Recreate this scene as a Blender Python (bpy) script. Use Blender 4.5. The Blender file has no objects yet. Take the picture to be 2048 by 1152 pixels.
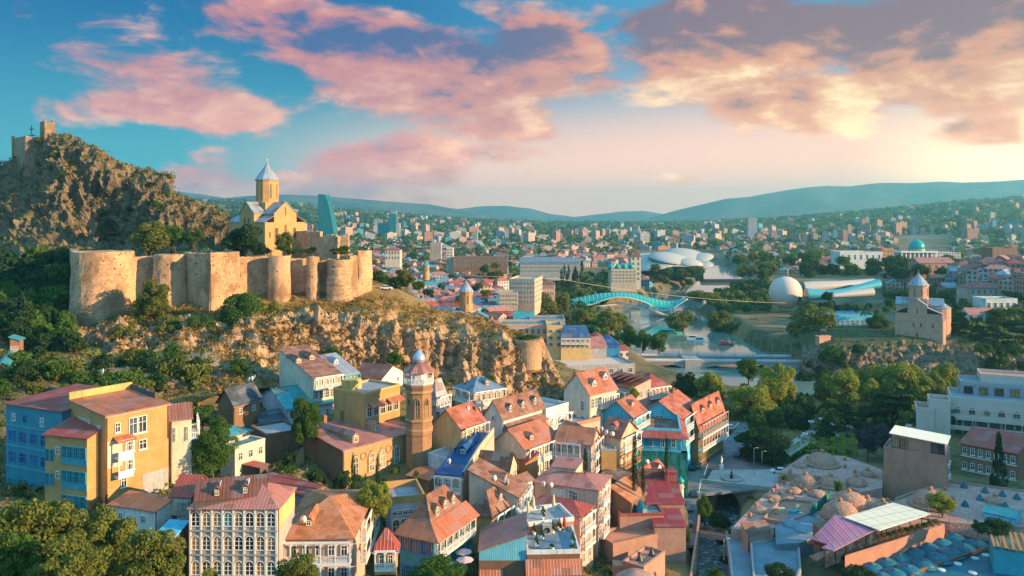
import bpy, math, random
import numpy as np
from mathutils import Vector, Matrix, noise as mnoise
rad = math.radians
SC = bpy.context.scene
COL = SC.collection
random.seed(7)
# ---------------------------------------------------------------- camera, sun, sky, exposure
CAMZ, FOC, HZ = 73.0, 1600.0, 430.0           # camera height, focal length and horizon in pixels of the 2048 px photograph
cam_d = bpy.data.cameras.new("camera"); cam = bpy.data.objects.new("camera", cam_d); COL.objects.link(cam)
cam.location = (0, 0, CAMZ); cam.rotation_euler = (rad(90), 0, 0)
cam_d.sensor_width = 36; cam_d.lens = 36 * FOC / 2048; cam_d.shift_y = -(576 - HZ) / 2048
cam_d.clip_start = 1; cam_d.clip_end = 60000
SC.camera = cam
SC.view_settings.view_transform = 'Standard'; SC.view_settings.look = 'None'
SC.view_settings.exposure = 1.2; SC.view_settings.gamma = 1.0
SUN_AZ, SUN_EL = 106.0, 14.0                   # degrees clockwise from the view direction, and above the horizon
SUNV = Vector((math.cos(rad(SUN_EL)) * math.sin(rad(SUN_AZ)), math.cos(rad(SUN_EL)) * math.cos(rad(SUN_AZ)), math.sin(rad(SUN_EL))))
sun_d = bpy.data.lights.new("sun", 'SUN'); sun = bpy.data.objects.new("sun", sun_d); COL.objects.link(sun)
sun_d.energy = 5.0; sun_d.angle = rad(0.6); sun_d.color = (1.0, 0.66, 0.33)
sun.rotation_euler = SUNV.to_track_quat('Z', 'Y').to_euler()
sun.location = (300, -100, 300)
SC.cycles.use_denoising = True
SC.cycles.max_bounces = 5; SC.cycles.diffuse_bounces = 2; SC.cycles.glossy_bounces = 2
SC.cycles.transmission_bounces = 3; SC.cycles.transparent_max_bounces = 6; SC.cycles.volume_bounces = 0
SC.cycles.caustics_reflective = False; SC.cycles.caustics_refractive = False

class NT:
    """small helper for node trees"""
    def __init__(s, tree): s.t = tree; s.n = tree.nodes; s.l = tree.links
    def put(s, sock, v):
        if isinstance(v, bpy.types.NodeSocket): s.l.new(v, sock)
        elif v is not None:
            if sock.type == 'RGBA' and len(v) == 3: v = (*v, 1)
            sock.default_value = v
    def new(s, typ, ins=None, **kw):
        nd = s.n.new('ShaderNode' + typ)
        for k, v in kw.items(): setattr(nd, k, v)
        for k, v in (ins or {}).items(): s.put(nd.inputs[k], v)
        return nd
    def m(s, op, a, b=None, c=None, clamp=False):
        nd = s.n.new('ShaderNodeMath'); nd.operation = op; nd.use_clamp = clamp
        s.put(nd.inputs[0], a)
        if b is not None: s.put(nd.inputs[1], b)
        if c is not None: s.put(nd.inputs[2], c)
        return nd.outputs[0]
    def mr(s, v, a, b, c=0.0, d=1.0, smooth=True):
        nd = s.n.new('ShaderNodeMapRange'); nd.interpolation_type = 'SMOOTHSTEP' if smooth else 'LINEAR'
        for i, x in enumerate((v, a, b, c, d)): s.put(nd.inputs[i], x)
        return nd.outputs[0]
    def mix(s, f, a, b, mode='MIX'):
        nd = s.n.new('ShaderNodeMix'); nd.data_type = 'RGBA'; nd.blend_type = mode
        s.put(nd.inputs[0], f); s.put(nd.inputs[6], a); s.put(nd.inputs[7], b)
        return nd.outputs[2]
    def vec(s, op, a, b=None):
        nd = s.n.new('ShaderNodeVectorMath'); nd.operation = op
        s.put(nd.inputs[0], a)
        if b is not None: s.put(nd.inputs[1], b)
        return nd.outputs[0]
    def noise(s, vec, scale, detail=4, rough=0.55, dist=0.0, col=False):
        nd = s.new('TexNoise', {'Scale': scale, 'Detail': detail, 'Roughness': rough, 'Distortion': dist})
        s.put(nd.inputs['Vector'], vec)
        return nd.outputs['Color' if col else 'Fac']

# the sky: a physical sky plus evening clouds, all a function of direction only
world = bpy.data.worlds.new("World"); SC.world = world; world.use_nodes = True
w = NT(world.node_tree); w.n.clear()
dirv = w.new('TexCoord').outputs['Generated']
sep = w.new('SeparateXYZ', {0: dirv})
az = w.m('MULTIPLY', w.m('ARCTAN2', sep.outputs[0], sep.outputs[1]), 180 / math.pi)
el = w.m('MULTIPLY', w.m('ARCSINE', sep.outputs[2]), 180 / math.pi)
nish = w.new('TexSky', sky_type='NISHITA', sun_disc=False, sun_elevation=rad(SUN_EL), sun_rotation=rad(SUN_AZ), altitude=400, air_density=1.0, dust_density=1.0, ozone_density=2.0)
def lin(r, g, b): return tuple(((c / 255) / 12.92 if c < 10 else ((c / 255 + .055) / 1.055) ** 2.4) for c in (r, g, b))
def pxdir(px, py):
    a = math.atan2(px - 1024, FOC); return math.degrees(a), math.degrees(math.atan2(HZ - py, math.hypot(FOC, px - 1024)))
# clear sky colour: deep teal on the left and above, peach and cream low on the right
zen = w.mr(el, 0.0, 15.0)
left = w.mix(zen, lin(80, 182, 190), lin(0, 98, 156))
left = w.mix(w.mr(el, 14, 40), left, (0.10, 0.42, 0.72))
right = w.mix(w.mr(el, 0.0, 13.0), (1.6, 0.88, 0.56), lin(80, 156, 196))
right = w.mix(w.mr(el, 14, 40), right, (0.14, 0.44, 0.72))
cl = w.mix(w.mr(az, -16.0, 16.0), left, right)
cl = w.mix(w.m('MULTIPLY', w.mr(az, 12.0, 34.0), w.mr(el, 11.0, 0.5)), cl, (1.35, 0.92, 0.50))
cl = w.mix(w.m('MULTIPLY', w.mr(az, -24.0, -4.0), w.mr(el, 9.0, 1.0)), cl, (1.75, 0.82, 0.54))
glow = w.m('MULTIPLY', w.mr(w.m('ABSOLUTE', w.m('SUBTRACT', az, 34.5)), 13.0, 0.0), w.mr(w.m('ABSOLUTE', w.m('SUBTRACT', el, 2.2)), 5.0, 0.0))
cl = w.mix(glow, cl, (3.0, 2.0, 1.0))
# clouds
cvec = w.new('CombineXYZ', {0: w.m('MULTIPLY', az, 0.046), 1: w.m('MULTIPLY', el, 0.105), 2: 0.0}).outputs[0]
def cloudn(dx, dy, seed=0.0):
    v = w.vec('ADD', cvec, (dx, dy, seed))
    wrp = w.noise(v, 1.6, 3, 0.5, col=True)
    v2 = w.vec('ADD', v, w.vec('MULTIPLY', w.vec('SUBTRACT', wrp, (0.5, 0.5, 0.5)), (0.42, 0.30, 0.0)))
    return w.noise(v2, 2.3, 8, 0.57)
BLOBS = [  # px, py, half width, half height, strength
    (760, 90, 260, 60, .34), (900, 160, 250, 90, .42), (1080, 110, 150, 90, .36), (880, 235, 160, 45, .25), (450, 230, 110, 36, .30), (330, 215, 150, 30, .22), (800, 330, 150, 70, .36), (560, 30, 200, 45, .16),
    (700, 390, 300, 40, .24), (400, 350, 90, 45, .26), (960, 305, 110, 26, .26), (1330, 210, 110, 50, .22), (1620, 60, 420, 100, .40), (1900, 100, 220, 110, .44), (1560, 190, 260, 60, .32), (1800, 190, 180, 50, .30),
    (1960, 255, 90, 32, .30), (1600, 262, 70, 18, .16), (1400, 358, 70, 12, .18), (45, 20, 24, 16, .24), (1390, 60, 130, 70, .22), (330, 120, 230, 60, .17), (480, 60, 160, 60, .2), (1180, 150, 90, 60, .26), (980, 250, 150, 40, .28), (1000, 370, 300, 30, .12)]
dens = None
for (bx, by, hw, hh, st) in BLOBS:
    a0, e0 = pxdir(bx, by); sa = hw / FOC * 57.3; se = hh / FOC * 57.3
    q = w.m('ADD', w.m('POWER', w.m('ABSOLUTE', w.m('DIVIDE', w.m('SUBTRACT', az, a0), sa)), 2.0), w.m('POWER', w.m('ABSOLUTE', w.m('DIVIDE', w.m('SUBTRACT', el, e0), se)), 2.0))
    g = w.m('MULTIPLY', w.m('POWER', 2.718, w.m('MULTIPLY', q, -0.75)), st * 1.2)
    dens = g if dens is None else w.m('MAXIMUM', dens, g)
n0 = cloudn(0, 0); n1 = cloudn(0.10, -0.055)
raw = w.m('ADD', w.m('ADD', dens, w.m('MULTIPLY', w.m('SUBTRACT', n0, 0.5), 1.25)), -0.115)
cover = w.mr(raw, -0.01, 0.17)
lit = w.m('ADD', w.m('MULTIPLY', w.m('SUBTRACT', n0, n1), 2.3), w.m('MULTIPLY', w.m('SUBTRACT', w.noise(cvec, 5.5, 6, 0.6, 0.6), 0.5), 0.75))                      # brighter on the side that faces the low sun
warm = w.mr(az, -14.0, 20.0)
dark = w.mix(warm, lin(78, 90, 146), lin(150, 104, 108))
mid = w.mix(warm, lin(222, 134, 130), lin(250, 164, 116))
brt = w.mix(warm, (1.1, .52, .34), (1.5, 1.02, .52))
thick = w.mr(w.m('ADD', dens, w.m('MULTIPLY', w.m('SUBTRACT', w.noise(cvec, 1.5, 3, 0.5), 0.5), 0.5)), 0.08, 0.42)
highd = w.mr(el, 8.0, 13.5)
tone = w.m('SUBTRACT', w.m('ADD', 0.66, lit), w.m('MULTIPLY', thick, w.m('ADD', 0.10, w.m('MULTIPLY', highd, 0.72))), clamp=True)
cc = w.mix(w.mr(tone, 0.0, 0.5), dark, mid)
cc = w.mix(w.mr(tone, 0.45, 1.0), cc, brt)
cc = w.mix(w.mr(el, 9.0, 2.0), cc, w.mix(1.0, cc, (1.55, 1.25, 1.1), 'MULTIPLY'))
cl = w.mix(w.m('MULTIPLY', w.m('MULTIPLY', cover, 0.95), w.mr(w.m('ABSOLUTE', az), 75.0, 48.0)), cl, cc)
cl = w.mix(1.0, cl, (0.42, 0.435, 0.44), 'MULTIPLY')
# unseen sky behind and above the camera, brightened blue to fill the shade
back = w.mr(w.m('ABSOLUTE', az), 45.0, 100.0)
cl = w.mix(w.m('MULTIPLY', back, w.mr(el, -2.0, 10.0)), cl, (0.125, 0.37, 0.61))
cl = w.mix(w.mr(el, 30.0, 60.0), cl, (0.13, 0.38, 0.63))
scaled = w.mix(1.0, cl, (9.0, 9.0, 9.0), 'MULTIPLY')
tot = w.mix(1.0, scaled, w.mix(1.0, nish.outputs[0], (0.02, 0.035, 0.05), 'MULTIPLY'), 'ADD')
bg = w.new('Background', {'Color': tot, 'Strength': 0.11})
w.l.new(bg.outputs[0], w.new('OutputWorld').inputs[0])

# ---------------------------------------------------------------- helpers
def W(px, py, Y): return Vector(((px - 1024) / FOC * Y, Y, CAMZ - (py - HZ) / FOC * Y))
def G(px, py, z):
    Y = (CAMZ - z) * FOC / (py - HZ); return W(px, py, Y)
def PX(p): return (1024 + p[0] / p[1] * FOC, HZ + (CAMZ - p[2]) / p[1] * FOC)

def tag(o, label=None, cat=None, group=None, kind=None):
    if label: o['label'] = label
    if cat: o['category'] = cat
    if group: o['group'] = group
    if kind: o['kind'] = kind
    return o
def empty(name, loc, rz=0, label=None, cat=None, group=None):
    o = bpy.data.objects.new(name, None); COL.objects.link(o); o.location = loc; o.rotation_euler = (0, 0, rz)
    o.empty_display_size = 0.5
    return tag(o, label, cat, group)
def link(name, me, parent=None, mat=None):
    o = bpy.data.objects.new(name, me); COL.objects.link(o)
    if parent: o.parent = parent
    if mat is not None: o.matrix_local = mat
    return o
def T(x, y, z, rz=0): return Matrix.Translation((x, y, z)) @ Matrix.Rotation(rz, 4, 'Z')

class MB:
    """collects shapes and links them as ONE mesh object"""
    def __init__(s): s.v = []; s.f = []; s.mi = []; s.cur = 0; s.sm = []
    def face(s, pts, smooth=False):
        b = len(s.v); s.v.extend([tuple(p) for p in pts]); s.f.append(tuple(range(b, b + len(pts)))); s.mi.append(s.cur); s.sm.append(smooth); return s
    def mesh(s, vs, fs, smooth=False):
        b = len(s.v); s.v.extend([tuple(p) for p in vs])
        for f in fs: s.f.append(tuple(b + i for i in f)); s.mi.append(s.cur); s.sm.append(smooth)
        return s
    def box(s, x0, y0, z0, x1, y1, z1, M=None):
        vs = [(x0, y0, z0), (x1, y0, z0), (x1, y1, z0), (x0, y1, z0), (x0, y0, z1), (x1, y0, z1), (x1, y1, z1), (x0, y1, z1)]
        if M is not None: vs = [M @ Vector(p) for p in vs]
        return s.mesh(vs, [(0, 3, 2, 1), (4, 5, 6, 7), (0, 1, 5, 4), (1, 2, 6, 5), (2, 3, 7, 6), (3, 0, 4, 7)])
    def prism(s, poly, z0, z1, cap=True):
        n = len(poly); vs = [(p[0], p[1], z0) for p in poly] + [(p[0], p[1], z1) for p in poly]
        fs = [(i, (i + 1) % n, n + (i + 1) % n, n + i) for i in range(n)]
        if cap: fs += [tuple(range(n, 2 * n)), tuple(range(n - 1, -1, -1))]
        return s.mesh(vs, fs)
    def slab(s, pts, t):
        """a polygon in space with thickness t downwards"""
        n = len(pts); vs = [tuple(p) for p in pts] + [(p[0], p[1], p[2] - t) for p in pts]
        fs = [tuple(range(n)), tuple(range(2 * n - 1, n - 1, -1))] + [(i, n + i, n + (i + 1) % n, (i + 1) % n) for i in range(n)]
        return s.mesh(vs, fs)
    def extr(s, pts, d):
        """a polygon in space extruded along vector d"""
        n = len(pts); d = Vector(d); vs = [tuple(p) for p in pts] + [tuple(Vector(p) + d) for p in pts]
        fs = [tuple(range(n - 1, -1, -1)), tuple(range(n, 2 * n))] + [(i, (i + 1) % n, n + (i + 1) % n, n + i) for i in range(n)]
        return s.mesh(vs, fs)
    def lathe(s, prof, n=16, c=(0, 0, 0), smooth=True, a0=0.0, a1=2 * math.pi, sx=1, sy=1):
        full = abs(a1 - a0 - 2 * math.pi) < 1e-6; k = n if full else n + 1
        vs = []; fs = []
        for (r, z) in prof:
            for i in range(k):
                a = a0 + (a1 - a0) * i / n; vs.append((c[0] + r * math.cos(a) * sx, c[1] + r * math.sin(a) * sy, c[2] + z))
        for j in range(len(prof) - 1):
            for i in range(n):
                i2 = (i + 1) % k; fs.append((j * k + i, j * k + i2, (j + 1) * k + i2, (j + 1) * k + i))
        if full and prof[0][0] > 1e-4: fs.append(tuple(range(n - 1, -1, -1)))
        if full and prof[-1][0] > 1e-4: fs.append(tuple(range((len(prof) - 1) * k, len(prof) * k)))
        return s.mesh(vs, fs, smooth)
    def tube(s, pts, r, n=6, smooth=True):
        pts = [Vector(p) for p in pts]; rs = r if isinstance(r, (list, tuple)) else [r] * len(pts); vs = []; fs = []
        for i, p in enumerate(pts):
            t = (pts[min(i + 1, len(pts) - 1)] - pts[max(i - 1, 0)]).normalized()
            u = t.cross(Vector((0, 0, 1)))
            if u.length < 1e-3: u = Vector((1, 0, 0))
            u.normalize(); q = t.cross(u)
            for k in range(n):
                a = 2 * math.pi * k / n; vs.append(p + (u * math.cos(a) + q * math.sin(a)) * rs[i])
        for i in range(len(pts) - 1):
            for k in range(n): fs.append((i * n + k, i * n + (k + 1) % n, (i + 1) * n + (k + 1) % n, (i + 1) * n + k))
        fs += [tuple(range(n - 1, -1, -1)), tuple(range((len(pts) - 1) * n, len(pts) * n))]
        return s.mesh(vs, fs, smooth)
    def grid(s, P, smooth=True):
        """P[j][i] grid of points"""
        nr, nc = len(P), len(P[0]); vs = [p for row in P for p in row]
        fs = [(j * nc + i, j * nc + i + 1, (j + 1) * nc + i + 1, (j + 1) * nc + i) for j in range(nr - 1) for i in range(nc - 1)]
        return s.mesh(vs, fs, smooth)
    def data(s, name, mats, uv=True):
        me = bpy.data.meshes.new(name); me.from_pydata(s.v, [], s.f)
        for m in (mats if isinstance(mats, (list, tuple)) else [mats]): me.materials.append(MAT[m] if isinstance(m, str) else m)
        me.polygons.foreach_set('material_index', s.mi); me.polygons.foreach_set('use_smooth', s.sm)
        if uv:
            lay = me.uv_layers.new(name='uv'); uvs = []
            for f in me.polygons:
                n = f.normal
                if abs(n.z) > 0.995: u = Vector((1, 0, 0))
                else: u = Vector((-n.y, n.x, 0)).normalized()
                v = n.cross(u)
                for i in f.vertices:
                    p = s.v[i]; uvs += [p[0] * u.x + p[1] * u.y + p[2] * u.z, p[0] * v.x + p[1] * v.y + p[2] * v.z]
            lay.data.foreach_set('uv', uvs)
        me.update(); return me
    def build(s, name, mats, parent=None, mat=None, uv=True):
        return link(name, s.data(name, mats, uv), parent, mat)

# ---------------------------------------------------------------- materials
MAT = {}
def base_mat(name):
    m = bpy.data.materials.new(name); m.use_nodes = True; t = NT(m.node_tree); b = m.node_tree.nodes['Principled BSDF']
    b.inputs['Specular IOR Level'].default_value = 0.3; MAT[name] = m; return m, t, b
def bump(t, b, h, strength=0.4, dist=0.05):
    t.put(b.inputs['Normal'], t.new('Bump', {'Height': h, 'Strength': strength, 'Distance': dist}).outputs[0])
def mottle(t, co, c, var=0.25, s1=0.25, s2=2.5):
    n1 = t.noise(co, s1, 5, 0.6); n2 = t.noise(co, s2, 4, 0.65)
    f = t.m('ADD', t.m('MULTIPLY', n1, 0.55), t.m('MULTIPLY', n2, 0.45))
    f = t.mr(f, 0.32, 0.68)
    return t.mix(f, tuple(x * (1 - var) for x in c), tuple(min(1, x * (1 + var)) for x in c)), n2
def plaster(name, c, var=0.2, rough=0.85, stain=0.6):
    m, t, b = base_mat(name); tc = t.new('TexCoord'); co = tc.outputs['Object']
    col, n2 = mottle(t, co, c, var)
    st = t.noise(t.vec('MULTIPLY', co, (1.6, 1.6, 0.25)), 1.0, 5, 0.65)
    col = t.mix(t.m('MULTIPLY', t.mr(st, 0.48, 0.70), stain), col, tuple(x * y for x, y in zip(c, (0.55, 0.52, 0.50))))
    t.put(b.inputs['Base Color'], col); b.inputs['Roughness'].default_value = rough; bump(t, b, n2, 0.25, 0.05); return m
def paint(name, c, rough=0.55, var=0.12, metal=0.0):
    m, t, b = base_mat(name); col, n2 = mottle(t, t.new('TexCoord').outputs['Object'], c, var, 0.6, 5)
    t.put(b.inputs['Base Color'], col); b.inputs['Roughness'].default_value = rough; b.inputs['Metallic'].default_value = metal; return m
def brick(name, c, c2, mortar, bw=0.34, bh=0.13, scale=1.0):
    m, t, b = base_mat(name); tc = t.new('TexCoord')
    br = t.new('TexBrick', {'Vector': tc.outputs['UV'], 'Color1': c, 'Color2': c2, 'Mortar': mortar, 'Scale': 1.0, 'Mortar Size': 0.012, 'Mortar Smooth': 0.3, 'Bias': 0.0, 'Brick Width': bw, 'Row Height': bh})
    n = t.noise(tc.outputs['Object'], 0.35, 5, 0.65); n3 = t.noise(tc.outputs['Object'], 3.0, 4, 0.6)
    col = t.mix(t.mr(n, 0.35, 0.7), br.outputs['Color'], t.mix(0.55, br.outputs['Color'], tuple(x * 0.55 for x in c)))
    col = t.mix(t.m('MULTIPLY', t.mr(n3, 0.5, 0.8), 0.4), col, tuple(min(1, x * 1.35) for x in c2))
    t.put(b.inputs['Base Color'], col); b.inputs['Roughness'].default_value = 0.9
    bump(t, b, t.m('ADD', br.outputs['Fac'], t.m('MULTIPLY', n3, -0.8)), 0.5, -0.115); return m
def seam(name, c, pitch=0.55, rough=0.5, metal=0.25, var=0.22):
    """standing-seam sheet roof, seams run down the slope"""
    m, t, b = base_mat(name); tc = t.new('TexCoord'); su = t.new('SeparateXYZ', {0: tc.outputs['UV']})
    fr = t.m('FRACT', t.m('DIVIDE', su.outputs[0], pitch)); fl = t.m('FLOOR', t.m('DIVIDE', su.outputs[0], pitch))
    rib = t.mr(t.m('ABSOLUTE', t.m('SUBTRACT', fr, 0.5)), 0.22, 0.06)
    wn = t.new('TexWhiteNoise', {'W': fl}, noise_dimensions='1D').outputs[0]
    col, n2 = mottle(t, tc.outputs['Object'], c, var, 0.35, 1.8)
    col = t.mix(t.m('MULTIPLY', wn, 0.55), col, tuple(x * 0.62 for x in c))
    gap = t.mr(t.m('ABSOLUTE', t.m('SUBTRACT', fr, 0.78)), 0.10, 0.02)
    col = t.mix(t.m('MULTIPLY', gap, 0.55), col, tuple(x * 0.45 for x in c))
    cell = t.new('TexWhiteNoise', {'Vector': t.vec('FLOOR', t.vec('DIVIDE', tc.outputs['UV'], (pitch * 3, 1.9, 1)))}, noise_dimensions='2D').outputs[0]
    col = t.mix(t.m('MULTIPLY', t.m('GREATER_THAN', cell, .8), .55), col, tuple(min(1, x * .5 + .13) for x in c)); col = t.mix(t.m('MULTIPLY', t.m('LESS_THAN', cell, .14), .6), col, (.20, .10, .06))
    rust = t.noise(t.vec('MULTIPLY', tc.outputs['UV'], (1.2, 0.25, 1)), 1.0, 5, 0.7)
    col = t.mix(t.m('MULTIPLY', t.mr(rust, 0.55, 0.75), 0.5), col, tuple(x * y for x, y in zip(c, (0.75, 0.62, 0.55))))
    t.put(b.inputs['Base Color'], col); b.inputs['Roughness'].default_value = rough; b.inputs['Metallic'].default_value = metal
    bump(t, b, rib, 0.8, 0.06); return m
def tiles(name, c, c2, bw=0.42, bh=0.42):
    m, t, b = base_mat(name); tc = t.new('TexCoord'); su = t.new('SeparateXYZ', {0: tc.outputs['UV']})
    br = t.new('TexBrick', {'Vector': tc.outputs['UV'], 'Color1': c, 'Color2': c2, 'Mortar': tuple(x * 0.35 for x in c), 'Scale': 1.0, 'Mortar Size': 0.035, 'Mortar Smooth': 0.5, 'Brick Width': bw, 'Row Height': bh})
    col = br.outputs['Color']; n = t.noise(tc.outputs['Object'], 0.5, 5, 0.65); n2 = t.noise(tc.outputs['Object'], 4, 3, 0.6)
    col = t.mix(t.mr(n, 0.4, 0.75), col, tuple(x * 0.6 for x in c))
    col = t.mix(t.m('MULTIPLY', t.mr(n2, 0.55, 0.7), 0.5), col, tuple(min(1, x * 1.3) for x in c2))
    cell = t.new('TexWhiteNoise', {'Vector': t.vec('FLOOR', t.vec('DIVIDE', t.vec('ADD', tc.outputs['UV'], t.vec('MULTIPLY', t.noise(tc.outputs['UV'], .8, 2, .5, col=True), (1.5, 1.5, 0))), (1.7, 1.3, 1)))}, noise_dimensions='2D').outputs[0]
    col = t.mix(t.m('MULTIPLY', t.m('GREATER_THAN', cell, .78), .5), col, tuple(min(1, x * .6 + .14) for x in c)); col = t.mix(t.m('MULTIPLY', t.m('LESS_THAN', cell, .18), .5), col, tuple(x * .45 for x in c))
    t.put(b.inputs['Base Color'], col); b.inputs['Roughness'].default_value = 0.8
    saw = t.m('FRACT', t.m('DIVIDE', su.outputs[1], bh)); bump(t, b, t.m('ADD', saw, t.m('MULTIPLY', br.outputs['Fac'], -1.2)), 0.7, 0.05); return m
def boards(name, c, pitch=0.25, vert=True):
    m, t, b = base_mat(name); tc = t.new('TexCoord'); su = t.new('SeparateXYZ', {0: tc.outputs['UV']}); s = su.outputs[0 if vert else 1]
    fr = t.m('FRACT', t.m('DIVIDE', s, pitch)); wn = t.new('TexWhiteNoise', {'W': t.m('FLOOR', t.m('DIVIDE', s, pitch))}, noise_dimensions='1D').outputs[0]
    col, n2 = mottle(t, tc.outputs['Object'], c, 0.18, 0.5, 4)
    col = t.mix(t.m('MULTIPLY', wn, 0.4), col, tuple(x * 0.75 for x in c)); gap = t.mr(t.m('ABSOLUTE', t.m('SUBTRACT', fr, 0.5)), 0.36, 0.46)
    col = t.mix(t.m('MULTIPLY', gap, 0.7), col, tuple(x * 0.35 for x in c))
    t.put(b.inputs['Base Color'], col); b.inputs['Roughness'].default_value = 0.65; bump(t, b, gap, 0.5, -0.115); return m
def glass(name, c, rough=0.12, spec=0.7):
    m, t, b = base_mat(name); tc = t.new('TexCoord'); oi = t.new('ObjectInfo')
    n = t.noise(t.vec('ADD', tc.outputs['Object'], oi.outputs['Location']), 0.9, 2, 0.5)
    f = t.mr(t.m('ADD', n, t.m('MULTIPLY', t.m('SUBTRACT', oi.outputs['Random'], 0.5), 0.5)), 0.35, 0.75)
    t.put(b.inputs['Base Color'], t.mix(f, tuple(x * 0.5 for x in c), tuple(min(1, x * 2.0) for x in c))); b.inputs['Roughness'].default_value = rough; b.inputs['Specular IOR Level'].default_value = spec; return m
def leafmat(name, c, c2, trans=0.35):
    m = bpy.data.materials.new(name); m.use_nodes = True; t = NT(m.node_tree); t.n.clear(); MAT[name] = m
    oi = t.new('ObjectInfo'); gi = t.new('NewGeometry')
    f = t.m('ADD', t.m('MULTIPLY', gi.outputs['Random Per Island'], 0.75), t.m('MULTIPLY', oi.outputs['Random'], 0.35), clamp=True)
    col = t.mix(f, c, c2)
    d = t.new('BsdfDiffuse', {'Color': col}); tr = t.new('BsdfTranslucent', {'Color': t.mix(1.0, col, (1.25, 1.15, 0.6), 'MULTIPLY')})
    mx = t.new('MixShader', {0: trans, 1: d.outputs[0], 2: tr.outputs[0]}); t.l.new(mx.outputs[0], t.new('OutputMaterial').inputs[0]); return m
def windows_far(name, c, sx=3.2, sz=3.2, wc=(0.03, 0.06, 0.08)):
    """walls of far blocks: rows of small dark window openings"""
    m, t, b = base_mat(name); tc = t.new('TexCoord'); su = t.new('SeparateXYZ', {0: tc.outputs['UV']})
    fu = t.m('FRACT', t.m('DIVIDE', su.outputs[0], sx)); fv = t.m('FRACT', t.m('DIVIDE', su.outputs[1], sz))
    g = t.m('MULTIPLY', t.m('LESS_THAN', t.m('ABSOLUTE', t.m('SUBTRACT', fu, 0.5)), 0.22), t.m('LESS_THAN', t.m('ABSOLUTE', t.m('SUBTRACT', fv, 0.5)), 0.26))
    nz = t.m('LESS_THAN', t.m('ABSOLUTE', t.new('SeparateXYZ', {0: t.new('NewGeometry').outputs['Normal']}).outputs[2]), 0.5)
    col, n2 = mottle(t, tc.outputs['Object'], c, 0.2, 0.05, 0.4)
    t.put(b.inputs['Base Color'], t.mix(t.m('MULTIPLY', g, nz), col, wc)); b.inputs['Roughness'].default_value = 0.75; return m

plaster('cream', (0.62, 0.52, 0.38)); plaster('white_wall', (0.66, 0.63, 0.58)); plaster('beige', (0.52, 0.40, 0.28)); plaster('pink_wall', (0.55, 0.36, 0.28)); plaster('lilac_wall', (0.50, 0.47, 0.50))
plaster('ochre', (0.62, 0.36, 0.12)); plaster('yellow_wall', (0.66, 0.44, 0.18)); plaster('grey_wall', (0.34, 0.33, 0.32)); plaster('dark_wall', (0.10, 0.085, 0.07)); plaster('church_stone', (0.46, 0.27, 0.11), 0.16, 0.9, 0.25)
plaster('teal_wall', (0.05, 0.34, 0.46)); plaster('blue_wall', (0.05, 0.24, 0.44)); plaster('skyblue_wall', (0.12, 0.48, 0.62)); plaster('concrete', (0.36, 0.34, 0.32)); plaster('terracotta_wall', (0.50, 0.22, 0.13)); plaster('hotel_wall', (0.62, 0.48, 0.40), 0.07, 0.8, 0.15)
plaster('deck_blue', (0.17, 0.23, 0.27), 0.25); plaster('deck_grey', (0.30, 0.30, 0.32), 0.2); plaster('dome_teal', (0.015, 0.12, 0.165), 0.25, 0.45)
brick('brick_yellow', (0.58, 0.33, 0.11), (0.50, 0.27, 0.09), (0.45, 0.34, 0.22)); brick('brick_red', (0.36, 0.16, 0.09), (0.28, 0.12, 0.07), (0.32, 0.24, 0.18)); brick('brick_brown', (0.24, 0.13, 0.07), (0.18, 0.095, 0.055), (0.22, 0.16, 0.11)); brick('brick_minaret', (0.44, 0.23, 0.11), (0.30, 0.15, 0.075), (0.40, 0.27, 0.16)); brick('brick_mosque', (0.55, 0.34, 0.15), (0.46, 0.26, 0.11), (0.50, 0.38, 0.22))
brick('brick_pink', (0.58, 0.27, 0.17), (0.48, 0.21, 0.13), (0.38, 0.27, 0.22)); brick('brick_bath', (0.50, 0.28, 0.20), (0.40, 0.22, 0.16), (0.36, 0.27, 0.23), 0.4, 0.2); brick('stone_wall', (0.34, 0.26, 0.18), (0.25, 0.19, 0.13), (0.20, 0.16, 0.12), 0.7, 0.35); brick('metekhi_stone', (0.66, 0.36, 0.24), (0.55, 0.29, 0.19), (0.38, 0.27, 0.19), 0.9, 0.45)
seam('roof_red', (0.44, 0.085, 0.06)); seam('roof_orange', (0.55, 0.175, 0.085)); seam('roof_pink', (0.56, 0.21, 0.16)); seam('roof_brown', (0.23, 0.085, 0.055)); seam('roof_grey', (0.36, 0.37, 0.40)); seam('roof_blue', (0.02, 0.10, 0.26)); seam('roof_teal', (0.06, 0.34, 0.36)); seam('roof_bluegrey', (0.20, 0.27, 0.34)); seam('roof_church', (0.34, 0.38, 0.42), 0.9); seam('roof_crimson', (0.36, 0.05, 0.055)); seam('roof_purple', (0.42, 0.16, 0.25), 1.6, 0.5, 0.0, 0.08)
tiles('tile_orange', (0.50, 0.17, 0.07), (0.60, 0.24, 0.10)); tiles('tile_brown', (0.27, 0.12, 0.075), (0.36, 0.17, 0.11)); tiles('tile_dark', (0.10, 0.07, 0.055), (0.15, 0.10, 0.08)); tiles('tile_red', (0.42, 0.12, 0.075), (0.52, 0.17, 0.10)); tiles('tile_slate', (0.07, 0.08, 0.10), (0.10, 0.11, 0.13))
boards('wood_white', (0.62, 0.58, 0.52)); boards('wood_brown', (0.26, 0.14, 0.07)); boards('wood_teal', (0.06, 0.33, 0.40)); boards('wood_blue', (0.045, 0.26, 0.34)); boards('wood_sky', (0.15, 0.50, 0.62), 0.4); boards('wood_green', (0.02, 0.25, 0.17)); boards('wood_tan', (0.42, 0.22, 0.09))
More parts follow.
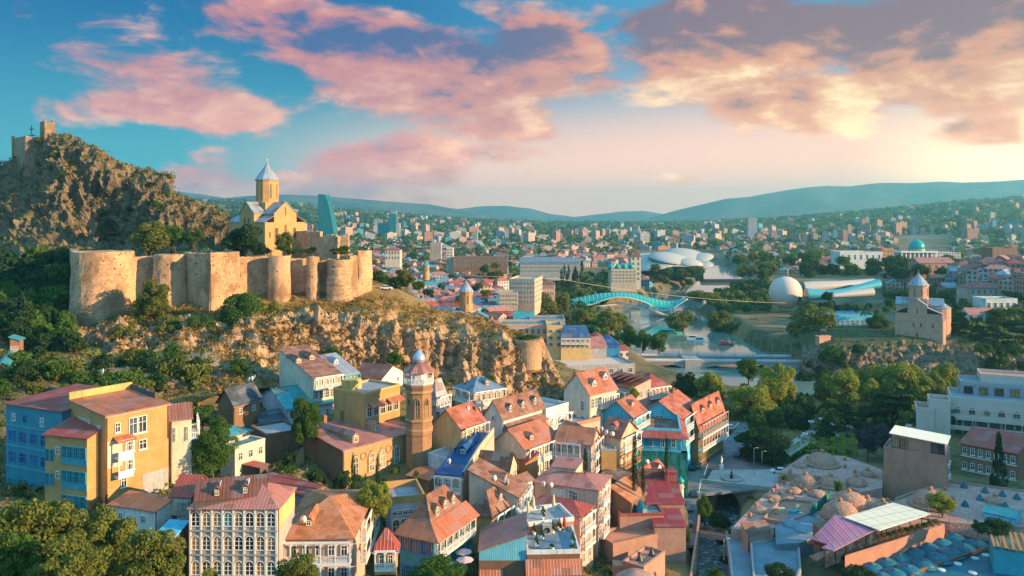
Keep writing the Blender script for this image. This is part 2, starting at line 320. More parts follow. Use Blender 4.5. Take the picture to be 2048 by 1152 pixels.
paint('white_paint', (0.72, 0.69, 0.63)); paint('grey_paint', (0.36, 0.34, 0.31)); paint('dark_metal', (0.035, 0.04, 0.045), 0.45); paint('rust_metal', (0.22, 0.08, 0.045)); paint('steel', (0.45, 0.47, 0.50), 0.35, 0.1, 0.6); paint('teal_paint', (0.05, 0.32, 0.38)); paint('blue_paint', (0.05, 0.22, 0.42)); paint('brown_paint', (0.16, 0.085, 0.05)); paint('plastic_blue', (0.02, 0.09, 0.55), 0.35); paint('umbrella_pink', (0.62, 0.40, 0.38), 0.8); paint('umbrella_cream', (0.62, 0.54, 0.30), 0.8); paint('umbrella_red', (0.40, 0.05, 0.05), 0.8); paint('lamp_white', (0.85, 0.84, 0.80), 0.3)
paint('canopy_cream', (0.80, 0.72, 0.55), 0.7, 0.06); paint('membrane', (0.62, 0.48, 0.40), 0.6, 0.05); paint('shell_white', (0.42, 0.40, 0.35), 0.5, 0.08); paint('terracotta', (0.45, 0.17, 0.08)); paint('red_paint', (0.45, 0.04, 0.04)); paint('gold', (0.75, 0.45, 0.10), 0.3, 0.1, 0.7); paint('bronze', (0.05, 0.055, 0.05), 0.5)
glass('pane', (0.035, 0.05, 0.06)); glass('pane_teal', (0.03, 0.16, 0.19)); glass('pane_blue', (0.03, 0.12, 0.24)); glass('pane_tan', (0.26, 0.15, 0.07), 0.5, 0.3); glass('tower_glass', (0.012, 0.12, 0.14), 0.2); paint('bridge_glass', (0.02, 0.33, 0.29), 0.25, 0.2); glass('pane_gold', (0.30, 0.16, 0.05), 0.2)
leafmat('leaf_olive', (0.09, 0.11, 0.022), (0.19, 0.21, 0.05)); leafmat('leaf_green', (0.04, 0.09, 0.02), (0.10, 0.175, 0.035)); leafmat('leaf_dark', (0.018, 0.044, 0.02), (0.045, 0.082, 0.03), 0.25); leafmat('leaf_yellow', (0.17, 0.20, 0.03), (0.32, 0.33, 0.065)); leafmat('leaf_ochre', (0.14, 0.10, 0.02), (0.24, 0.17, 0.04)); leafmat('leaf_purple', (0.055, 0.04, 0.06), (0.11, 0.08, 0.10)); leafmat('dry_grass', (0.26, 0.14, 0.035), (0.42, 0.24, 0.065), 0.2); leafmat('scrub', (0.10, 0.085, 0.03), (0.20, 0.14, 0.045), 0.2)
plaster('bark', (0.12, 0.08, 0.05), 0.3)
for nm_, c_ in (('far_cream', (0.48, 0.37, 0.27)), ('far_white', (0.46, 0.42, 0.38)), ('far_pink', (0.50, 0.30, 0.23)), ('far_grey', (0.34, 0.34, 0.35)), ('far_brick', (0.42, 0.20, 0.13)), ('far_teal', (0.10, 0.30, 0.36))): windows_far(nm_, c_)
# ---------------------------------------------------------------- ground, rock, river, hills
CP = [(-300,60,14),(200,60,12),(600,60,8),(1000,60,4),(1500,60,-2),(2048,60,-1),(2500,60,12),(-300,100,20),(0,100,14),(200,100,14),(300,110,14),(0,140,25),(200,135,25),(340,140,25),(400,125,13),(470,150,20),(555,120,11),(700,125,10),(640,150,17),(800,130,8),(860,150,13),(760,165,15.5),(690,163,15.5),(560,165,20),
 (960,140,7),(1053,135,5),(1160,140,3),(1000,160,9),(1100,165,6),(1220,165,1.5),(1300,160,1),(1370,170,0),(1380,205,0),(1400,220,0),(1430,260,0),(1480,300,-1),(1350,222,0),(1260,205,5),(1200,190,9),(1100,185,13),(1010,185,16),(920,175,17),(860,180,19),(930,205,21.5),(1050,205,19.5),(1180,205,17.5),(1000,222,16),(1130,222,14),(1060,235,13),(940,228,18),(1250,235,14),(1330,245,4),(1300,300,3),(1150,300,8),(1200,260,12),
 (1500,220,-.2),(1560,225,-.2),(1650,240,0),(1700,250,0),(1620,260,0),(1660,215,0),(1750,190,0),(1900,200,0),(2048,200,2),(1600,170,-1),(1500,150,-1),(1400,140,-1),(1700,130,-2),(2000,150,-1),(1850,165,-1),(1650,190,0),(1600,290,-1),(1750,270,0),(1850,260,4),(2048,260,8),(1600,340,-2),(1500,340,-2),(1700,340,-2),(1900,335,0),(2048,340,8),(1420,340,-2),(1360,340,0),
 (440,190,25),(500,195,24),(540,188,20),(400,215,36),(480,215,32),(300,215,34),(110,240,34),(110,190,36),(0,190,34),(-200,200,34),(40,260,40),(40,330,56),(40,400,70),(-300,300,50),(-300,450,60),(600,205,29),(700,215,28.5),(800,215,26),(640,180,21),(720,180,22),(520,175,18),(560,200,23),
 (600,330,58),(750,335,48),(900,330,22),(1000,320,14),(1060,300,14),(900,420,12),(700,450,25),(800,500,8),(500,500,30),(300,600,30),(0,700,30),(1000,400,4),(1100,400,2),(1200,420,0),(1250,400,0),(1100,520,0),(900,600,2),(1000,700,0),(1200,620,-2),(600,800,12),(300,900,25),
 (1480,430,-2),(1560,430,0),(1500,520,-3),(1600,520,0),(1600,620,0),(1800,640,6),(1700,460,8),(1800,440,9),(1900,440,10),(2048,450,14),(1620,384,-9),(1700,384,-10),(1800,384,-10),(1900,382,-9),(2000,378,-8),(2150,370,-4),(1750,362,-10),(1900,360,-9),(1660,394,-10),(1760,394,-10),(1860,392,-10),(1950,388,-9),(1400,235,-.4),(1420,240,-.4),(1390,226,-.4),(1440,270,-.5),(1460,250,-.4),(1420,215,-.4),(1480,235,-.4),(2048,600,30),(2200,500,30),(1700,800,4),(1900,800,20),(2100,900,30),(1450,700,-3),(1500,900,-2),(1300,900,-2),(1200,800,-1)]
cp = np.array([((p - 1024) / FOC * y, y, z) for p, y, z in CP])
RIV = [(300, 1500, 40), (303, 1168, 42), (286, 1062, 34), (246, 926, 34), (180, 810, 36), (122, 682, 34), (114, 589, 36), (108, 498, 40), (112, 411, 38), (118, 378, 34), (150, 356, 33), (230, 356, 33), (340, 340, 34), (520, 300, 30)]
STR = [(78, 250, 5), (64, 224, 6), (52, 205, 5.5), (46, 180, 5.0), (41, 150, 5.0), (36, 110, 5.0), (30, 60, 5)]
def segdist(x, y, pts):
    best = np.full(x.shape, 1e9)
    for (x0, y0, h0), (x1, y1, h1) in zip(pts[:-1], pts[1:]):
        dx, dy = x1 - x0, y1 - y0; t = np.clip(((x - x0) * dx + (y - y0) * dy) / (dx * dx + dy * dy), 0, 1)
        best = np.minimum(best, np.hypot(x - x0 - t * dx, y - y0 - t * dy) - (h0 + (h1 - h0) * t))
    return best
def sstep(v, a, b):
    t = np.clip((v - a) / (b - a), 0, 1); return t * t * (3 - 2 * t)
CREST_PX = [-400, 300, 560, 640, 760, 900, 1024, 1150, 1350, 1480, 1600, 1750, 1900, 2048, 2300]
CREST_PY = [400, 406, 414, 423, 434, 446, 452, 455, 455, 450, 442, 429, 414, 404, 394]
def gz(x, y, carve=True):
    x = np.atleast_1d(np.asarray(x, float)); y = np.atleast_1d(np.asarray(y, float))
    ye = np.maximum(y, 40.0)
    d2 = (x[:, None] - cp[None, :, 0]) ** 2 + (y[:, None] - cp[None, :, 1]) ** 2
    sc = 1.0 / (d2 + 16.0) ** 1.9
    near = (sc * cp[None, :, 2]).sum(1) / sc.sum(1)
    # the far city floor rises to the foothills
    p = 1024 + x / ye * FOC
    py = np.interp(p, CREST_PX, CREST_PY); top = CAMZ - (py - HZ) / FOC * 4500
    far = -1 + (top + 1) * sstep(ye, 1300, 4500)
    z = near + (far - near) * sstep(ye, 620, 1000)
    # the slope on the right, outside the picture
    hill = (54 + 8 * sstep(y, 128, 150)) * sstep(x, 165, 300) * sstep(y, -260, -60) * (1 - sstep(y, 190, 330))
    z = np.maximum(z, hill)
    if carve:
        dr = segdist(x, y, RIV); z = np.where(dr < 7, np.minimum(z, -12 + (z + 12) * sstep(dr, -3, 7)), z)
        ds = segdist(x, y, STR); z = np.where(ds < 1.5, np.minimum(z, -8 + (z + 8) * sstep(ds, -1, 1.5)), z)
    return z
def gz1(x, y): return float(gz(x, y, False)[0])
rows = [30.0]
while rows[-1] < 30000: rows.append(rows[-1] * (1.0125 if rows[-1] < 480 else 1.03))
rows = np.array([-400, -200, -100, -40, 0] + rows); cols = np.concatenate([np.linspace(-2.2, -0.75, 16)[:-1], np.linspace(-0.75, 0.75, 170), np.linspace(0.75, 2.6, 26)[1:]])
yy, cc_ = np.meshgrid(rows, cols, indexing='ij'); xx = cc_ * np.maximum(yy, 160.0)
zz = np.concatenate([gz(a, b) for a, b in zip(xx, yy)]).reshape(xx.shape)
for j in range(zz.shape[0]):
    for i in range(zz.shape[1]):
        if rows[j] < 1200: zz[j, i] += 0.25 * mnoise.noise(Vector((xx[j, i] * 0.15, yy[j, i] * 0.15, 0)))
def raw_grid(name, X, Y, Z, mat, smooth=True):
    nr, nc = X.shape; v = np.stack([X, Y, Z], -1).reshape(-1, 3)
    i = np.arange(nr * nc).reshape(nr, nc); f = np.stack([i[:-1, :-1], i[:-1, 1:], i[1:, 1:], i[1:, :-1]], -1).reshape(-1, 4)
    me = bpy.data.meshes.new(name); me.vertices.add(len(v)); me.vertices.foreach_set('co', v.ravel())
    me.loops.add(f.size); me.loops.foreach_set('vertex_index', f.ravel().astype(np.int32)); me.polygons.add(len(f))
    me.polygons.foreach_set('loop_start', np.arange(0, f.size, 4, dtype=np.int32)); me.update(calc_edges=True)
    me.polygons.foreach_set('use_smooth', [smooth] * len(f)); me.materials.append(MAT[mat] if isinstance(mat, str) else mat)
    return link(name, me)
# ground material: earth, grass and paving, varied by noise
m, t, b = base_mat('ground'); co = t.new('TexCoord').outputs['Object']
n1 = t.noise(co, 0.035, 5, 0.6); n2 = t.noise(co, 0.4, 5, 0.65); n3 = t.noise(co, 0.006, 4, 0.6)
g = t.mix(t.mr(n1, 0.42, 0.58), (0.05, 0.06, 0.02), (0.22, 0.14, 0.05)); g = t.mix(t.mr(n2, 0.45, 0.7), g, (0.20, 0.14, 0.07))
g = t.mix(t.m('MULTIPLY', t.mr(n3, 0.5, 0.62), 0.6), g, (0.22, 0.17, 0.12)); t.put(b.inputs['Base Color'], g); b.inputs['Roughness'].default_value = 0.95; bump(t, b, n2, 0.5, 0.3)
tag(raw_grid('ground', xx, yy, zz, 'ground'), kind='structure')

def rockmat(name, light, dark, grass1, grass2, gz0=0.45, gz1=0.75, g3=(0.07, 0.075, 0.02)):
    """layered rock with dry grass where the surface is flat enough to hold soil"""
    m, t, b = base_mat(name); co = t.new('TexCoord').outputs['Object']; geo = t.new('NewGeometry')
    ns = t.noise(t.vec('MULTIPLY', co, (0.35, 0.35, 0.12)), 1.0, 7, 0.68); nb = t.noise(t.vec('MULTIPLY', co, (0.25, 0.25, 1.1)), 0.8, 6, 0.65); nl = t.noise(co, 0.05, 4, 0.6); nf = t.noise(co, 1.6, 5, 0.7)
    c = t.mix(t.mr(ns, 0.36, 0.64), dark, light); c = t.mix(t.m('MULTIPLY', t.mr(nb, 0.48, 0.66), 0.6), c, tuple(x * 0.5 for x in light)); c = t.mix(t.m('MULTIPLY', t.mr(nf, 0.5, 0.72), 0.6), c, tuple(x * 0.42 for x in light))
    c = t.mix(t.m('MULTIPLY', t.mr(nl, 0.5, 0.66), 0.35), c, tuple(min(1, x * 1.2) for x in light))
    gr = t.mix(t.mr(nf, 0.35, 0.65), grass1, grass2); gr = t.mix(t.m('MULTIPLY', t.mr(nl, 0.45, 0.6), 0.7), gr, g3)
    nz = t.new('SeparateXYZ', {0: geo.outputs['True Normal']}).outputs[2]
    f = t.mr(t.m('ADD', nz, t.m('MULTIPLY', t.m('SUBTRACT', ns, 0.5), 0.7)), gz0, gz1)
    t.put(b.inputs['Base Color'], t.mix(f, c, gr)); b.inputs['Roughness'].default_value = 0.95
    bump(t, b, t.m('ADD', nf, t.m('ADD', ns, t.m('MULTIPLY', nb, 0.6))), 0.9, 0.6); return m
rockmat('rock_gold', (0.55, 0.37, 0.23), (0.23, 0.14, 0.075), (0.26, 0.15, 0.035), (0.38, 0.23, 0.06), 0.6, 0.9, (0.17, 0.115, 0.035))
rockmat('rock_crag', (0.25, 0.185, 0.12), (0.075, 0.06, 0.042), (0.15, 0.12, 0.035), (0.26, 0.19, 0.06), 0.42, 0.7)
rockmat('rock_pink', (0.36, 0.24, 0.18), (0.17, 0.11, 0.08), (0.06, 0.075, 0.025), (0.10, 0.10, 0.04), 0.5, 0.8)

def loft(name, rws, ncol, nsub, mat, amp, vert=0.06, horiz=0.16, fine=0.6, seed=0, ampf=None):
    """a hillside through the given lines (each a list of (px, py, depth)), roughened into ribs and ledges"""
    L = []
    for r in rws:
        P = np.array([W(*q) for q in r]); s = np.array([q[0] for q in r], float); s = (s - s[0]) / (s[-1] - s[0])
        uu = np.linspace(0, 1, ncol); L.append(np.stack([np.interp(uu, s, P[:, k]) for k in range(3)], -1))
    L = np.array(L); nr = len(rws)
    tt = np.concatenate([np.linspace(j, j + 1, nsub[j], endpoint=False) for j in range(nr - 1)] + [[nr - 1]])
    out = np.empty((len(tt), ncol, 3))
    for a, tv in enumerate(tt):
        j = min(int(tv), nr - 2); f = tv - j; out[a] = L[j] * (1 - f) + L[j + 1] * f
    # smooth the kinks between the given lines a little
    for _ in range(2): out[1:-1] = (out[:-2] + 2 * out[1:-1] + out[2:]) / 4
    du = np.gradient(out, axis=1); dv = np.gradient(out, axis=0); N = np.cross(du, dv); N /= (np.linalg.norm(N, axis=2, keepdims=True) + 1e-9); N *= np.where((N[..., 1:2] > 0), -1, 1)
    for a in range(out.shape[0]):
        aj = amp[0] + 0.0; tv = tt[a]; j = min(int(tv), nr - 2); f = tv - j; aj = amp[j] * (1 - f) + amp[j + 1] * f
        if aj <= 0: continue
        for i in range(ncol):
            p = out[a, i]; q = Vector((p[0] * horiz + seed, p[1] * horiz, p[2] * vert))
            wv = mnoise.fractal(Vector((p[0] * .06, p[1] * .06, p[2] * .05 + seed)), 1, 2, 3); st = (p[2] * .28 + wv * 1.6 + seed) % 1.0; d = 1.1 * mnoise.fractal(q, .9, 2.1, 3) + fine * .7 * (.45 - abs(mnoise.noise(Vector((p[0] * .2, p[1] * .2, p[2] * .09)))) * 2.2) + .30 * (st - .5) + .3 * mnoise.fractal(Vector(p) * .6, .8, 2, 3)
            out[a, i] += N[a, i] * d * aj
    o = raw_grid(name, out[..., 0], out[..., 1], out[..., 2], mat, False)
    return tag(o, kind='structure'), out
main_rows = [
 [(-100,640,330),(140,590,320),(270,590,320),(450,585,330),(600,590,330),(745,600,330),(850,660,330),(930,700,330),(1000,730,315),(1085,770,300),(1135,820,285)],
 [(-100,560,300),(140,545,300),(270,535,300),(450,530,305),(600,530,308),(745,566,300),(800,576,303),(845,600,306),(880,628,312),(950,645,298),(1000,668,290),(1085,700,280),(1110,750,276),(1135,800,270)],
 [(-100,640,265),(140,665,255),(270,625,260),(400,612,265),(500,610,268),(600,612,272),(700,608,276),(745,592,282),(800,600,284),(870,617,285),(950,630,281),(1000,650,276),(1040,668,269),(1085,675,266),(1110,735,264),(1135,785,258)],
 [(-100,690,250),(110,690,240),(200,662,244),(300,655,244),(400,660,242),(540,642,240),(620,632,243),(700,642,247),(800,657,251),(900,678,253),(1000,692,254),(1040,690,255),(1085,705,257),(1110,750,256),(1135,800,253)],
 [(-100,760,228),(110,740,226),(200,730,226),(300,705,230),(400,690,230),(500,697,230),(560,705,235),(620,728,239),(700,742,243),(800,752,247),(900,772,249),(1000,795,249),(1060,805,251),(1100,808,252),(1135,825,250)],
 [(-100,850,200),(110,830,190),(250,812,188),(400,800,192),(480,778,197),(560,775,212),(700,778,222),(800,788,226),(900,808,226),(1000,838,222),(1140,860,214)]]
_, MAIN = loft('castle_hill', main_rows, 420, [4, 10, 16, 40, 16], 'rock_gold', [0, 0, 0.4, 3.4, 3.2, 0.6], vert=0.03, horiz=0.13, seed=3)
crag_rows = [
 [(-60,470,440),(0,455,440),(30,440,430),(95,400,420),(180,420,410),(290,440,400),(350,460,396),(395,480,390),(480,500,380)],
 [(-60,352,400),(0,332,400),(30,314,395),(78,275,385),(95,264,380),(112,264,378),(130,268,377),(150,268,375),(180,292,372),(240,321,370),(290,336,368),(345,352,365),(352,386,362),(395,402,360),(430,415,358),(480,440,352)],
 [(-60,400,392),(0,352,388),(40,345,380),(80,325,374),(110,320,366),(160,340,362),(220,360,358),(280,378,352),(330,392,349),(360,412,347),(400,430,346),(440,450,345),(480,470,344)],
 [(-60,480,360),(20,462,352),(100,462,342),(180,476,344),(225,490,352),(265,470,340),(320,455,336),(370,455,336),(420,475,336),(480,490,335)],
 [(-60,560,320),(50,545,318),(150,535,318),(260,515,322),(370,500,325),(480,500,328)]]
_, CRAG = loft('rocky_crag', crag_rows, 260, [5, 26, 46, 18], 'rock_crag', [0, 1.6, 5.0, 4.6, 1.5], vert=0.03, horiz=0.07, fine=1.1, seed=11)
met_rows = [
 [(1590,655,445),(1650,652,445),(1750,650,445),(1850,650,445),(2000,648,445),(2300,640,450)],
 [(1605,700,420),(1640,685,408),(1670,682,405),(1780,676,404),(1800,672,404),(1900,672,404),(1960,680,402),(2060,690,400),(2300,700,400)],
 [(1600,745,406),(1640,715,398),(1680,705,396),(1780,700,396),(1880,705,396),(1960,715,394),(2060,725,392),(2300,740,390)],
 [(1590,800,386),(1650,800,384),(1780,800,386),(1900,800,384),(2060,800,378),(2300,800,370)],
 [(1580,845,366),(1650,845,368),(1780,845,368),(1900,845,368),(2060,840,362),(2300,840,350)]]
_, METR = loft('river_cliff', met_rows, 200, [4, 8, 34, 8], 'rock_pink', [0, 0.1, 2.2, 2.6, 0.8], vert=0.12, horiz=0.07, fine=0.8, seed=21)

# water
m, t, b = base_mat('water'); co = t.new('TexCoord').outputs['Object']; nw = t.noise(t.vec('MULTIPLY', co, (0.5, 0.9, 1)), 1.0, 4, 0.6); nl = t.noise(co, 0.03, 3, 0.5)
t.put(b.inputs['Base Color'], t.mix(nl, (0.12, 0.20, 0.18), (0.19, 0.26, 0.21))); b.inputs['Roughness'].default_value = 0.06; b.inputs['Specular IOR Level'].default_value = 0.9; bump(t, b, nw, 0.10, 0.12)
def ribbon(name, pts, z, extra, mat):
    vs = []; P = [Vector((a, b_)) for a, b_, _ in pts]
    for i, p in enumerate(P):
        d = (P[min(i + 1, len(P) - 1)] - P[max(i - 1, 0)]).normalized(); n = Vector((-d.y, d.x)); h = pts[i][2] + extra
        vs += [(p.x + n.x * h, p.y + n.y * h, z if not callable(z) else z(i)), (p.x - n.x * h, p.y - n.y * h, z if not callable(z) else z(i))]
    mb = MB(); mb.mesh(vs, [(2 * i, 2 * i + 1, 2 * i + 3, 2 * i + 2) for i in range(len(P) - 1)]); return mb.build(name, mat)
tag(ribbon('river', RIV, -8.0, 5, 'water'), kind='structure')
m, t, b = base_mat('rapids'); co = t.new('TexCoord').outputs['Object']; nw = t.noise(co, 0.7, 5, 0.65, 1.0)
t.put(b.inputs['Base Color'], t.mix(t.mr(nw, 0.48, 0.62), (0.10, 0.14, 0.15), (0.45, 0.50, 0.52))); b.inputs['Roughness'].default_value = 0.2; bump(t, b, nw, 0.5, 0.3)
tag(ribbon('stream', STR, -6.9, 1.0, 'rapids'), kind='structure')

# far mountains
m, t, b = base_mat('mountain'); co = t.new('TexCoord').outputs['Object']; n1 = t.noise(co, 0.002, 6, 0.6); n2 = t.noise(co, 0.012, 5, 0.6)
t.put(b.inputs['Base Color'], t.mix(t.mr(t.m('ADD', t.m('MULTIPLY', n1, .6), t.m('MULTIPLY', n2, .4)), 0.42, 0.58), (0.02, 0.05, 0.055), (0.10, 0.105, 0.08))); b.inputs['Roughness'].default_value = 1.0
def ridge(name, line, Y, foot, back=1500, seed=0):
    px = np.linspace(line[0][0], line[-1][0], 220); py = np.interp(px, [a for a, _ in line], [c for _, c in line])
    X = (px - 1024) / FOC * Y; Zt = CAMZ - (py - HZ) / FOC * Y
    prof = [(-foot, 0.0), (-foot * .8, .12), (-foot * .6, .3), (-foot * .42, .5), (-foot * .25, .72), (-foot * .1, .92), (0, 1.0), (back * .3, .8), (back, 0.1)]
    A = []; B = []; Cc = []
    for (dy, k) in prof:
        zz_ = -20 + (Zt + 20) * k; yv = np.full_like(X, Y + dy)
        for i in range(len(X)):
            n = mnoise.fractal(Vector((X[i] * .0012 + seed, (Y + dy) * .0012, 0)), 1, 2, 5)
            if k < 1: zz_[i] += n * 0.16 * (Zt[i] + 20) * (1 - abs(2 * k - 1) * .5)
            else: zz_[i] += n * 6 * Y / 6000
        A.append(X * (1 + dy / Y)); B.append(yv); Cc.append(zz_)
    tag(raw_grid(name, np.array(A), np.array(B), np.array(Cc), 'mountain'), kind='structure')
ridge('mountain_left', [(-500,400),(-100,395),(200,392),(360,384),(400,388),(450,396),(520,391),(575,389),(640,392),(760,402),(860,408),(920,419),(990,432),(1060,440),(1150,446),(1260,450)], 6800, 2000, seed=1)
ridge('mountain_middle', [(700,450),(850,425),(910,418),(960,413),(1010,412),(1060,418),(1100,428),(1150,434),(1180,430),(1240,422),(1290,421),(1340,430),(1420,440),(1600,445)], 9500, 2200, seed=5)
ridge('mountain_right', [(1180,450),(1300,436),(1350,422),(1400,410),(1450,398),(1500,393),(1560,382),(1610,374),(1650,371),(1700,372),(1760,366),(1820,367),(1880,364),(1940,366),(2000,363),(2060,358),(2300,352),(2700,362)], 8000, 2600, seed=9)

# haze
m = bpy.data.materials.new('haze'); m.use_nodes = True; t = NT(m.node_tree); t.n.clear(); HAZE_D = 0.0001
pv = t.new('VolumePrincipled', {'Color': (0.26, 0.84, 0.96), 'Density': HAZE_D, 'Anisotropy': 0.35}); t.l.new(pv.outputs[0], t.new('OutputMaterial').inputs['Volume']); MAT['haze'] = m
mb = MB(); mb.box(-13000, -600, -40, 13000, 12500, 475); tag(mb.build('haze', 'haze', uv=False), kind='stuff')
# ---------------------------------------------------------------- builders: windows, galleries, houses
WCACHE = {}
def arch_pts(w, h, kind, n=8):
    if kind == 'a':
        r = w / 2; return [(-w / 2, 0), (w / 2, 0)] + [(r * math.cos(math.pi * i / n), h - r + r * math.sin(math.pi * i / n)) for i in range(n + 1)]
    if kind == 'o':     # pointed arch
        pts = [(-w / 2, 0), (w / 2, 0)]; hs = h - w * 0.95
        right = [(w / 2 - w * (1 - math.cos(a)), hs + w * math.sin(a) * 1.08) for a in [math.pi / 3 * i / 5 for i in range(6)]]
        return pts + right + [(-x, z) for x, z in reversed(right[:-1])]
    return [(-w / 2, 0), (w / 2, 0), (w / 2, h), (-w / 2, h)]
def window_meshes(style, w, h, fm, pm):
    key = (style, round(w, 2), round(h, 2), fm, pm)
    if key in WCACHE: return WCACHE[key]
    shape = style[0]; pts = arch_pts(w, h, shape if shape in 'ao' else 'r')
    f = MB(); n = len(pts); t = min(0.11, w * 0.1); cx, cz = 0, h * 0.5
    inner = [(x * (1 - 2 * t / w), cz + (z - cz) * (1 - 2 * t / h)) for x, z in pts]; D = 0.16
    for i in range(n):
        j = (i + 1) % n; a, b_, c_, d_ = pts[i], pts[j], inner[j], inner[i]
        f.face([(a[0], -D, a[1]), (b_[0], -D, b_[1]), (c_[0], -D, c_[1]), (d_[0], -D, d_[1])])
        f.face([(a[0], 0.1, a[1]), (b_[0], 0.1, b_[1]), (b_[0], -D, b_[1]), (a[0], -D, a[1])])
        f.face([(d_[0], -D, d_[1]), (c_[0], -D, c_[1]), (c_[0], 0.1, c_[1]), (d_[0], 0.1, d_[1])])
    if shape != 's':
        nv = 1 if shape in 'rao' else 2
        if shape == 'g': nv = max(2, int(w / 0.55))
        for k in range(1, nv + 1):
            x = -w / 2 + w * k / (nv + 1); f.box(x - .035, -.11, t, x + .035, -.03, h - t * (1 if shape not in 'ao' else 3))
        for z in ([h * .62] if shape in 'rg' else [h * .33, h * .62]): f.box(-w / 2 + t, -.115, z - .035, w / 2 - t, -.035, z + .035)
    if style.endswith('+'): f.box(-w / 2 - .12, -.3, -.12, w / 2 + .12, .05, -.002)
    p = MB(); p.face([(x, -0.02, z) for x, z in inner])
    r = (f.data('window_frame', fm), p.data('window_pane', pm)); WCACHE[key] = r; return r
def window(parent, M, style, w, h, fm='white_paint', pm='pane', name='window'):
    a, b_ = window_meshes(style, w, h, fm, pm); o = link('door' if style[0] == 'd' else name, a, parent, M); link('pane', b_, o); return o
RAIL = {}
def rail_mesh(L, hgt, mat, pitch=0.28, bar=0.09):
    key = (round(L, 2), hgt, mat, pitch)
    if key not in RAIL:
        f = MB(); f.box(0, -.05, hgt - .09, L, .05, hgt); f.box(0, -.04, .06, L, .04, .14); n = max(2, int(L / pitch))
        for k in range(n + 1):
            x = L * k / n; f.box(max(0, x - bar / 2), -.025, .14, min(L, x + bar / 2), .025, hgt - .09)
        RAIL[key] = f.data('railing', mat)
    return RAIL[key]
POST = {}
def post_mesh(h, mat, arch, bay):
    key = (round(h, 2), mat, arch, round(bay, 2))
    if key not in POST:
        f = MB(); f.box(-.09, -.09, 0, .09, .09, h); f.box(-.14, -.14, h - .3, .14, .14, h - .15)
        if arch:
            for s in (-1, 1):
                for k in range(4):
                    a0, a1 = math.pi / 2 * k / 4, math.pi / 2 * (k + 1) / 4; R_ = bay * .42
                    x0, x1 = (.09 + R_ * (1 - math.cos(a0))), (.09 + R_ * (1 - math.cos(a1))); z0, z1 = h - R_ * .8 * (1 - math.sin(a0)), h - R_ * .8 * (1 - math.sin(a1))
                    f.extr([(s * x0, -.05, z0), (s * x1, -.05, z1), (s * x1, -.05, h - .01), (s * x0, -.05, h - .01)][::(1 if s > 0 else -1)], (0, .10, 0))
        POST[key] = f.data('post', mat)
    return POST[key]
def gallery(root, M, L, depth, np_, hp, mat='white_paint', arch=True, floor=True, ends=True, skirt=None, railh=1.0):
    """a wooden balcony: floor slab, railing and posts; M puts its inner left end on the facade"""
    f = MB(); f.box(0, -depth, -.28, L, 0, -.02)
    if skirt: f.box(0.02, -depth - .05, -.02, L - .02, -depth + .05, skirt)
    f.box(0, -depth - .02, hp, L, -depth + .16, hp + .28)
    o = f.build('balcony', mat, root, M)
    if not skirt: link('railing', rail_mesh(L, railh, mat), o, T(0, -depth + .1, 0))
    if ends and depth > .7 and not skirt:
        e = rail_mesh(depth, railh, mat); link('railing', e, o, T(.06, 0, 0, -math.pi / 2)); link('railing', e, o, T(L - .06, 0, 0, -math.pi / 2))
    bay = L / max(1, np_ - 1); pm = post_mesh(hp, mat, arch, bay)
    for k in range(np_): link('post', pm, o, T(min(max(.1, bay * k), L - .1), -depth + .1, 0))
    return o
class House: pass
def face_M(h, fc, u, z, out=0.0):
    w_, d_ = h.w, h.d
    if fc == 'R': return T(u, -out, z, 0)
    if fc == 'L': return T(-out, d_ - u, z, -math.pi / 2)
    if fc == 'B': return T(w_ + out, u, z, math.pi / 2)
    return T(w_ - u, d_ + out, z, math.pi)
def roof_polys(w, d, H, kind, rise, ov):
    P = lambda x, y, z: (x, y, z); o = ov
    if kind in ('gx', 'gy', 'h', 'hx', 'hy'):
        along = kind in ('gx', 'hx') or (kind == 'h' and w >= d)
        hip = kind[0] == 'h'
        if along:
            r = min(d / 2 * .9, w / 2 * .98) if hip else 0; zl = H - rise * o / (d / 2); x0, x1 = -o, w + o; y0, y1 = -o, d + o; ym = d / 2; zr = H + rise
            a, b_ = (r, w - r) if hip else (x0, x1)
            pl = [[P(x0, y0, zl), P(x1, y0, zl), P(b_, ym, zr), P(a, ym, zr)], [P(x1, y1, zl), P(x0, y1, zl), P(a, ym, zr), P(b_, ym, zr)]]
            if hip: pl += [[P(x0, y1, zl), P(x0, y0, zl), P(a, ym, zr)], [P(x1, y0, zl), P(x1, y1, zl), P(b_, ym, zr)]]
        else:
            r = min(w / 2 * .9, d / 2 * .98) if hip else 0; zl = H - rise * o / (w / 2); x0, x1 = -o, w + o; y0, y1 = -o, d + o; xm = w / 2; zr = H + rise
            a, b_ = (r, d - r) if hip else (y0, y1)
            pl = [[P(x0, y1, zl), P(x0, y0, zl), P(xm, a, zr), P(xm, b_, zr)], [P(x1, y0, zl), P(x1, y1, zl), P(xm, b_, zr), P(xm, a, zr)]]
            if hip: pl += [[P(x0, y0, zl), P(x1, y0, zl), P(xm, a, zr)], [P(x1, y1, zl), P(x0, y1, zl), P(xm, b_, zr)]]
        return pl
    zs = {'+y': (0, 0, 1, 1), '-y': (1, 1, 0, 0), '+x': (0, 1, 1, 0), '-x': (1, 0, 0, 1), 'f': (0, 0, 0, 0)}[kind]
    return [[P(-o, -o, H + rise * zs[0]), P(w + o, -o, H + rise * zs[1]), P(w + o, d + o, H + rise * zs[2]), P(-o, d + o, H + rise * zs[3])]]
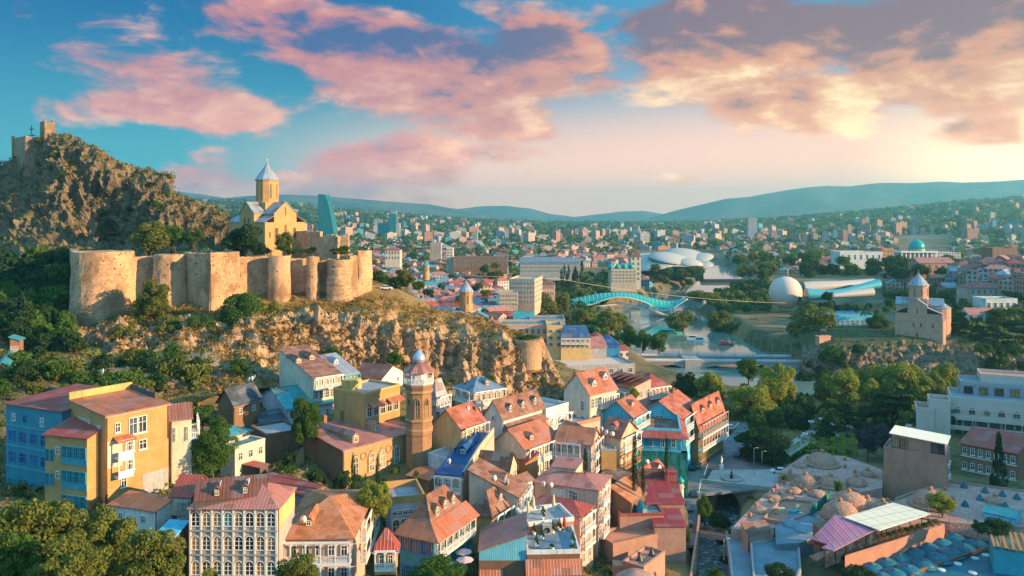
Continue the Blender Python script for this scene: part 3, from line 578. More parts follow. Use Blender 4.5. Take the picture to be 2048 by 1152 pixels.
def roof_z(h, x, y):
    w, d, H, rise = h.w, h.d, h.H, h.rise; k = h.kind
    if k in ('gx', 'hx') or (k == 'h' and w >= d): return H + rise * (1 - abs(y - d / 2) / (d / 2))
    if k in ('gy', 'hy', 'h'): return H + rise * (1 - abs(x - w / 2) / (w / 2))
    return H + rise * {'+y': y / d, '-y': 1 - y / d, '+x': x / w, '-x': 1 - x / w, 'f': 0}[k]
def house(name, label, M, Y, R=None, L=None, w=None, d=None, rz=None, H=6, wall='cream', roof=('h', 2.5, 'roof_red', .45), win=(), gal=(), dorm=(), chim=(), main='R', cat='house', group=None, parapet=None, into=None, zE=None, low=4.0, bands=()):
    """a house from its roof corner nearest the camera (M, at depth Y) and the far ends of its right (R) and left (L) eaves"""
    h = House(); m3 = W(M[0], M[1], Y)
    if zE is not None: m3.z = zE
    z = m3.z
    if rz is None:
        q = R if main == 'R' else L; e = G(q[0], q[1], z); v = Vector((e.x - m3.x, e.y - m3.y))
        if main == 'R': xd = v.normalized(); 
        else: xd = Vector((v.y, -v.x)).normalized()
    else: xd = Vector((math.cos(rad(rz)), math.sin(rad(rz))))
    yd = Vector((-xd.y, xd.x))
    def solve(dr, px):
        k = (px - 1024) / FOC; return (k * m3.y - m3.x) / (dr.x - k * dr.y)
    if w is None: w = solve(xd, R[0])
    if d is None: d = solve(yd, L[0])
    w = min(max(abs(w), 2.0), 60); d = min(max(abs(d), 2.0), 60)
    h.w, h.d, h.H, h.kind, h.rise = w, d, H, roof[0], roof[1]
    ang = math.atan2(xd.y, xd.x)
    base = Vector((m3.x, m3.y, z - H)); h.world = Matrix.Translation(base) @ Matrix.Rotation(ang, 4, 'Z')
    if into is None: h.root = empty(name, base, ang, label, cat, group); h.rel = Matrix.Identity(4)
    else: h.root = into.root; h.rel = into.world.inverted() @ h.world
    rt = h.root; X = lambda Mx: h.rel @ Mx
    ins = 0.12; wb = MB(); k = roof[0]; rise = roof[1]
    wl = MB(); H0 = H - 0.10
    zc = lambda x, y: roof_z(h, x, y) - 0.17 if k != 'f' else H0
    cs = [(0, 0), (w, 0), (w, d), (0, d)]
    def wallface(pts2):   # polygon along a facade from the foundations up to the roof underside
        wb.face([(pts2[0][0], pts2[0][1], -low), (pts2[-1][0], pts2[-1][1], -low)] + [(x, y, zc(x, y)) for x, y in reversed(pts2)])
    hip = k[0] == 'h'
    def mid(a, b_): return ((a[0] + b_[0]) / 2, (a[1] + b_[1]) / 2)
    for i in range(4):
        a, b_ = cs[i], cs[(i + 1) % 4]; gab = (k == 'gx' and i in (1, 3)) or (k == 'gy' and i in (0, 2))
        if hip: wb.face([(a[0], a[1], -low), (b_[0], b_[1], -low), (b_[0], b_[1], H0), (a[0], a[1], H0)])
        else: wallface([a, mid(a, b_), b_] if gab else [a, b_])
    wo = wb.build('wall', wall if not isinstance(wall, dict) else wall['main'], rt, h.rel.copy())
    rb = MB(); ov = roof[3] if len(roof) > 3 else .45
    if k == 'f':
        rb.box(0.02, 0.02, H0 - .3, w - .02, d - .02, H0 + .02); h.ro = rb.build('roof', roof[2], rt, h.rel.copy())
        pb = MB(); ph, pt = (parapet or (0.9, .3, wall))[:2]; pmat = (parapet or (0, 0, wall))[2]
        pb.box(-.05, -.05, H0 + .0, w + .05, pt, H0 + ph); pb.box(-.05, d - pt, H0, w + .05, d + .05, H0 + ph); pb.box(-.05, pt, H0, pt, d - pt, H0 + ph); pb.box(w - pt, pt, H0, w + .05, d - pt, H0 + ph)
        pb.build('parapet', pmat, rt, h.rel.copy())
    else:
        for p in roof_polys(w, d, H, k, rise, ov): rb.slab(p, .16)
        h.ro = rb.build('roof', roof[2], rt, h.rel.copy())
    flen = {'R': w, 'B': d, 'L': d, 'K': w}
    for it in win:
        fc, zb, n, ww, wh, st = it[:6]; u0, u1 = (it[6], it[7]) if len(it) > 7 else (0, 1); fm = it[8] if len(it) > 8 else 'white_paint'; pm = it[9] if len(it) > 9 else 'pane'; Lf = flen[fc]
        for q in range(n):
            u = Lf * (u0 + (u1 - u0) * (q + .5) / n)
            pmi = random.choice(pm) if isinstance(pm, (list, tuple)) else pm
            window(rt, X(face_M(h, fc, u, H - zb, 0.0)), st, min(ww, Lf * (u1 - u0) / n * .94), wh, fm, pmi)
    for it in gal:
        fc, zb, u0, u1, dp, npst, hp = it[:7]; mt = it[7] if len(it) > 7 else 'white_paint'; ar = it[8] if len(it) > 8 else True; sk = it[9] if len(it) > 9 else None; Lf = flen[fc]
        gallery(rt, X(face_M(h, fc, Lf * u0, H - zb)), Lf * (u1 - u0), dp, npst, hp, mt, ar, skirt=sk)
    for (fc, zb, hh, th, mt) in bands:
        bb = MB(); bb.box(-.0, -th, 0, flen[fc], .05, hh); bb.build('cornice', mt, rt, X(face_M(h, fc, 0, H - zb)))
    for it in dorm:
        fc, u, tf, dw, dh = it[:5]; wm = it[5] if len(it) > 5 else wall; half = {'R': d / 2, 'L': w / 2, 'B': w / 2, 'K': d / 2}[fc]
        if k[0] in '+-': half = d if k[1] == 'y' else w
        sl = rise / half; y0 = tf * half; zr = H + rise * tf; dep = min(dh / sl * 1.15, half * 1.3)
        base_m = X(face_M(h, fc, flen[fc] * u, zr, -y0))
        f = MB(); f.face([(-dw / 2, 0, -.2), (dw / 2, 0, -.2), (dw / 2, 0, dh), (0, 0, dh + dw * .45), (-dw / 2, 0, dh)]); 
        for s in (-1, 1): f.face([(s * dw / 2, 0, -.2), (s * dw / 2, 0, dh), (s * dw / 2, dep, dh), (s * dw / 2, dep, dep * sl * .9)][::s])
        o = f.build('dormer', wm, rt, base_m); g = MB(); e = dw / 2 + .15; ap = dh + dw * .45 + .08; zl = dh - .08
        g.slab([(-e, -.2, zl), (0, -.2, ap), (0, dep * 1.2, ap), (-e, dep * 1.2, zl)][::-1], .08); g.slab([(e, -.2, zl), (e, dep * 1.2, zl), (0, dep * 1.2, ap), (0, -.2, ap)][::-1], .08)
        link('roof', g.data('roof', roof[2]), o); window(o, T(0, -.01, .1), 'r', dw * .66, dh * .85, 'white_paint', 'pane')
    if k != 'f' and w > 3 and into is None:
        f = MB(); f.tube([(.12, -.14, -low * .5), (.12, -.14, H - .45), (.1, -ov * .7, H - .15)], .07, 5); f.build('downpipe', 'steel' if len(name) % 2 else 'rust_metal', rt)
        f = MB(); f.box(-ov, -ov - .12, H - .34 - (rise * ov / (d / 2) if k in ('gx', 'h', 'hx', 'hy') else 0), w + ov, -ov, H - .22 - (rise * ov / (d / 2) if k in ('gx', 'h', 'hx', 'hy') else 0))
        if k in ('gx', 'h', 'hx', '+y'): f.build('gutter', 'steel', rt)
        if k == 'gx': f = MB(); f.box(-ov, d / 2 - .18, H + rise - .03, w + ov, d / 2 + .18, H + rise + .1); f.build('ridge_cap', roof[2], rt)
    for (xf, yf, ch) in chim:
        x, y = xf * w, yf * d; zr = roof_z(h, x, y); f = MB(); f.box(x - .4, y - .4, zr - .6, x + .4, y + .4, zr + ch); f.box(x - .5, y - .5, zr + ch, x + .5, y + .5, zr + ch + .15); f.box(x - .25, y - .25, zr + ch + .15, x + .25, y + .25, zr + ch + .4); f.build('chimney', 'brick_red', rt, h.rel.copy())
    return h
def on_house(h, x, y, z): return h.world @ Vector((x, y, z))

# ---------------------------------------------------------------- small repeated things
DISH = {}
def dish(p, label, r=.55, rz=-60, mat='white_paint', group='satellite dishes on the roofs'):
    if mat not in DISH:
        f = MB(); prof = [(0, 0), (.35, .02), (.7, .08), (1, .18)]; f.lathe(prof, 16); f.lathe([(q, z - .03) for q, z in prof], 16)
        g = MB(); g.tube([(0, 0, .0), (0, -.1, -.5), (0, -.1, -1.3)], .07); g.tube([(0, -.9, .15), (0, -.1, .8)], .04); DISH[mat] = (f.data('reflector', mat, False), g.data('mast', 'steel', False))
    o = empty('satellite_dish', p, rad(rz), label, 'satellite dish', group); a = link('reflector', DISH[mat][0], o, Matrix.Rotation(rad(68), 4, 'X') @ Matrix.Scale(r, 4)); link('mast', DISH[mat][1], o, Matrix.Scale(r, 4)); return o

# ---------------------------------------------------------------- trees
def leaves_mesh(name, mat, n, size, lobes, lr, seed, shape='broad', flat=0.0):
    """a crown in the unit ball made of n leaf sprays gathered in clumps"""
    rg = np.random.default_rng(seed); C_ = []
    if shape == 'cypress':
        zc = rg.uniform(-1, 1, lobes); rr = .75 * np.sqrt(np.clip(1 - np.abs(zc) ** 2.2, 0, 1)) * np.where(zc < 0, 1, 1 - .35 * zc); th = rg.uniform(0, 6.28, lobes); C_ = np.stack([rr * np.cos(th) * .6, rr * np.sin(th) * .6, zc * .93], -1)
    elif shape == 'cone':
        zc = rg.uniform(-1, .92, lobes); rr = (1 - zc) / 2 * .85; th = rg.uniform(0, 6.28, lobes); C_ = np.stack([rr * np.cos(th), rr * np.sin(th), zc], -1)
    elif shape == 'cedar':
        lev = rg.integers(0, 5, lobes); zc = -.6 + lev * .36 + rg.normal(0, .04, lobes); rr = (1 - lev * .17) * np.sqrt(rg.uniform(.05, 1, lobes)) * .85; th = rg.uniform(0, 6.28, lobes); C_ = np.stack([rr * np.cos(th), rr * np.sin(th), zc], -1)
    elif shape == 'bush':
        v = rg.normal(size=(lobes, 3)); v /= np.linalg.norm(v, axis=1, keepdims=True); C_ = v * rg.uniform(.35, .78, (lobes, 1)); C_[:, 2] = np.abs(C_[:, 2]) * 1.5 - .75
    else:
        v = rg.normal(size=(lobes, 3)); v /= np.linalg.norm(v, axis=1, keepdims=True); C_ = v * rg.uniform(.38, .80, (lobes, 1)) * np.array([1, 1, .92])
    rad_ = lr * rg.uniform(.65, 1.25, lobes)
    li = rg.integers(0, lobes, n); v = rg.normal(size=(n, 3)); v /= np.linalg.norm(v, axis=1, keepdims=True)
    up = rg.random(n) < .35; v[up, 2] = np.abs(v[up, 2])
    sc = np.array([1, 1, {'cedar': .28, 'cypress': 1.8}.get(shape, .85)])
    p = C_[li] + v * (rad_[li] * rg.uniform(.55, 1.0, n) ** .6)[:, None] * sc
    nrm = v * .9 + rg.normal(0, .55, (n, 3)) + np.array([0, 0, .25]); nrm /= np.linalg.norm(nrm, axis=1, keepdims=True)
    t_ = np.cross(nrm, rg.normal(size=(n, 3))); t_ /= np.linalg.norm(t_, axis=1, keepdims=True); b_ = np.cross(nrm, t_)
    s = size * rg.uniform(.6, 1.35, (n, 1)); e = rg.uniform(.45, .8, (n, 1))
    q = np.stack([p - t_ * s, p - b_ * s * e + nrm * s * .12, p + t_ * s, p + b_ * s * e + nrm * s * .12], 1).reshape(-1, 3)
    me = bpy.data.meshes.new(name); me.vertices.add(4 * n); me.vertices.foreach_set('co', q.ravel()); me.loops.add(4 * n); me.loops.foreach_set('vertex_index', np.arange(4 * n, dtype=np.int32)); me.polygons.add(n); me.polygons.foreach_set('loop_start', np.arange(0, 4 * n, 4, dtype=np.int32)); me.update(calc_edges=True)
    me.materials.append(MAT[mat]); return me
CROWN = {}
def crown(kind, mat, lod, var):
    key = (kind, mat, lod, var)
    if key not in CROWN:
        n, sz = {0: (17000, .037), 1: (5200, .062), 2: (1500, .105), 3: (260, .24)}[lod]; sd = hash((kind, lod, var)) % 9999 if False else (sum(map(ord, kind)) * 31 + lod * 7 + var * 101)
        par = {'broad': (30, .34), 'fluffy': (60, .24), 'plane': (22, .36), 'bush': (26, .36), 'cypress': (40, .24), 'cone': (60, .20), 'cedar': (42, .30)}[kind]
        CROWN[key] = leaves_mesh('crown', mat, int(n * (1.0 if kind != 'cypress' else .6)), sz * (.8 if kind in ('cypress', 'cone') else 1), par[0], par[1], sd, {'fluffy': 'broad', 'plane': 'broad'}.get(kind, kind))
    return CROWN[key]
TRK = {}
def trunk_mesh(kind):
    if kind not in TRK:
        f = MB(); f.tube([(0, 0, -.2), (.02, 0, .35), (-.01, .01, .7), (0, 0, 1.0)], [.09, .065, .05, .03], 8)
        rg = random.Random(5)
        if kind != 'thin':
            for k in range(7):
                a = k * 2.4; z0 = .45 + .08 * (k % 4); f.tube([(0, 0, z0), (.16 * math.cos(a), .16 * math.sin(a), z0 + .18), (.34 * math.cos(a), .34 * math.sin(a), z0 + .42)], [.035, .025, .008], 5)
        TRK[kind] = f.data('trunk', 'bark', False)
    return TRK[kind]
LABELS_SEEN = {}
def tree(px, top, bot, hw, Y, kind='broad', mat='leaf_green', label=None, group=None, lod=1, zg=None, name=None, parts=True, cat='tree', depthf=1.0):
    """a tree whose crown spans top..bot and px-hw..px+hw in the photograph at depth Y"""
    c = W(px, (top + bot) / 2, Y); rx = hw / FOC * Y; rz_ = (bot - top) / 2 / FOC * Y
    if zg is None: zg = gz1(c.x, c.y)
    zg = min(zg, c.z - rz_ * .8); rot = random.uniform(0, 6.28)
    nm = name or {'cypress': 'cypress_tree', 'cone': 'conifer_tree', 'cedar': 'cedar_tree', 'bush': 'bush'}.get(kind, 'broadleaf_tree')
    cr = crown(kind, mat, lod, random.randint(0, 2))
    if not parts:
        o = link(nm, cr); o.location = c; o.rotation_euler = (0, 0, rot); o.scale = (rx, rx * depthf, rz_); return tag(o, label, cat, group)
    root = empty(nm, (c.x, c.y, zg), 0, label, cat, group)
    link('crown', cr, root, Matrix.Translation((0, 0, c.z - zg)) @ Matrix.Rotation(rot, 4, 'Z') @ Matrix.Diagonal((rx, rx * depthf, rz_, 1)))
    th = max(c.z - zg + rz_ * .35, .6)
    tw = max(min(rx * .9, rz_ * 1.2), .6)
    link('trunk', trunk_mesh('thin' if kind in ('cypress', 'cone', 'bush') else 'std'), root, Matrix.Rotation(rot, 4, 'Z') @ Matrix.Diagonal((tw, tw, th, 1)))
    return root
# ---------------------------------------------------------------- the fortress on the ridge
def stonemat(name, c, c2, stain):
    m, t, b = base_mat(name); tc = t.new('TexCoord'); co = tc.outputs['Object']
    br = t.new('TexBrick', {'Vector': tc.outputs['UV'], 'Color1': c, 'Color2': tuple(x * .72 for x in c2), 'Mortar': tuple(x * .4 for x in c2), 'Scale': 1.0, 'Mortar Size': 0.05, 'Mortar Smooth': .6, 'Brick Width': 1.3, 'Row Height': .62})
    n1 = t.noise(t.vec('MULTIPLY', co, (.16, .16, .09)), 1.0, 6, .66); n2 = t.noise(co, 1.1, 6, .72); n3 = t.noise(co, .07, 4, .6)
    col = t.mix(t.mr(n1, .46, .58), br.outputs['Color'], stain); col = t.mix(t.m('MULTIPLY', t.mr(n2, .46, .62), .75), col, tuple(x * .5 for x in c)); col = t.mix(t.m('MULTIPLY', t.mr(n3, .45, .6), .4), col, tuple(min(1, x * 1.25) for x in c))
    su = t.new('SeparateXYZ', {0: tc.outputs['UV']}); hu = t.m('ABSOLUTE', t.m('SUBTRACT', t.m('FRACT', t.m('DIVIDE', su.outputs[0], 3.4)), .5)); hv = t.m('ABSOLUTE', t.m('SUBTRACT', t.m('FRACT', t.m('DIVIDE', su.outputs[1], 2.9)), .5)); wn_ = t.new('TexWhiteNoise', {'Vector': t.vec('FLOOR', t.vec('DIVIDE', tc.outputs['UV'], (3.4, 2.9, 1)))}, noise_dimensions='2D').outputs[0]
    hole = t.m('MULTIPLY', t.m('MULTIPLY', t.m('LESS_THAN', hu, .07), t.m('LESS_THAN', hv, .08)), t.m('GREATER_THAN', wn_, .45)); col = t.mix(hole, col, (.03, .02, .015))
    t.put(b.inputs['Base Color'], col); b.inputs['Roughness'].default_value = .95; bump(t, b, t.m('ADD', t.m('MULTIPLY', n2, 1.5), t.m('MULTIPLY', br.outputs['Fac'], -.5)), .8, .25); return m
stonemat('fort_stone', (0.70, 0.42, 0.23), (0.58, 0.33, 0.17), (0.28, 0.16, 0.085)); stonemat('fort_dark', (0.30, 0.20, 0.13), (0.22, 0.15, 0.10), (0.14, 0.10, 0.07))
paint('asphalt', (.07, .07, .075), .85); stonemat('ruin_stone', (0.42, 0.28, 0.17), (0.34, 0.22, 0.13), (0.20, 0.14, 0.09))
fort = empty('fortress', W(450, 610, 268), 0, 'long ochre stone fortress wall with round towers on the ridge below the church', 'fortress')
finv = Matrix.Translation(-fort.location)
def fpart(name, mb, mat): o = mb.build(name, mat, fort, finv); return o
def rough_lathe(mb, c, r0, r1, z0, z1, n=40, nz=10, a0=0, a1=6.2832, amp=.16, seed=0, rings=()):
    vs = []; fs = []
    for j in range(nz + 1):
        t_ = j / nz; r = r0 + (r1 - r0) * t_
        for (zr, dr) in rings:
            if abs(t_ - zr) < .06: r += dr
        for i in range(n + 1):
            a = a0 + (a1 - a0) * i / n; d = mnoise.noise(Vector((c[0] + r * math.cos(a), c[1] + r * math.sin(a) + seed, (z0 + (z1 - z0) * t_) * .6)) * .5) * amp
            zt = z0 + (z1 - z0) * t_ + (mnoise.noise(Vector((a * 3, seed, 0))) * .5 if j == nz else 0)
            vs.append((c[0] + (r + d) * math.cos(a), c[1] + (r + d) * math.sin(a), zt))
    for j in range(nz):
        for i in range(n): fs.append((j * (n + 1) + i, j * (n + 1) + i + 1, (j + 1) * (n + 1) + i + 1, (j + 1) * (n + 1) + i))
    mb.mesh(vs, fs, False); k = nz * (n + 1); mb.face([vs[k + i] for i in range(n)])
def rwall(mb, p0, p1, z0, z1, th=2.2, n=14, batter=.6):
    """a rough stone wall between two plan points, ragged on top"""
    p0, p1 = Vector(p0), Vector(p1); d = (p1 - p0); L = d.length; d.normalize(); nn = Vector((d.y, -d.x)); n = max(n, int(L / 1.2)); F_ = []; B_ = []
    for j in range(9):
        t_ = j / 8; row = []
        for i in range(n + 1):
            s = L * i / n; q = p0 + d * s; o = batter * (1 - t_) + .14 * mnoise.noise(Vector((q.x, q.y, t_ * 9)) * .6); zt = z0 + (z1 - z0) * t_ + (.35 * mnoise.noise(Vector((s * .35, q.x, 3))) if j == 8 else 0)
            row.append((q.x + nn.x * o, q.y + nn.y * o, zt))
        F_.append(row)
    mb.grid(F_, False); top = F_[-1]; mb.grid([top, [(x - nn.x * th, y - nn.y * th, z) for x, y, z in top]], False); mb.grid([[(x - nn.x * th, y - nn.y * th, z) for x, y, z in top], [(x - nn.x * th, y - nn.y * th, z0) for x, y, z in F_[0]]], False)
    for e in (0, -1): mb.face([F_[0][e], F_[-1][e], (F_[-1][e][0] - nn.x * th, F_[-1][e][1] - nn.y * th, F_[-1][e][2]), (F_[0][e][0] - nn.x * th, F_[0][e][1] - nn.y * th, z0)])
def pl(px, Y): q = W(px, 500, Y); return (q.x, q.y)
def zt(py, Y): return CAMZ - (py - HZ) / FOC * Y
c0 = pl(207, 266); mb = MB(); rough_lathe(mb, c0, 10.6, 9.3, zt(690, 262), zt(505, 258), 56, 16, amp=.3); fpart('tower', mb, 'fort_stone')
for p_, q_, tp_, Yt_ in ((pl(262, 266), pl(312, 274), 513, 270), (pl(470, 273), pl(545, 281), 513, 277), (pl(574, 282), pl(622, 284.5), 517, 283), (pl(630, 284.5), pl(664, 286.5), 518, 285), (pl(700, 280), pl(743, 290), 510, 284), (pl(743, 290), pl(735, 312), 510, 288), (pl(160, 272), pl(152, 300), 505, 270)): mb = MB(); rwall(mb, p_, q_, 36, zt(tp_, Yt_)); fpart('curtain_wall', mb, 'fort_stone')
mb = MB(); rwall(mb, pl(716, 283.6), pl(743, 289.8), 50, zt(502, 284), 2.0); fpart('parapet', mb, 'fort_stone')
mb = MB(); rough_lathe(mb, pl(340, 270), 6.4, 4.9, 36, zt(510, 266), 36, 12, amp=.25, seed=2); fpart('tower', mb, 'fort_stone')
mb = MB(); a, b_, c_ = pl(366, 272), pl(421, 261), pl(479, 271); rwall(mb, a, b_, 36, zt(507, 265)); rwall(mb, b_, c_, 36, zt(505, 264)); fpart('square_tower', mb, 'fort_stone')
for px_, Y_, r_, tp, sd in ((559, 276, 3.6, 513, 4), (626, 280, 2.2, 514, 6)):
    mb = MB(); rough_lathe(mb, pl(px_, Y_), r_ * 1.1, r_, 36, zt(tp, Y_ - r_), 28, 12, seed=sd); fpart('tower', mb, 'fort_stone')
mb = MB(); rough_lathe(mb, pl(679, 281), 4.8, 4.0, 38, zt(520, 277), 36, 30, seed=8, rings=((.25, .22), (.45, .2), (.62, .18), (.8, .15), (.95, .25))); fpart('tower', mb, 'fort_stone')
up = empty('courtyard_wall', W(640, 510, 298), 0, 'stepped ochre wall right of the church with a tall pier at its corner', 'wall')
mb = MB(); rwall(mb, pl(590, 312), pl(622, 308), 54, zt(462, 310), 1.4); rwall(mb, pl(622, 306), pl(640, 304), 54, zt(463, 305), 1.4); rwall(mb, pl(640, 304), pl(676, 300), 54, zt(473, 302), 1.4); rwall(mb, pl(652, 303), pl(672, 301), 60, zt(470, 302), 1.2); mb.build('wall', 'fort_stone', up, Matrix.Translation(-up.location))
mb = MB(); mb.box(-1.4, -1.2, -6, 1.4, 1.2, 8.1); mb.build('pier', 'fort_stone', up, Matrix.Translation(W(690, 515, 293) - up.location))
bf = empty('bell_frame', W(623, 463, 306), 0, 'small bell hanging in an iron frame on the courtyard wall', 'bell frame')
mb = MB(); mb.tube([(-1.2, 0, 0), (-1.2, 0, 2.6)], .09); mb.tube([(1.2, 0, 0), (1.2, 0, 2.6)], .09); mb.tube([(-1.4, 0, 2.6), (0, 0, 2.9), (1.4, 0, 2.6)], .09); mb.build('frame', 'dark_metal', bf)
mb = MB(); mb.lathe([(.55, 0), (.45, .25), (.3, .7), (.1, .95), (0, 1)], 12, (0, 0, 1.2)); mb.build('bell', 'bronze', bf)
# lower bastion, round stone remnant at the end of the ridge
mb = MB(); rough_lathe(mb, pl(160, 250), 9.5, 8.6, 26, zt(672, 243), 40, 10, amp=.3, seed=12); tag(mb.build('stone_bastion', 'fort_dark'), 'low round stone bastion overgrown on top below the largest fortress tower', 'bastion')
bs = empty('stone_turret', W(1058, 710, 259), 0, 'round brick turret stump with green shrubs on top at the end of the cliff', 'turret')
mb = MB(); rough_lathe(mb, (0, 0), 4.6, 4.5, -5, 5.2, 40, 10, amp=.12, seed=15, rings=((.0, -.8), (.95, .15))); mb.build('wall', 'fort_stone', bs)
# ruins on the summit
sm = empty('ruined_tower', W(95, 300, 380), 0, 'ruined square stone tower stump on the very top of the crag', 'ruin')
mb = MB(); a, b_, c_, d_ = pl(80, 383), pl(89, 377), pl(110, 380), pl(100, 387)
zb_ = 95
for p, q, tp in ((a, b_, 243), (b_, c_, 245), (c_, d_, 243), (d_, a, 245)): rwall(mb, p, q, zb_, zt(tp, 380), .9, 8, .3)
mb.build('wall', 'ruin_stone', sm, Matrix.Translation(-sm.location))
lw = empty('ruined_wall', W(55, 300, 384), 0, 'ruined stone wall with a corner block left of the summit tower', 'ruin')
mb = MB(); rwall(mb, pl(29, 390), pl(52, 378), 80, zt(274, 384), 1.2); rwall(mb, pl(50, 378), pl(80, 380), 80, zt(275, 380), 1.5); rwall(mb, pl(29, 391), pl(34, 400), 80, zt(272, 390), 1.2); mb.build('wall', 'ruin_stone', lw, Matrix.Translation(-lw.location))
def cross(p, h, label, mat='dark_metal', foot=True):
    o = empty('cross', p, 0, label, 'cross'); f = MB(); f.box(-.14, -.1, 0, .14, .1, h); f.box(-h * .22, -.09, h * .62, h * .22, .09, h * .70); f.build('bars', mat, o)
    if foot: g = MB(); g.lathe([(1.3, 0), (.9, .7), (.5, 1.1)], 8); g.build('plinth', 'concrete', o)
    return o
cross(W(63, 272, 384), 5.0, 'thin iron cross standing on the ruined wall beside the summit tower')
lo = empty('valley_tower', W(85, 580, 305), 0, 'small square stone tower standing in dark trees left of the fortress', 'tower')
mb = MB(); a, b_, c_, d_ = pl(64, 306), pl(76, 301), pl(106, 305), pl(95, 311)
for p, q in ((a, b_), (b_, c_), (c_, d_), (d_, a)): rwall(mb, p, q, 36, zt(530, 304), .8, 8, .5)
mb.build('wall', 'ruin_stone', lo, Matrix.Translation(-lo.location))
# viewing platform at the left edge
vp = empty('viewing_platform', W(0, 322, 400), 0, 'white railed viewing platform at the left edge beside the crag', 'platform')
mb = MB(); mb.box(-8, -3, -.6, 4.5, 3, 0); mb.build('deck', 'concrete', vp); link('railing', rail_mesh(12.4, 1.6, 'white_paint', 1.0), vp, T(-8, -2.9, 0)); mb = MB(); mb.tube([(0, 0, -14), (0, 0, -.6)], .5); mb.build('column', 'concrete', vp)

# ---------------------------------------------------------------- two cross-domed churches
def church(name, label, origin, rz, w, d, ax, ay, low, arm, apex, dr, dz0, dz1, top, wall, roofm, win, slope=.35, apse=None, nd=12, slits=8):
    rt = empty(name, origin, rad(rz), label, 'church'); f = MB(); o = .35
    f.box(0, 0, -5, w, d, low - .1); f.box(ax[0], -.06, -4.9, ax[1], d + .06, arm - .1); f.box(-.06, ay[0], -4.8, w + .06, ay[1], arm - .12)
    xm, ym = (ax[0] + ax[1]) / 2, (ay[0] + ay[1]) / 2
    for y in (-.06, d + .06 - .5): f.extr([(ax[0], y, arm - .1), (ax[1], y, arm - .1), (xm, y, apex - .15)], (0, .5, 0))
    for x in (-.06, w + .06 - .5): f.extr([(x, ay[0], arm - .1), (x, ay[1], arm - .1), (x, ym, apex - .15)], (.5, 0, 0))
    if apse:
        for (cx, cy, r, hh) in apse: f.lathe([(r, -5), (r, hh)], 14, (cx, cy, 0), False)
    f.build('wall', wall, rt)
    r = MB(); sx = (apex - arm) / (xm - ax[0])
    for s in (0, 1):
        x = ax[s]; e = -o if s == 0 else o; pts = [(x + e, -o, arm - sx * o), (x + e, d + o, arm - sx * o), (xm, d + o, apex), (xm, -o, apex)]; r.slab(pts if s else pts[::-1], .14)
        y = ay[s]; pts = [(-o, y + e, arm - sx * o), (w + o, y + e, arm - sx * o), (w + o, ym, apex), (-o, ym, apex)]; r.slab(pts[::-1] if s else pts, .14)
    dl = arm - low
    for (x0, x1, y0, y1, sxd) in ((-o, ax[0], -o, ay[0], 1), (ax[1], w + o, -o, ay[0], -1), (-o, ax[0], ay[1], d + o, 1), (ax[1], w + o, ay[1], d + o, -1)):
        k = min(.75 * dl, (x1 - x0) * .55); z0, z1 = (low, low + k) if sxd > 0 else (low + k, low); r.slab([(x0, y0, z0), (x1, y0, z1), (x1, y1, z1), (x0, y1, z0)], .14)
    if apse:
        for (cx, cy, rr, hh) in apse: r.lathe([(rr + .3, hh), (0, hh + rr * .7)], 14, (cx, cy, 0), False)
    r.build('roof', roofm, rt)
    g = MB(); g.lathe([(dr * 1.04, dz0 - 3), (dr * 1.04, dz0 + .8), (dr, dz0 + .9), (dr, dz1 - .5), (dr * 1.06, dz1 - .45), (dr * 1.06, dz1)], nd, (xm, ym, 0), False); g.box(xm - dr * .95, ym - dr * .95, arm - 1, xm + dr * .95, ym + dr * .95, dz0 + .2); dm = g.build('drum', wall, rt)
    g = MB(); g.lathe([(dr * 1.13, dz1 - .05), (0.02, top)], nd, (xm, ym, 0), False); g.build('cone_roof', roofm, rt)
    g = MB(); g.tube([(xm, ym, top - .2), (xm, ym, top + 1.7)], .07); g.box(xm - .45, ym - .06, top + 1.0, xm + .45, ym + .06, top + 1.12); g.lathe([(0, -.3), (.25, -.1), (.25, .1), (0, .3)], 8, (xm, ym, top + .1)); g.build('cross', 'gold', rt)
    h_ = (dz1 - dz0) * .62
    for k in range(slits):
        a = 2 * math.pi * (k + .5) / slits; rr = dr * math.cos(math.pi / nd) + .02; window(rt, T(xm + rr * math.cos(a), ym + rr * math.sin(a), dz0 + (dz1 - dz0) * .2, a + math.pi / 2), 'a', dr * .24, h_, wall, 'pane')
    H = House(); H.w, H.d = w, d
    for (fc, u, z, ww, wh, st) in win: window(rt, face_M(H, fc, u, z, .07), st, ww, wh, wall, 'pane')
    return rt
church('hill_church', 'ochre stone church with a grey conical dome above the fortress wall', W(530, 497, 300) - Vector((0, 0, 0)), 55, 19, 22, (4.2, 14.8), (6.4, 15.2), 9.9, 13.4, 17.7, 4.25, 17.2, 26.3, 33.2, 'church_stone', 'roof_church',
    [('R', 9.5, 5.5, .9, 3.4, 'a'), ('R', 5.2, 2.2, 1.4, 5.6, 'a'), ('R', 13.8, 2.2, 1.4, 5.6, 'a'), ('R', 2.2, 4, .5, 2.2, 'a'), ('R', 17, 4, .5, 2.2, 'a'), ('R', 9.5, 12.4, .3, 3.2, 's'), ('L', 10.0, 7.0, 1.0, 4.6, 'a'), ('L', 12.6, 7.0, 1.0, 4.6, 'a'), ('L', 17.6, 3.4, .6, 2.6, 'a'), ('L', 4.0, 3.4, .6, 2.6, 'a')])
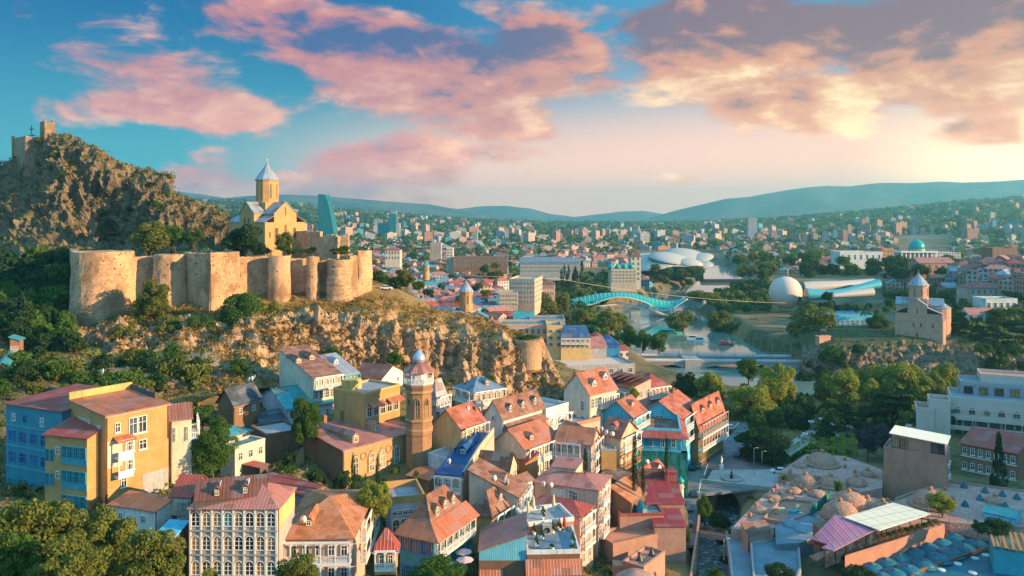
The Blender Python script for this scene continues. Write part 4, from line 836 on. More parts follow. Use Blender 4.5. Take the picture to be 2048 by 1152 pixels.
church('cliff_church', 'pinkish stone church with a pointed grey dome on the cliff above the river', W(1790, 671, 410), -30, 21.5, 20, (5.8, 14.6), (6, 14), 12.0, 16.0, 19.2, 4.6, 18.6, 25.6, 32.0, 'metekhi_stone', 'roof_church',
    [('R', 10.2, 12.0, .8, 2.2, 'a'), ('R', 8.5, 5, .9, 2.2, 'a'), ('R', 11.8, 5, .9, 2.2, 'a'), ('R', 17.3, 5, .9, 2.2, 'a'), ('R', 10.2, 0.2, 1.1, 2.0, 'r')], apse=[(20.0, 10, 5.0, 14.6), (20.2, 2.4, 2.6, 9.0)])

# ---------------------------------------------------------------- the brick mosque and its minaret
mq = house('mosque', 'long brick mosque with pointed windows and a pink sheet roof', (686, 900), 165, R=(836, 860), L=(607, 0), H=9.2, wall='brick_brown', roof=('+y', 2.0, 'roof_pink', .35), low=6,
    dorm=(('R', .22, .12, 1.6, 1.5, 'brick_mosque'), ('R', .60, .30, 1.6, 1.5, 'brick_mosque')), chim=((.06, .98, 1.6), (.26, .99, 1.6), (.50, .99, 1.6), (.68, .99, 1.4), (.86, .99, 1.4)), bands=(('R', .75, .35, .14, 'brick_mosque'), ('R', 7.2, .3, .14, 'brick_mosque')), cat='mosque')
f = MB(); f.box(0, -.12, -6, mq.w, .0, 9.0); f.build('facade', 'brick_mosque', mq.root, face_M(mq, 'R', 0, 0))  # front keeps lighter brick; the other walls carry their shade as brown brick
def u_at(h, px):
    xd = Vector((h.world[0][0], h.world[1][0])); o = h.world.translation; k = (px - 1024) / FOC; return (k * o.y - o.x) / (xd.x - k * xd.y)
for p_ in (710, 742, 763, 792, 822): window(mq.root, face_M(mq, 'R', u_at(mq, p_), 3.0, .12), 'o', 2.0, 4.7, 'brick_mosque', 'pane'); window(mq.root, face_M(mq, 'R', u_at(mq, p_), 3.2, .2), 'o', 1.5, 4.2, 'white_paint', 'pane_tan')
for p_ in (727, 777):
    f = MB(); f.lathe([(.9, 0), (.9, .16), (.65, .16), (.65, .05), (0, .05)], 20); f.build('roundel', 'brick_mosque', mq.root, face_M(mq, 'R', u_at(mq, p_), 6.9, .12) @ Matrix.Rotation(rad(90), 4, 'X'))
for p_ in (735, 800): window(mq.root, face_M(mq, 'R', u_at(mq, p_), .3, .12), 'r', 1.6, 1.2, 'white_paint', 'pane')
back = house('wing', None, (603, 860), 180.5, zE=24.4, rz=127, w=10, d=8.2, H=9, wall='brick_brown', roof=('f', 0, 'deck_grey', 0), parapet=(.5, .4, 'brick_brown'), into=mq)
mn = empty('minaret', W(838, 930, 176), rad(22.5), 'eight-sided brick minaret with a white balcony and a small bulbous dome', 'minaret')
zz_ = lambda py: CAMZ - (py - HZ) / FOC * 176 - mn.location.z
f = MB(); f.lathe([(2.95, -4), (2.95, zz_(868)), (3.15, zz_(864)), (3.15, zz_(858)), (2.95, zz_(848)), (2.9, zz_(842)), (2.85, zz_(838)), (2.8, zz_(784)), (3.0, zz_(782)), (3.0, zz_(776)), (3.35, zz_(769)), (3.35, zz_(765))], 8, smooth=False); sh = f.build('shaft', 'brick_minaret', mn)
for k in range(8):
    a = rad(45 * k + 22.5); r_ = 2.8 * math.cos(math.pi / 8)
    window(mn, T(r_ * math.cos(a), r_ * math.sin(a), zz_(833), a + math.pi / 2), 'o', 1.25, 4.6, 'brick_mosque', 'pane')
    f = MB()
    for q in range(4): f.box(-.95 + q * .5, -.16, 0, -.75 + q * .5, .02, .75)
    f.build('corbels', 'brick_brown', mn, T(r_ * math.cos(a), r_ * math.sin(a), zz_(781) + .12, a + math.pi / 2))
for py_ in (783, 839, 858): f = MB(); f.lathe([(3.0, 0), (3.22, .1), (3.22, .4), (3.0, .5)], 8, (0, 0, zz_(py_)), False); f.build('cornice', 'brick_mosque', mn)
f = MB(); f.lathe([(1.9, zz_(765)), (1.9, zz_(741))], 8, smooth=False); f.build('lantern', 'white_wall', mn)
g_ = MB(); g_.lathe([(3.45, 0), (3.45, .14), (2, .14)], 8, (0, 0, zz_(765)), False); bal = g_.build('balcony', 'white_paint', mn)
for k in range(8):
    a0, a1 = rad(45 * k), rad(45 * k + 45); p0 = Vector((3.3 * math.cos(a0), 3.3 * math.sin(a0), zz_(765) + .14)); p1 = Vector((3.3 * math.cos(a1), 3.3 * math.sin(a1), 0))
    link('railing', rail_mesh((p1 - p0).xy.length, 1.15, 'white_paint', .3, .12), bal, T(p0.x, p0.y, p0.z, math.atan2(p1.y - p0.y, p1.x - p0.x)))
    f = MB(); f.tube([(p0.x, p0.y, p0.z), (p0.x, p0.y, zz_(741))], .08); f.build('post', 'white_paint', bal)
f = MB(); f.lathe([(3.75, zz_(741) - .15), (3.75, zz_(741)), (1.35, zz_(726))], 8, smooth=False); f.build('roof', 'roof_pink', mn)
f = MB(); f.lathe([(1.1, zz_(727)), (1.45, zz_(721)), (1.5, zz_(716)), (1.2, zz_(709)), (.55, zz_(703)), (.15, zz_(700)), (.05, zz_(694))], 20); f.build('dome', 'steel', mn)

# ---------------------------------------------------------------- across the river
bl = empty('balloon', W(1571, 660, 600), 0, 'big pale round tethered balloon above the park', 'balloon'); zc_ = 75 / FOC * 600
f = MB(); f.lathe([(12.1 * math.sin(math.pi * k / 24), -12.1 * math.cos(math.pi * k / 24)) for k in range(25)], 40, (0, 0, zc_)); f.build('envelope', 'membrane', bl)
f = MB(); f.lathe([(1.9, 0), (1.9, .25), (2.5, 1.5)], 14, (0, 0, 11.5)); f.tube([(0, 0, -4), (0, 0, 11.6)], .35); f.build('gondola', 'steel', bl)
f = MB()
for k in range(10): a = k * .628; f.tube([(2.4 * math.cos(a), 2.4 * math.sin(a), 12.8), (5.5 * math.cos(a), 5.5 * math.sin(a), zc_ - 10.6)], .07, 4)
f.build('ropes', 'dark_metal', bl)
# wave-shaped footbridge
Yb = 640; pb = empty('glass_footbridge', W(1250, 640, Yb), 0, 'wave-shaped footbridge with a turquoise glass canopy over the river', 'footbridge')
bx_ = np.linspace(1138, 1372, 60); tp = np.interp(bx_, [1138,1170,1200,1235,1270,1300,1330,1350,1372], [600,592.5,586.5,584,587,595,601.5,601.5,597]); bt = np.interp(bx_, [1138,1180,1205,1230,1260,1290,1310,1325,1345,1372], [613,611,601,594.5,596.5,606,617,624,616,598.5])
def smooth1(a, n=3):
    for _ in range(n): a = np.concatenate([[a[0]], (a[:-2] + 2 * a[1:-1] + a[2:]) / 4, [a[-1]]])
    return a
tp, bt = smooth1(tp), smooth1(bt); P = []
for k in range(13):
    t_ = k / 12; yy_ = Yb + (t_ - .5) * 22; row = []
    for i in range(60):
        ztop = CAMZ - (tp[i] - HZ) / FOC * Yb; zbt = CAMZ - (bt[i] - HZ) / FOC * (Yb - 9); s = math.sin(math.pi * t_) ** .7; row.append(Vector(((bx_[i] - 1024) / FOC * Yb, yy_ * .6 + Yb * .4, zbt + (ztop - zbt) * s)) - pb.location)
    P.append(row)
f = MB(); f.grid(P); f.build('canopy', 'bridge_glass', pb)
f = MB()
for i in range(0, 60, 2): f.tube([P[j][i] + Vector((0, 0, .12)) for j in range(0, 13, 2)], .13, 4)
f.tube([p + Vector((0, -.1, 0)) for p in P[0]], .35, 5); f.tube([p + Vector((0, .1, 0)) for p in P[12]], .35, 5); f.build('ribs', 'white_paint', pb)
dk = [W(1100 + i * 10, float(np.interp(1100 + i * 10, [1100, 1180, 1240, 1300, 1330, 1400], [618, 613, 605, 618, 628, 640])), Yb) - pb.location for i in range(26)]; f = MB()
f.grid([[p + Vector((0, -2.6, 0)) for p in dk], [p + Vector((0, 2.6, 0)) for p in dk]], False); f.grid([[p + Vector((0, -2.6, -1.2)) for p in dk], [p + Vector((0, -2.6, 0)) for p in dk]], False); f.build('deck', 'white_paint', pb)
# white petal roofs of the public hall
ph = empty('petal_hall', W(1345, 545, 900), 0, 'public hall under white overlapping petal-shaped shells beside the river', 'public hall')
for (px_, py_, hw_, hh_, Y_, tl, tw) in ((1303, 522, 50, 17, 905, 4, .8), (1312, 531, 48, 12, 885, -10, .7), (1372, 512, 46, 17, 915, 6, .9), (1340, 520, 46, 18, 890, 8, .8), (1395, 520, 34, 15, 905, -14, .8), (1378, 528, 30, 14, 880, 4, .7), (1404, 534, 26, 13, 885, -14, .7)):
    f = MB(); R_ = hw_ / FOC * Y_; hh = hh_ / FOC * Y_; prof = [(R_ * math.sin(a), hh * 0.95 * (math.cos(a) - .3)) for a in [i * .115 for i in range(12)]]; prof = prof + [(r * .985, z - .8) for r, z in prof[::-1]]
    f.lathe(prof, 32, (0, 0, 0), True, sy=tw); f.build('shell', 'shell_white', ph, Matrix.Translation(W(px_, py_ - hh_ * .1, Y_) - ph.location) @ Matrix.Rotation(rad(tl), 4, 'Y') @ Matrix.Rotation(rad(12), 4, 'X'))
for px_ in (1300, 1341, 1347, 1388, 1394):
    f = MB(); f.tube([W(px_, 545, 890) - ph.location, W(px_ - 3, 520, 890) - ph.location], .7, 6); f.build('column', 'shell_white', ph)
f = MB(); p0 = W(1285, 547, 905) - ph.location; p1 = W(1405, 547, 905) - ph.location; f.box(p0.x, 0, p0.z - 4, p1.x, 40, p0.z + 8); f.build('glass_hall', 'pane_teal', ph)
# two trumpet-shaped halls
th = empty('trumpet_hall', W(1680, 595, 590), 0, 'pair of white trumpet-shaped concert halls with dark glass mouths behind the balloon', 'concert hall')
def horn(pts, mat_l='shell_white', end=None):
    f = MB(); vs = []; fs = []; n = 28
    C_ = [(W(px, py, Y) - th.location, ry / FOC * Y, rz_ / FOC * Y) for px, py, Y, ry, rz_ in pts]
    for i, (c, ry, rz_) in enumerate(C_):
        for k in range(n): a = 2 * math.pi * k / n; vs.append(c + Vector((0, math.cos(a) * ry, math.sin(a) * rz_)))
    for i in range(len(C_) - 1):
        for k in range(n): fs.append((i * n + k, i * n + (k + 1) % n, (i + 1) * n + (k + 1) % n, (i + 1) * n + k))
    f.mesh(vs, fs, True); f.build('horn', mat_l, th); g = MB()
    for e in (0, -1): c, ry, rz_ = C_[e]; g.face([c + Vector((0, math.cos(2 * math.pi * k / n) * ry * .98, math.sin(2 * math.pi * k / n) * rz_ * .98)) for k in range(n)][::(1 if e else -1)])
    g.build('mouth', 'pane_teal', th)
horn([(1606, 577, 600, 14, 13), (1630, 575, 602, 15, 13), (1680, 570, 606, 12, 8.5), (1720, 566, 612, 11, 7.0), (1748, 565.5, 616, 12, 8.5)])
horn([(1612, 588, 580, 14, 12), (1650, 590, 581, 13, 9), (1690, 583, 584, 11, 6.5), (1725, 574, 590, 12, 7.5), (1757, 568, 596, 16, 10)], 'teal_paint')
horn([(1660, 592, 576, 8, 4), (1700, 588, 580, 10, 7), (1745, 584, 586, 12, 9)])
# domed palace
pp = empty('domed_palace', W(1846, 522, 900), 0, 'colonnaded palace with a turquoise glass dome on the far hillside', 'palace')
f = MB(); s_ = 900 / FOC; f.box(-48 * s_, 0, -3, 30 * s_, 30, 10); f.box(30 * s_, 6, -3, 82 * s_, 30, 9); f.build('wall', 'far_white', pp)
for k in range(9):
    f = MB(); f.lathe([(.8, 0), (.7, 9.4)], 8, (-44 * s_ + k * 8.5 * s_, -1.5, 0)); f.build('column', 'white_paint', pp)
f = MB(); f.box(-46 * s_, -3, 9.4, 28 * s_, 0, 11.2); f.build('portico', 'white_paint', pp)
f = MB(); f.lathe([(8.6, 9), (8.6, 13)], 20, (0, 14, 0), False); f.build('drum', 'far_white', pp); f = MB(); f.lathe([(8.2, 13), (8.4, 16), (7.4, 19.5), (5, 22.3), (2, 24), (.5, 24.6), (.2, 27)], 24, (0, 14, 0)); f.build('dome', 'bridge_glass', pp)
# glass towers
f = MB(); q = [W(636, 478, 1500), W(668, 478, 1500), W(667, 462, 1500), W(661, 430, 1500), W(655, 402, 1500), W(649, 389, 1500), W(636, 388, 1500)]; f.extr(q, (5, 14, 0)); tag(f.build('glass_tower', 'tower_glass'), 'tall turquoise glass tower with a blade-like slanting edge', 'tower')
t2 = empty('stepped_tower', W(788, 480, 2100), 0, 'stepped high-rise tower with pale side and a rooftop crown', 'tower'); s_ = 2100 / FOC
f = MB(); f.box(-11 * s_, 0, -10, 4 * s_, 26, 53 * s_); f.build('tower', 'tower_glass', t2); f = MB(); f.box(4 * s_, 2, -10, 11 * s_, 22, 34 * s_); f.box(11 * s_, 4, -10, 17 * s_, 22, 22 * s_); f.build('wing', 'far_white', t2); f = MB(); f.box(-6 * s_, 4, 53 * s_, 4 * s_, 22, 58 * s_); f.build('crown', 'far_grey', t2); f = MB(); f.box(-34 * s_, 10, -10, -12 * s_, 30, 34 * s_); f.build('annex', 'tower_glass', t2)
# bridges
br_ = empty('road_bridge', W(1440, 730, 420), 0, 'low concrete road bridge with railings over the river below the cliff church', 'bridge')
A0, A1 = W(1268, 716, 432), W(1610, 708, 428); ux = (A1 - A0).normalized(); ux.z = 0; uy = Vector((-ux.y, ux.x, 0)); Lb = (A1 - A0).length; MBm = Matrix.Translation(Vector((A0.x, A0.y, A0.z)) - br_.location) @ Matrix.Rotation(math.atan2(ux.y, ux.x), 4, 'Z')
f = MB(); f.box(0, -7, -1.2, Lb, 9, 0); f.build('deck', 'concrete', br_, MBm); f = MB(); f.box(0, -4.6, .01, Lb, 6.6, .05); f.build('roadway', 'asphalt', br_, MBm); f = MB(); f.box(0, -7.3, -.7, Lb, -7.02, -.25); f.build('cornice', 'pink_wall', br_, MBm)
def archwall(x0, x1, zc, rise, y0, y1):
    n = 20; pts = [(x0 + (x1 - x0) * i / n, zc + rise * (1 - (2 * i / n - 1) ** 2)) for i in range(n + 1)]; g = MB()
    for (xa, za), (xb, zb) in zip(pts[:-1], pts[1:]): g.face([(xa, y0, za), (xb, y0, zb), (xb, y0, -1.2), (xa, y0, -1.2)]); g.face([(xa, y0, za), (xa, y1, za), (xb, y1, zb), (xb, y0, zb)])
    return g
xs = lambda px: (px - 1268) / (1610 - 1268) * Lb
for (p0_, p1_, rs) in ((1290, 1366, 2.6), (1396, 1560, 3.0)): archwall(xs(p0_), xs(p1_), -4.4, rs, -6.8, 8.8).build('arch', 'concrete', br_, MBm)
f = MB(); f.box(xs(1366), -8.2, -11, xs(1396), 9.6, .6); f.box(xs(1560), -7.2, -11, xs(1640), 9, -1.2); f.box(xs(1262), -7.2, -11, xs(1290), 9, -1.2); f.build('pier', 'concrete', br_, MBm)
for y_ in (-6.8, 8.6): f = MB(); f.box(0, y_, 0, Lb, y_ + .25, 1.0); f.build('parapet', 'white_wall', br_, MBm); link('railing', rail_mesh(Lb, 1.0, 'steel', 1.6, .12), br_, MBm @ T(0, y_ + .12, 1.0))
for k in range(9): f = MB(); f.tube([(0, 0, 0), (0, 0, 6.5), (0, 1.2, 7.2)], .1, 5); f.build('lamp_post', 'grey_paint', br_, MBm @ T(Lb * (k + .5) / 9, 8.4, 0))
fb = empty('girder_bridge', W(1455, 566, 960), 0, 'flat dark girder bridge far up the river', 'bridge'); s_ = 960 / FOC
f = MB(); f.box(-50 * s_, 0, -.5, 60 * s_, 12, 4); f.build('deck', 'dark_metal', fb)
for x_ in (-24, 18): f = MB(); f.box(x_ * s_ - 2, 1, -14, x_ * s_ + 2, 11, -.5); f.build('pier', 'concrete', fb)
# rider on a plinth
eq = empty('rider_statue', W(1646, 672, 410), rad(15), 'dark bronze statue of a rider on horseback on a stone plinth by the cliff church', 'statue')
f = MB(); f.box(-3.3, -1.6, -4.5, 3.3, 1.6, 0.0); f.box(-3.6, -1.9, -.3, 3.6, 1.9, .2); f.build('plinth', 'metekhi_stone', eq)
f = MB(); f.tube([(-2.1, 0, 3.0), (-1.4, 0, 3.3), (-.4, 0, 3.05), (.7, 0, 3.15), (1.3, 0, 3.5)], [.55, .85, .75, .85, .6], 12); f.tube([(1.1, 0, 3.4), (1.7, 0, 4.4), (2.0, 0, 5.0)], [.65, .42, .34], 10); f.tube([(1.85, 0, 5.05), (2.5, 0, 4.75), (2.9, 0, 4.45)], [.36, .28, .18], 8)
for (x, y, fw) in ((1.1, .4, .5), (1.0, -.4, -.1)): f.tube([(x, y, 3.0), (x + fw, y, 1.8), (x + fw * .6, y, .9), (x + fw * .8, y, .2)], [.36, .22, .14, .18], 7)
for y in (.42, -.42): f.tube([(-1.6, y, 3.1), (-1.9, y, 2.0), (-2.3, y, 1.3), (-2.1, y, .2)], [.5, .32, .17, .18], 7)
f.tube([(-2.2, 0, 3.4), (-2.8, 0, 2.8), (-2.9, 0, 1.6)], [.18, .25, .08], 6); f.build('horse', 'bronze', eq)
f = MB(); f.tube([(-.1, 0, 3.6), (-.1, 0, 4.6), (-.05, 0, 5.3)], [.5, .45, .5], 9); f.tube([(-.05, 0, 5.3), (0, 0, 5.6)], .18, 7); f.lathe([(0, -.4), (.28, -.25), (.34, 0), (.26, .28), (0, .42)], 10, (.02, 0, 5.95))
for y in (.5, -.5): f.tube([(0, y * .7, 3.8), (.6, y * 1.5, 3.2), (.4, y * 1.6, 2.2), (.7, y * 1.6, 2.0)], [.3, .24, .16, .14], 7); f.tube([(-.05, y, 5.2), (.2, y * 1.3, 4.6), (.9, y * .7, 4.4)], [.2, .16, .12], 6)
f.build('rider', 'bronze', eq)
# cable line across the sky over the bridge
f = MB(); a, b_ = W(1120, 558, 500), W(1571, 606, 560)
pts = [a.lerp(b_, t_ / 20) - Vector((0, 0, 3 * (1 - (2 * t_ / 20 - 1) ** 2))) for t_ in range(21)]; f.tube(pts, .1, 5, False); f.tube([W(860, 548, 470), a], .07, 4); tag(f.build('cableway_rope', 'umbrella_cream'), 'thin cableway rope stretched across in front of the footbridge towards the balloon', 'cable')
# ---------------------------------------------------------------- houses of the old town
DH = []   # satellite dishes: (house, x, y, z above eave, label)
# far left
h = house('tenement', 'blue boarded tenement with a dull red roof at the left edge', (124, 822), 138, L=(12, 806), R=(142, 812), main='L', w=14, H=12.5, wall='wood_blue', roof=('+x', .7, 'roof_red', .4), low=3,
    win=[('L', 3.0, 1, .9, 1.4, 'r', .05, .25), ('L', 3.0, 1, .9, 1.4, 'r', .25, .45, 'blue_paint'), ('L', 3.3, 1, .9, 1.6, 'r', .58, .74), ('L', 6.6, 5, 1.7, 1.9, 'g', .02, .98, 'blue_paint', ['pane', 'pane_blue']), ('L', 10.3, 5, 1.7, 1.9, 'g', .02, .98, 'blue_paint', ['pane_blue', 'pane'])], bands=[('L', 3.9, .25, .15, 'teal_paint'), ('L', 7.5, .25, .15, 'teal_paint'), ('L', 11.2, .25, .15, 'teal_paint')]); H_BLUE = h
DH.append((h, 15, 8.5, 3.1, 'white satellite dish on the ridge of the blue tenement'))
h = house('tenement', 'tall yellow brick tenement with an orange-red sheet roof', (212, 831), 132, R=(337, 806), L=(139, 0), H=13.5, wall='brick_yellow', roof=('+y', 1.0, 'roof_orange', .3), low=4,
    win=[('R', 3.2, 1, 1.0, 1.6, 'r+', .13, .22), ('R', 4.1, 2, 1.5, 2.9, 'r+', .34, .64), ('R', 7.0, 1, 1.6, 1.7, 'r+', .50, .64), ('R', 6.9, 1, 1.2, 1.8, 'r+', .32, .44), ('R', 10.0, 1, 1.2, 1.8, 'r+', .32, .44), ('R', 12.6, 1, 1.1, 1.8, 'r+', .22, .32), ('L', 3.0, 1, 1.0, 1.2, 'r', .05, .20), ('L', 3.2, 3, .9, 1.6, 'r', .25, .60, 'white_paint', ['pane_blue', 'pane']), ('L', 3.2, 1, .9, 1.2, 'r', .74, .9)],
    bands=[('K', -.2, .9, .35, 'brick_yellow')])
H_YEL = h
f = MB(); f.box(-.1, -.25, 0, h.w + .1, .3, 1.2); f.build('parapet', 'ochre', h.root, T(0, h.d, h.H + .9))
for k in range(3): f = MB(); f.box(0, 0, 0, .5, h.d * .22, 1.1); f.build('parapet', 'dark_wall', h.root, T(h.w - .2, h.d * (.32 + k * .22), h.H + .2 + k * .25))
for z_ in (7.2, 10.4):   # little glazed balconies on the lit wall
    gallery(h.root, face_M(h, 'R', h.w * .12, h.H - z_), 2.6, 1.5, 3, 2.6, 'white_paint', False, skirt=1.0)
f = MB(); f.slab([(-.2, -1.9, 0), (3.0, -1.9, 0), (3.0, .0, .7), (-.2, .0, .7)], .1); f.build('canopy', 'roof_orange', h.root, face_M(h, 'R', h.w * .12, h.H - 4.5))
f = MB(); f.tube([(0, 0, -15), (0, 0, 0)], .09); f.build('downpipe', 'rust_metal', h.root, T(-.1, -.12, h.H - .1)); f = MB(); f.tube([(0, 0, -6), (0, 0, 0)], .09); f.build('downpipe', 'rust_metal', h.root, T(h.w - .1, -.12, h.H - .1))
f = MB(); f.box(0, -.06, 0, 2.6, .02, 4.4); f.build('plaster_panel', 'cream', h.root, face_M(h, 'R', .1, h.H - 8.9, 0))
f = MB(); f.box(0, -.05, 0, h.w * .42, .02, 5.2); f.build('plaster_patch', 'grey_wall', h.root, face_M(h, 'R', h.w * .57, -3.0, 0))
# glazed teal wing in front of it
h = house('wing', None, (174, 873), 130.5, zE=36.6, L=(90, 868), R=(212, 858), main='L', w=5.5, H=12.5, wall='brick_yellow', roof=('+x', 1.6, 'roof_red', .35), into=H_YEL, low=4,
    win=[('L', 3.6, 4, 1.55, 2.0, 'g', .40, .99, 'teal_paint', ['pane_teal', 'pane']), ('L', 7.6, 4, 1.55, 2.0, 'g', .40, .99, 'teal_paint', ['pane_teal', 'pane']), ('L', 11.6, 4, 1.55, 2.0, 'g', .40, .99, 'teal_paint', ['pane_teal', 'pane']), ('L', 3.2, 1, .8, 1.3, 'r', .25, .38), ('L', 7.2, 1, .8, 1.3, 'r', .25, .38), ('L', 4.4, 2, .7, 2.0, 'r', .0, .24, 'teal_paint', 'pane_blue'), ('L', 8.4, 2, .7, 2.0, 'r', .0, .24, 'teal_paint', 'pane_blue')])
for z_ in (4.6, 8.6, 12.6): f = MB(); f.box(0, -.1, 0, h.d * .6, .02, .95); f.build('gallery_panel', 'wood_teal', H_YEL.root, h.rel @ face_M(h, 'L', h.d * .4, h.H - z_))
h = house('annex', 'narrow cream annex with an orange roof behind the yellow tenement', (342, 838), 143, L=(338, 836), R=(383, 834), H=11, d=7, wall='cream', roof=('+y', 1.2, 'roof_orange', .3), win=[('R', 4.2, 1, .5, 2.6, 'r', .0, .3), ('R', 4.2, 1, .5, 2.6, 'r', .6, .9)], gal=[('B', 3.8, 0, .9, 1.4, 4, 2.8, 'white_paint', False), ('B', 6.8, 0, .9, 1.4, 4, 2.8, 'rust_metal', False)])
# front row
h = house('arcade_house', 'three-storey cream house with rows of arched windows and a pinkish roof', (555, 1014), 121.5, L=(379, 1013), R=(589, 0), main='L', H=15, wall='grey_paint', roof=('hy', 2.4, 'roof_pink', .35),
    win=[('L', z_, 8, 1.42, 2.25, 'a', .01, .99, 'white_paint', ['pane_tan', 'pane_tan', 'pane_tan', 'pane_teal', 'pane']) for z_ in (3.0, 6.6, 10.4)] + [('L', 13.9, 8, 1.3, 2.3, 'a', .01, .99, 'white_paint', ['pane_tan', 'pane'])], bands=[('L', 3.75, .25, .22, 'grey_wall'), ('L', 7.4, .25, .22, 'grey_wall'), ('L', 11.1, .25, .22, 'grey_wall'), ('L', .35, .2, .3, 'white_wall')]); H3 = h
for k in range(9): f = MB(); f.box(-.13, -.2, 0, .13, .0, 13); f.build('pilaster', 'white_wall', h.root, face_M(h, 'L', min(max(.15, h.d * (.01 + .98 * k / 8)), h.d - .15), h.H - 13.4))
f = MB(); f.box(0, -.04, 0, h.w, .02, 3.0); f.build('sun_tinted_gable', 'yellow_wall', h.root, face_M(h, 'R', 0, h.H - 3.4))  # yellow colour stands in for the low sun on this gable
h2 = house('attic', None, (532, 1000), 124, zE=29.8, L=(390, 1000), w=7.2, R=(560, 0), main='L', H=1.2, wall='dark_wall', roof=('gy', 2.0, 'roof_brown', .2), into=H3, low=.8, dorm=[('L', .30, .1, .9, 1.0, 'brown_paint'), ('L', .70, .1, .9, 1.0, 'brown_paint')])
DH += [(h2, 1.5, h2.d * .66, 1.3, 'teal-grey satellite dish left of the two on the brown attic roof'), (h2, 1.5, h2.d * .26, 1.3, 'teal-grey satellite dish beside the right dormer of the brown attic roof')]
h = house('small_house', 'pale yellow upper storey on a dark brick base left of the arcade house', (382, 991), 127, L=(343, 990), w=7, R=(400, 0), main='L', H=13, wall='brick_brown', roof=('gy', 2.2, 'roof_red', .35), win=[('L', 2.3, 1, 1.3, 1.4, 'r', .5, .98, 'teal_paint', 'pane_blue'), ('L', 6.2, 1, 1.0, 1.5, 'r', .3, .7, 'blue_paint', 'pane_blue')])
f = MB(); f.box(0, -.05, 0, h.d, .02, 3.1); f.build('plaster_front', 'cream', h.root, face_M(h, 'L', 0, h.H - 3.2)); gallery(h.root, face_M(h, 'L', h.d * .42, h.H - 3.3), h.d * .56, .9, 2, 2.4, 'grey_paint', False)
h = house('tiled_house', 'house with a bright orange tiled roof and two floors of white balconies', (704, 1073), 126, L=(556, 1074), R=(747, 1041), main='L', H=11.5, wall='pink_wall', roof=('hy', 2.6, 'tile_orange', .5),
    win=[('L', 3.0, 5, 1.1, 1.7, 'r', .12, .98), ('L', 6.5, 5, 1.1, 1.7, 'r', .12, .98), ('R', 3.0, 2, 1.4, 1.9, 'r', .1, .9), ('R', 6.6, 2, 1.4, 1.9, 'r', .1, .9)], gal=[('L', 3.5, 0, 1, 1.6, 6, 3.0), ('L', 7.0, 0, 1, 1.6, 6, 3.0), ('R', 3.5, .3, 1, 1.2, 4, 3.0), ('R', 7.0, .3, 1, 1.2, 4, 3.0)], dorm=[('L', .36, .25, 1.2, 1.0, 'wood_tan')]); DH.append((h, 2.2, h.d * .70, 1.6, 'satellite dish seen edge-on beside the dormer of the orange tiled roof'))
h = house('kiosk', 'tiny balcony house with a rounded red tin roof between two larger houses', (792, 1096), 125, L=(750, 1097), w=3.2, R=(797, 0), main='L', H=3.1, wall='yellow_wall', roof=('h', 2.6, 'roof_red', .35), low=1, win=[('L', 2.6, 2, .8, 1.6, 'r', .1, .95)], gal=[('L', 3.0, 0, 1, .9, 3, 2.7)])
f = MB()
for x_, y_ in ((.1, .1), (.1, h.d - .1), (h.w - .2, .2)): f.tube([(x_, y_, -9), (x_, y_, -.8)], .12, 5)
f.build('stilts', 'brown_paint', h.root)
h = house('corner_house', 'blue wooden corner house with a steep brown and red hipped roof', (866, 1071), 135, R=(938, 1023), L=(800, 0), H=10, wall='wood_blue', roof=('hx', 5.4, 'tile_brown', .2),
    win=[('L', 3.6, 3, 2.0, 2.9, 'g', .02, .98, 'blue_paint', ['pane', 'pane_blue']), ('L', 8.2, 3, 1.8, 2.4, 'g', .02, .98, 'blue_paint', 'pane_blue'), ('R', 3.4, 6, 1.2, 2.2, 'r', .06, .98, 'white_paint', 'pane')], gal=[('R', 3.6, 0, 1, 1.5, 7, 2.6, 'white_paint', False), ('R', 7.2, .3, 1, 1.0, 4, 3.0, 'teal_paint', False)], dorm=[('R', .27, .38, 1.2, 1.5, 'wood_tan'), ('R', .50, .42, 1.2, 1.5, 'wood_tan'), ('R', .73, .42, 1.2, 1.5, 'wood_tan')])
f = MB(); w_, d_, H_ = h.w, h.d, h.H
f.slab([(-1.3, -1.9, H_ - .5), (w_ + .6, -1.9, H_ - .5), (w_ + .6, 1.0, H_ + 1.7), (.9, 1.0, H_ + 1.7)], .14); f.slab([(-1.3, d_ + .6, H_ - .5), (-1.3, -1.9, H_ - .5), (.9, 1.0, H_ + 1.7), (.9, d_ - 1, H_ + 1.7)], .14); f.build('skirt_roof', 'roof_orange', h.root)
h = house('tiled_cottage', 'brown tiled cottage tucked behind the steep corner house', (983, 1027), 150, R=(1027, 999), L=(938, 0), H=9, wall='ochre', roof=('h', 3.2, 'tile_brown', .5), win=[('L', 4.2, 1, 1.0, 1.4, 'r', .1, .4), ('R', 3.4, 3, 1.3, 2.0, 'r', .05, .95)], gal=[('R', 3.8, 0, 1, 1.3, 4, 3.2)], dorm=[('R', .55, .3, 1.3, 1.1, 'wood_tan')]); DH.append((h, .5, -1.2, -4.2, 'large pale satellite dish low on the brown tiled cottage front'))
h = house('gabled_house', 'beige house with a long brown slope falling to a glazed porch', (1035, 994), 155, R=(1054, 969), L=(938, 0), H=9, wall='beige', roof=('+y', 4.6, 'tile_brown', .35), win=[('R', 3.0, 3, 1.4, 2.2, 'r', .02, .98), ('L', 1.2, 2, .5, .6, 'r', .2, .4)], gal=[('R', 3.4, 0, 1, 1.3, 4, 3.0, 'white_paint', False)], dorm=[('R', .5, .35, 1.2, 1.2, 'beige')]); H9 = h; DH += [(h, 1, 5.0, 2.6, 'brownish satellite dish on the long brown slope'), (h, 2.2, 2.6, 1.6, 'small pale satellite dish near the end of the long brown slope')]
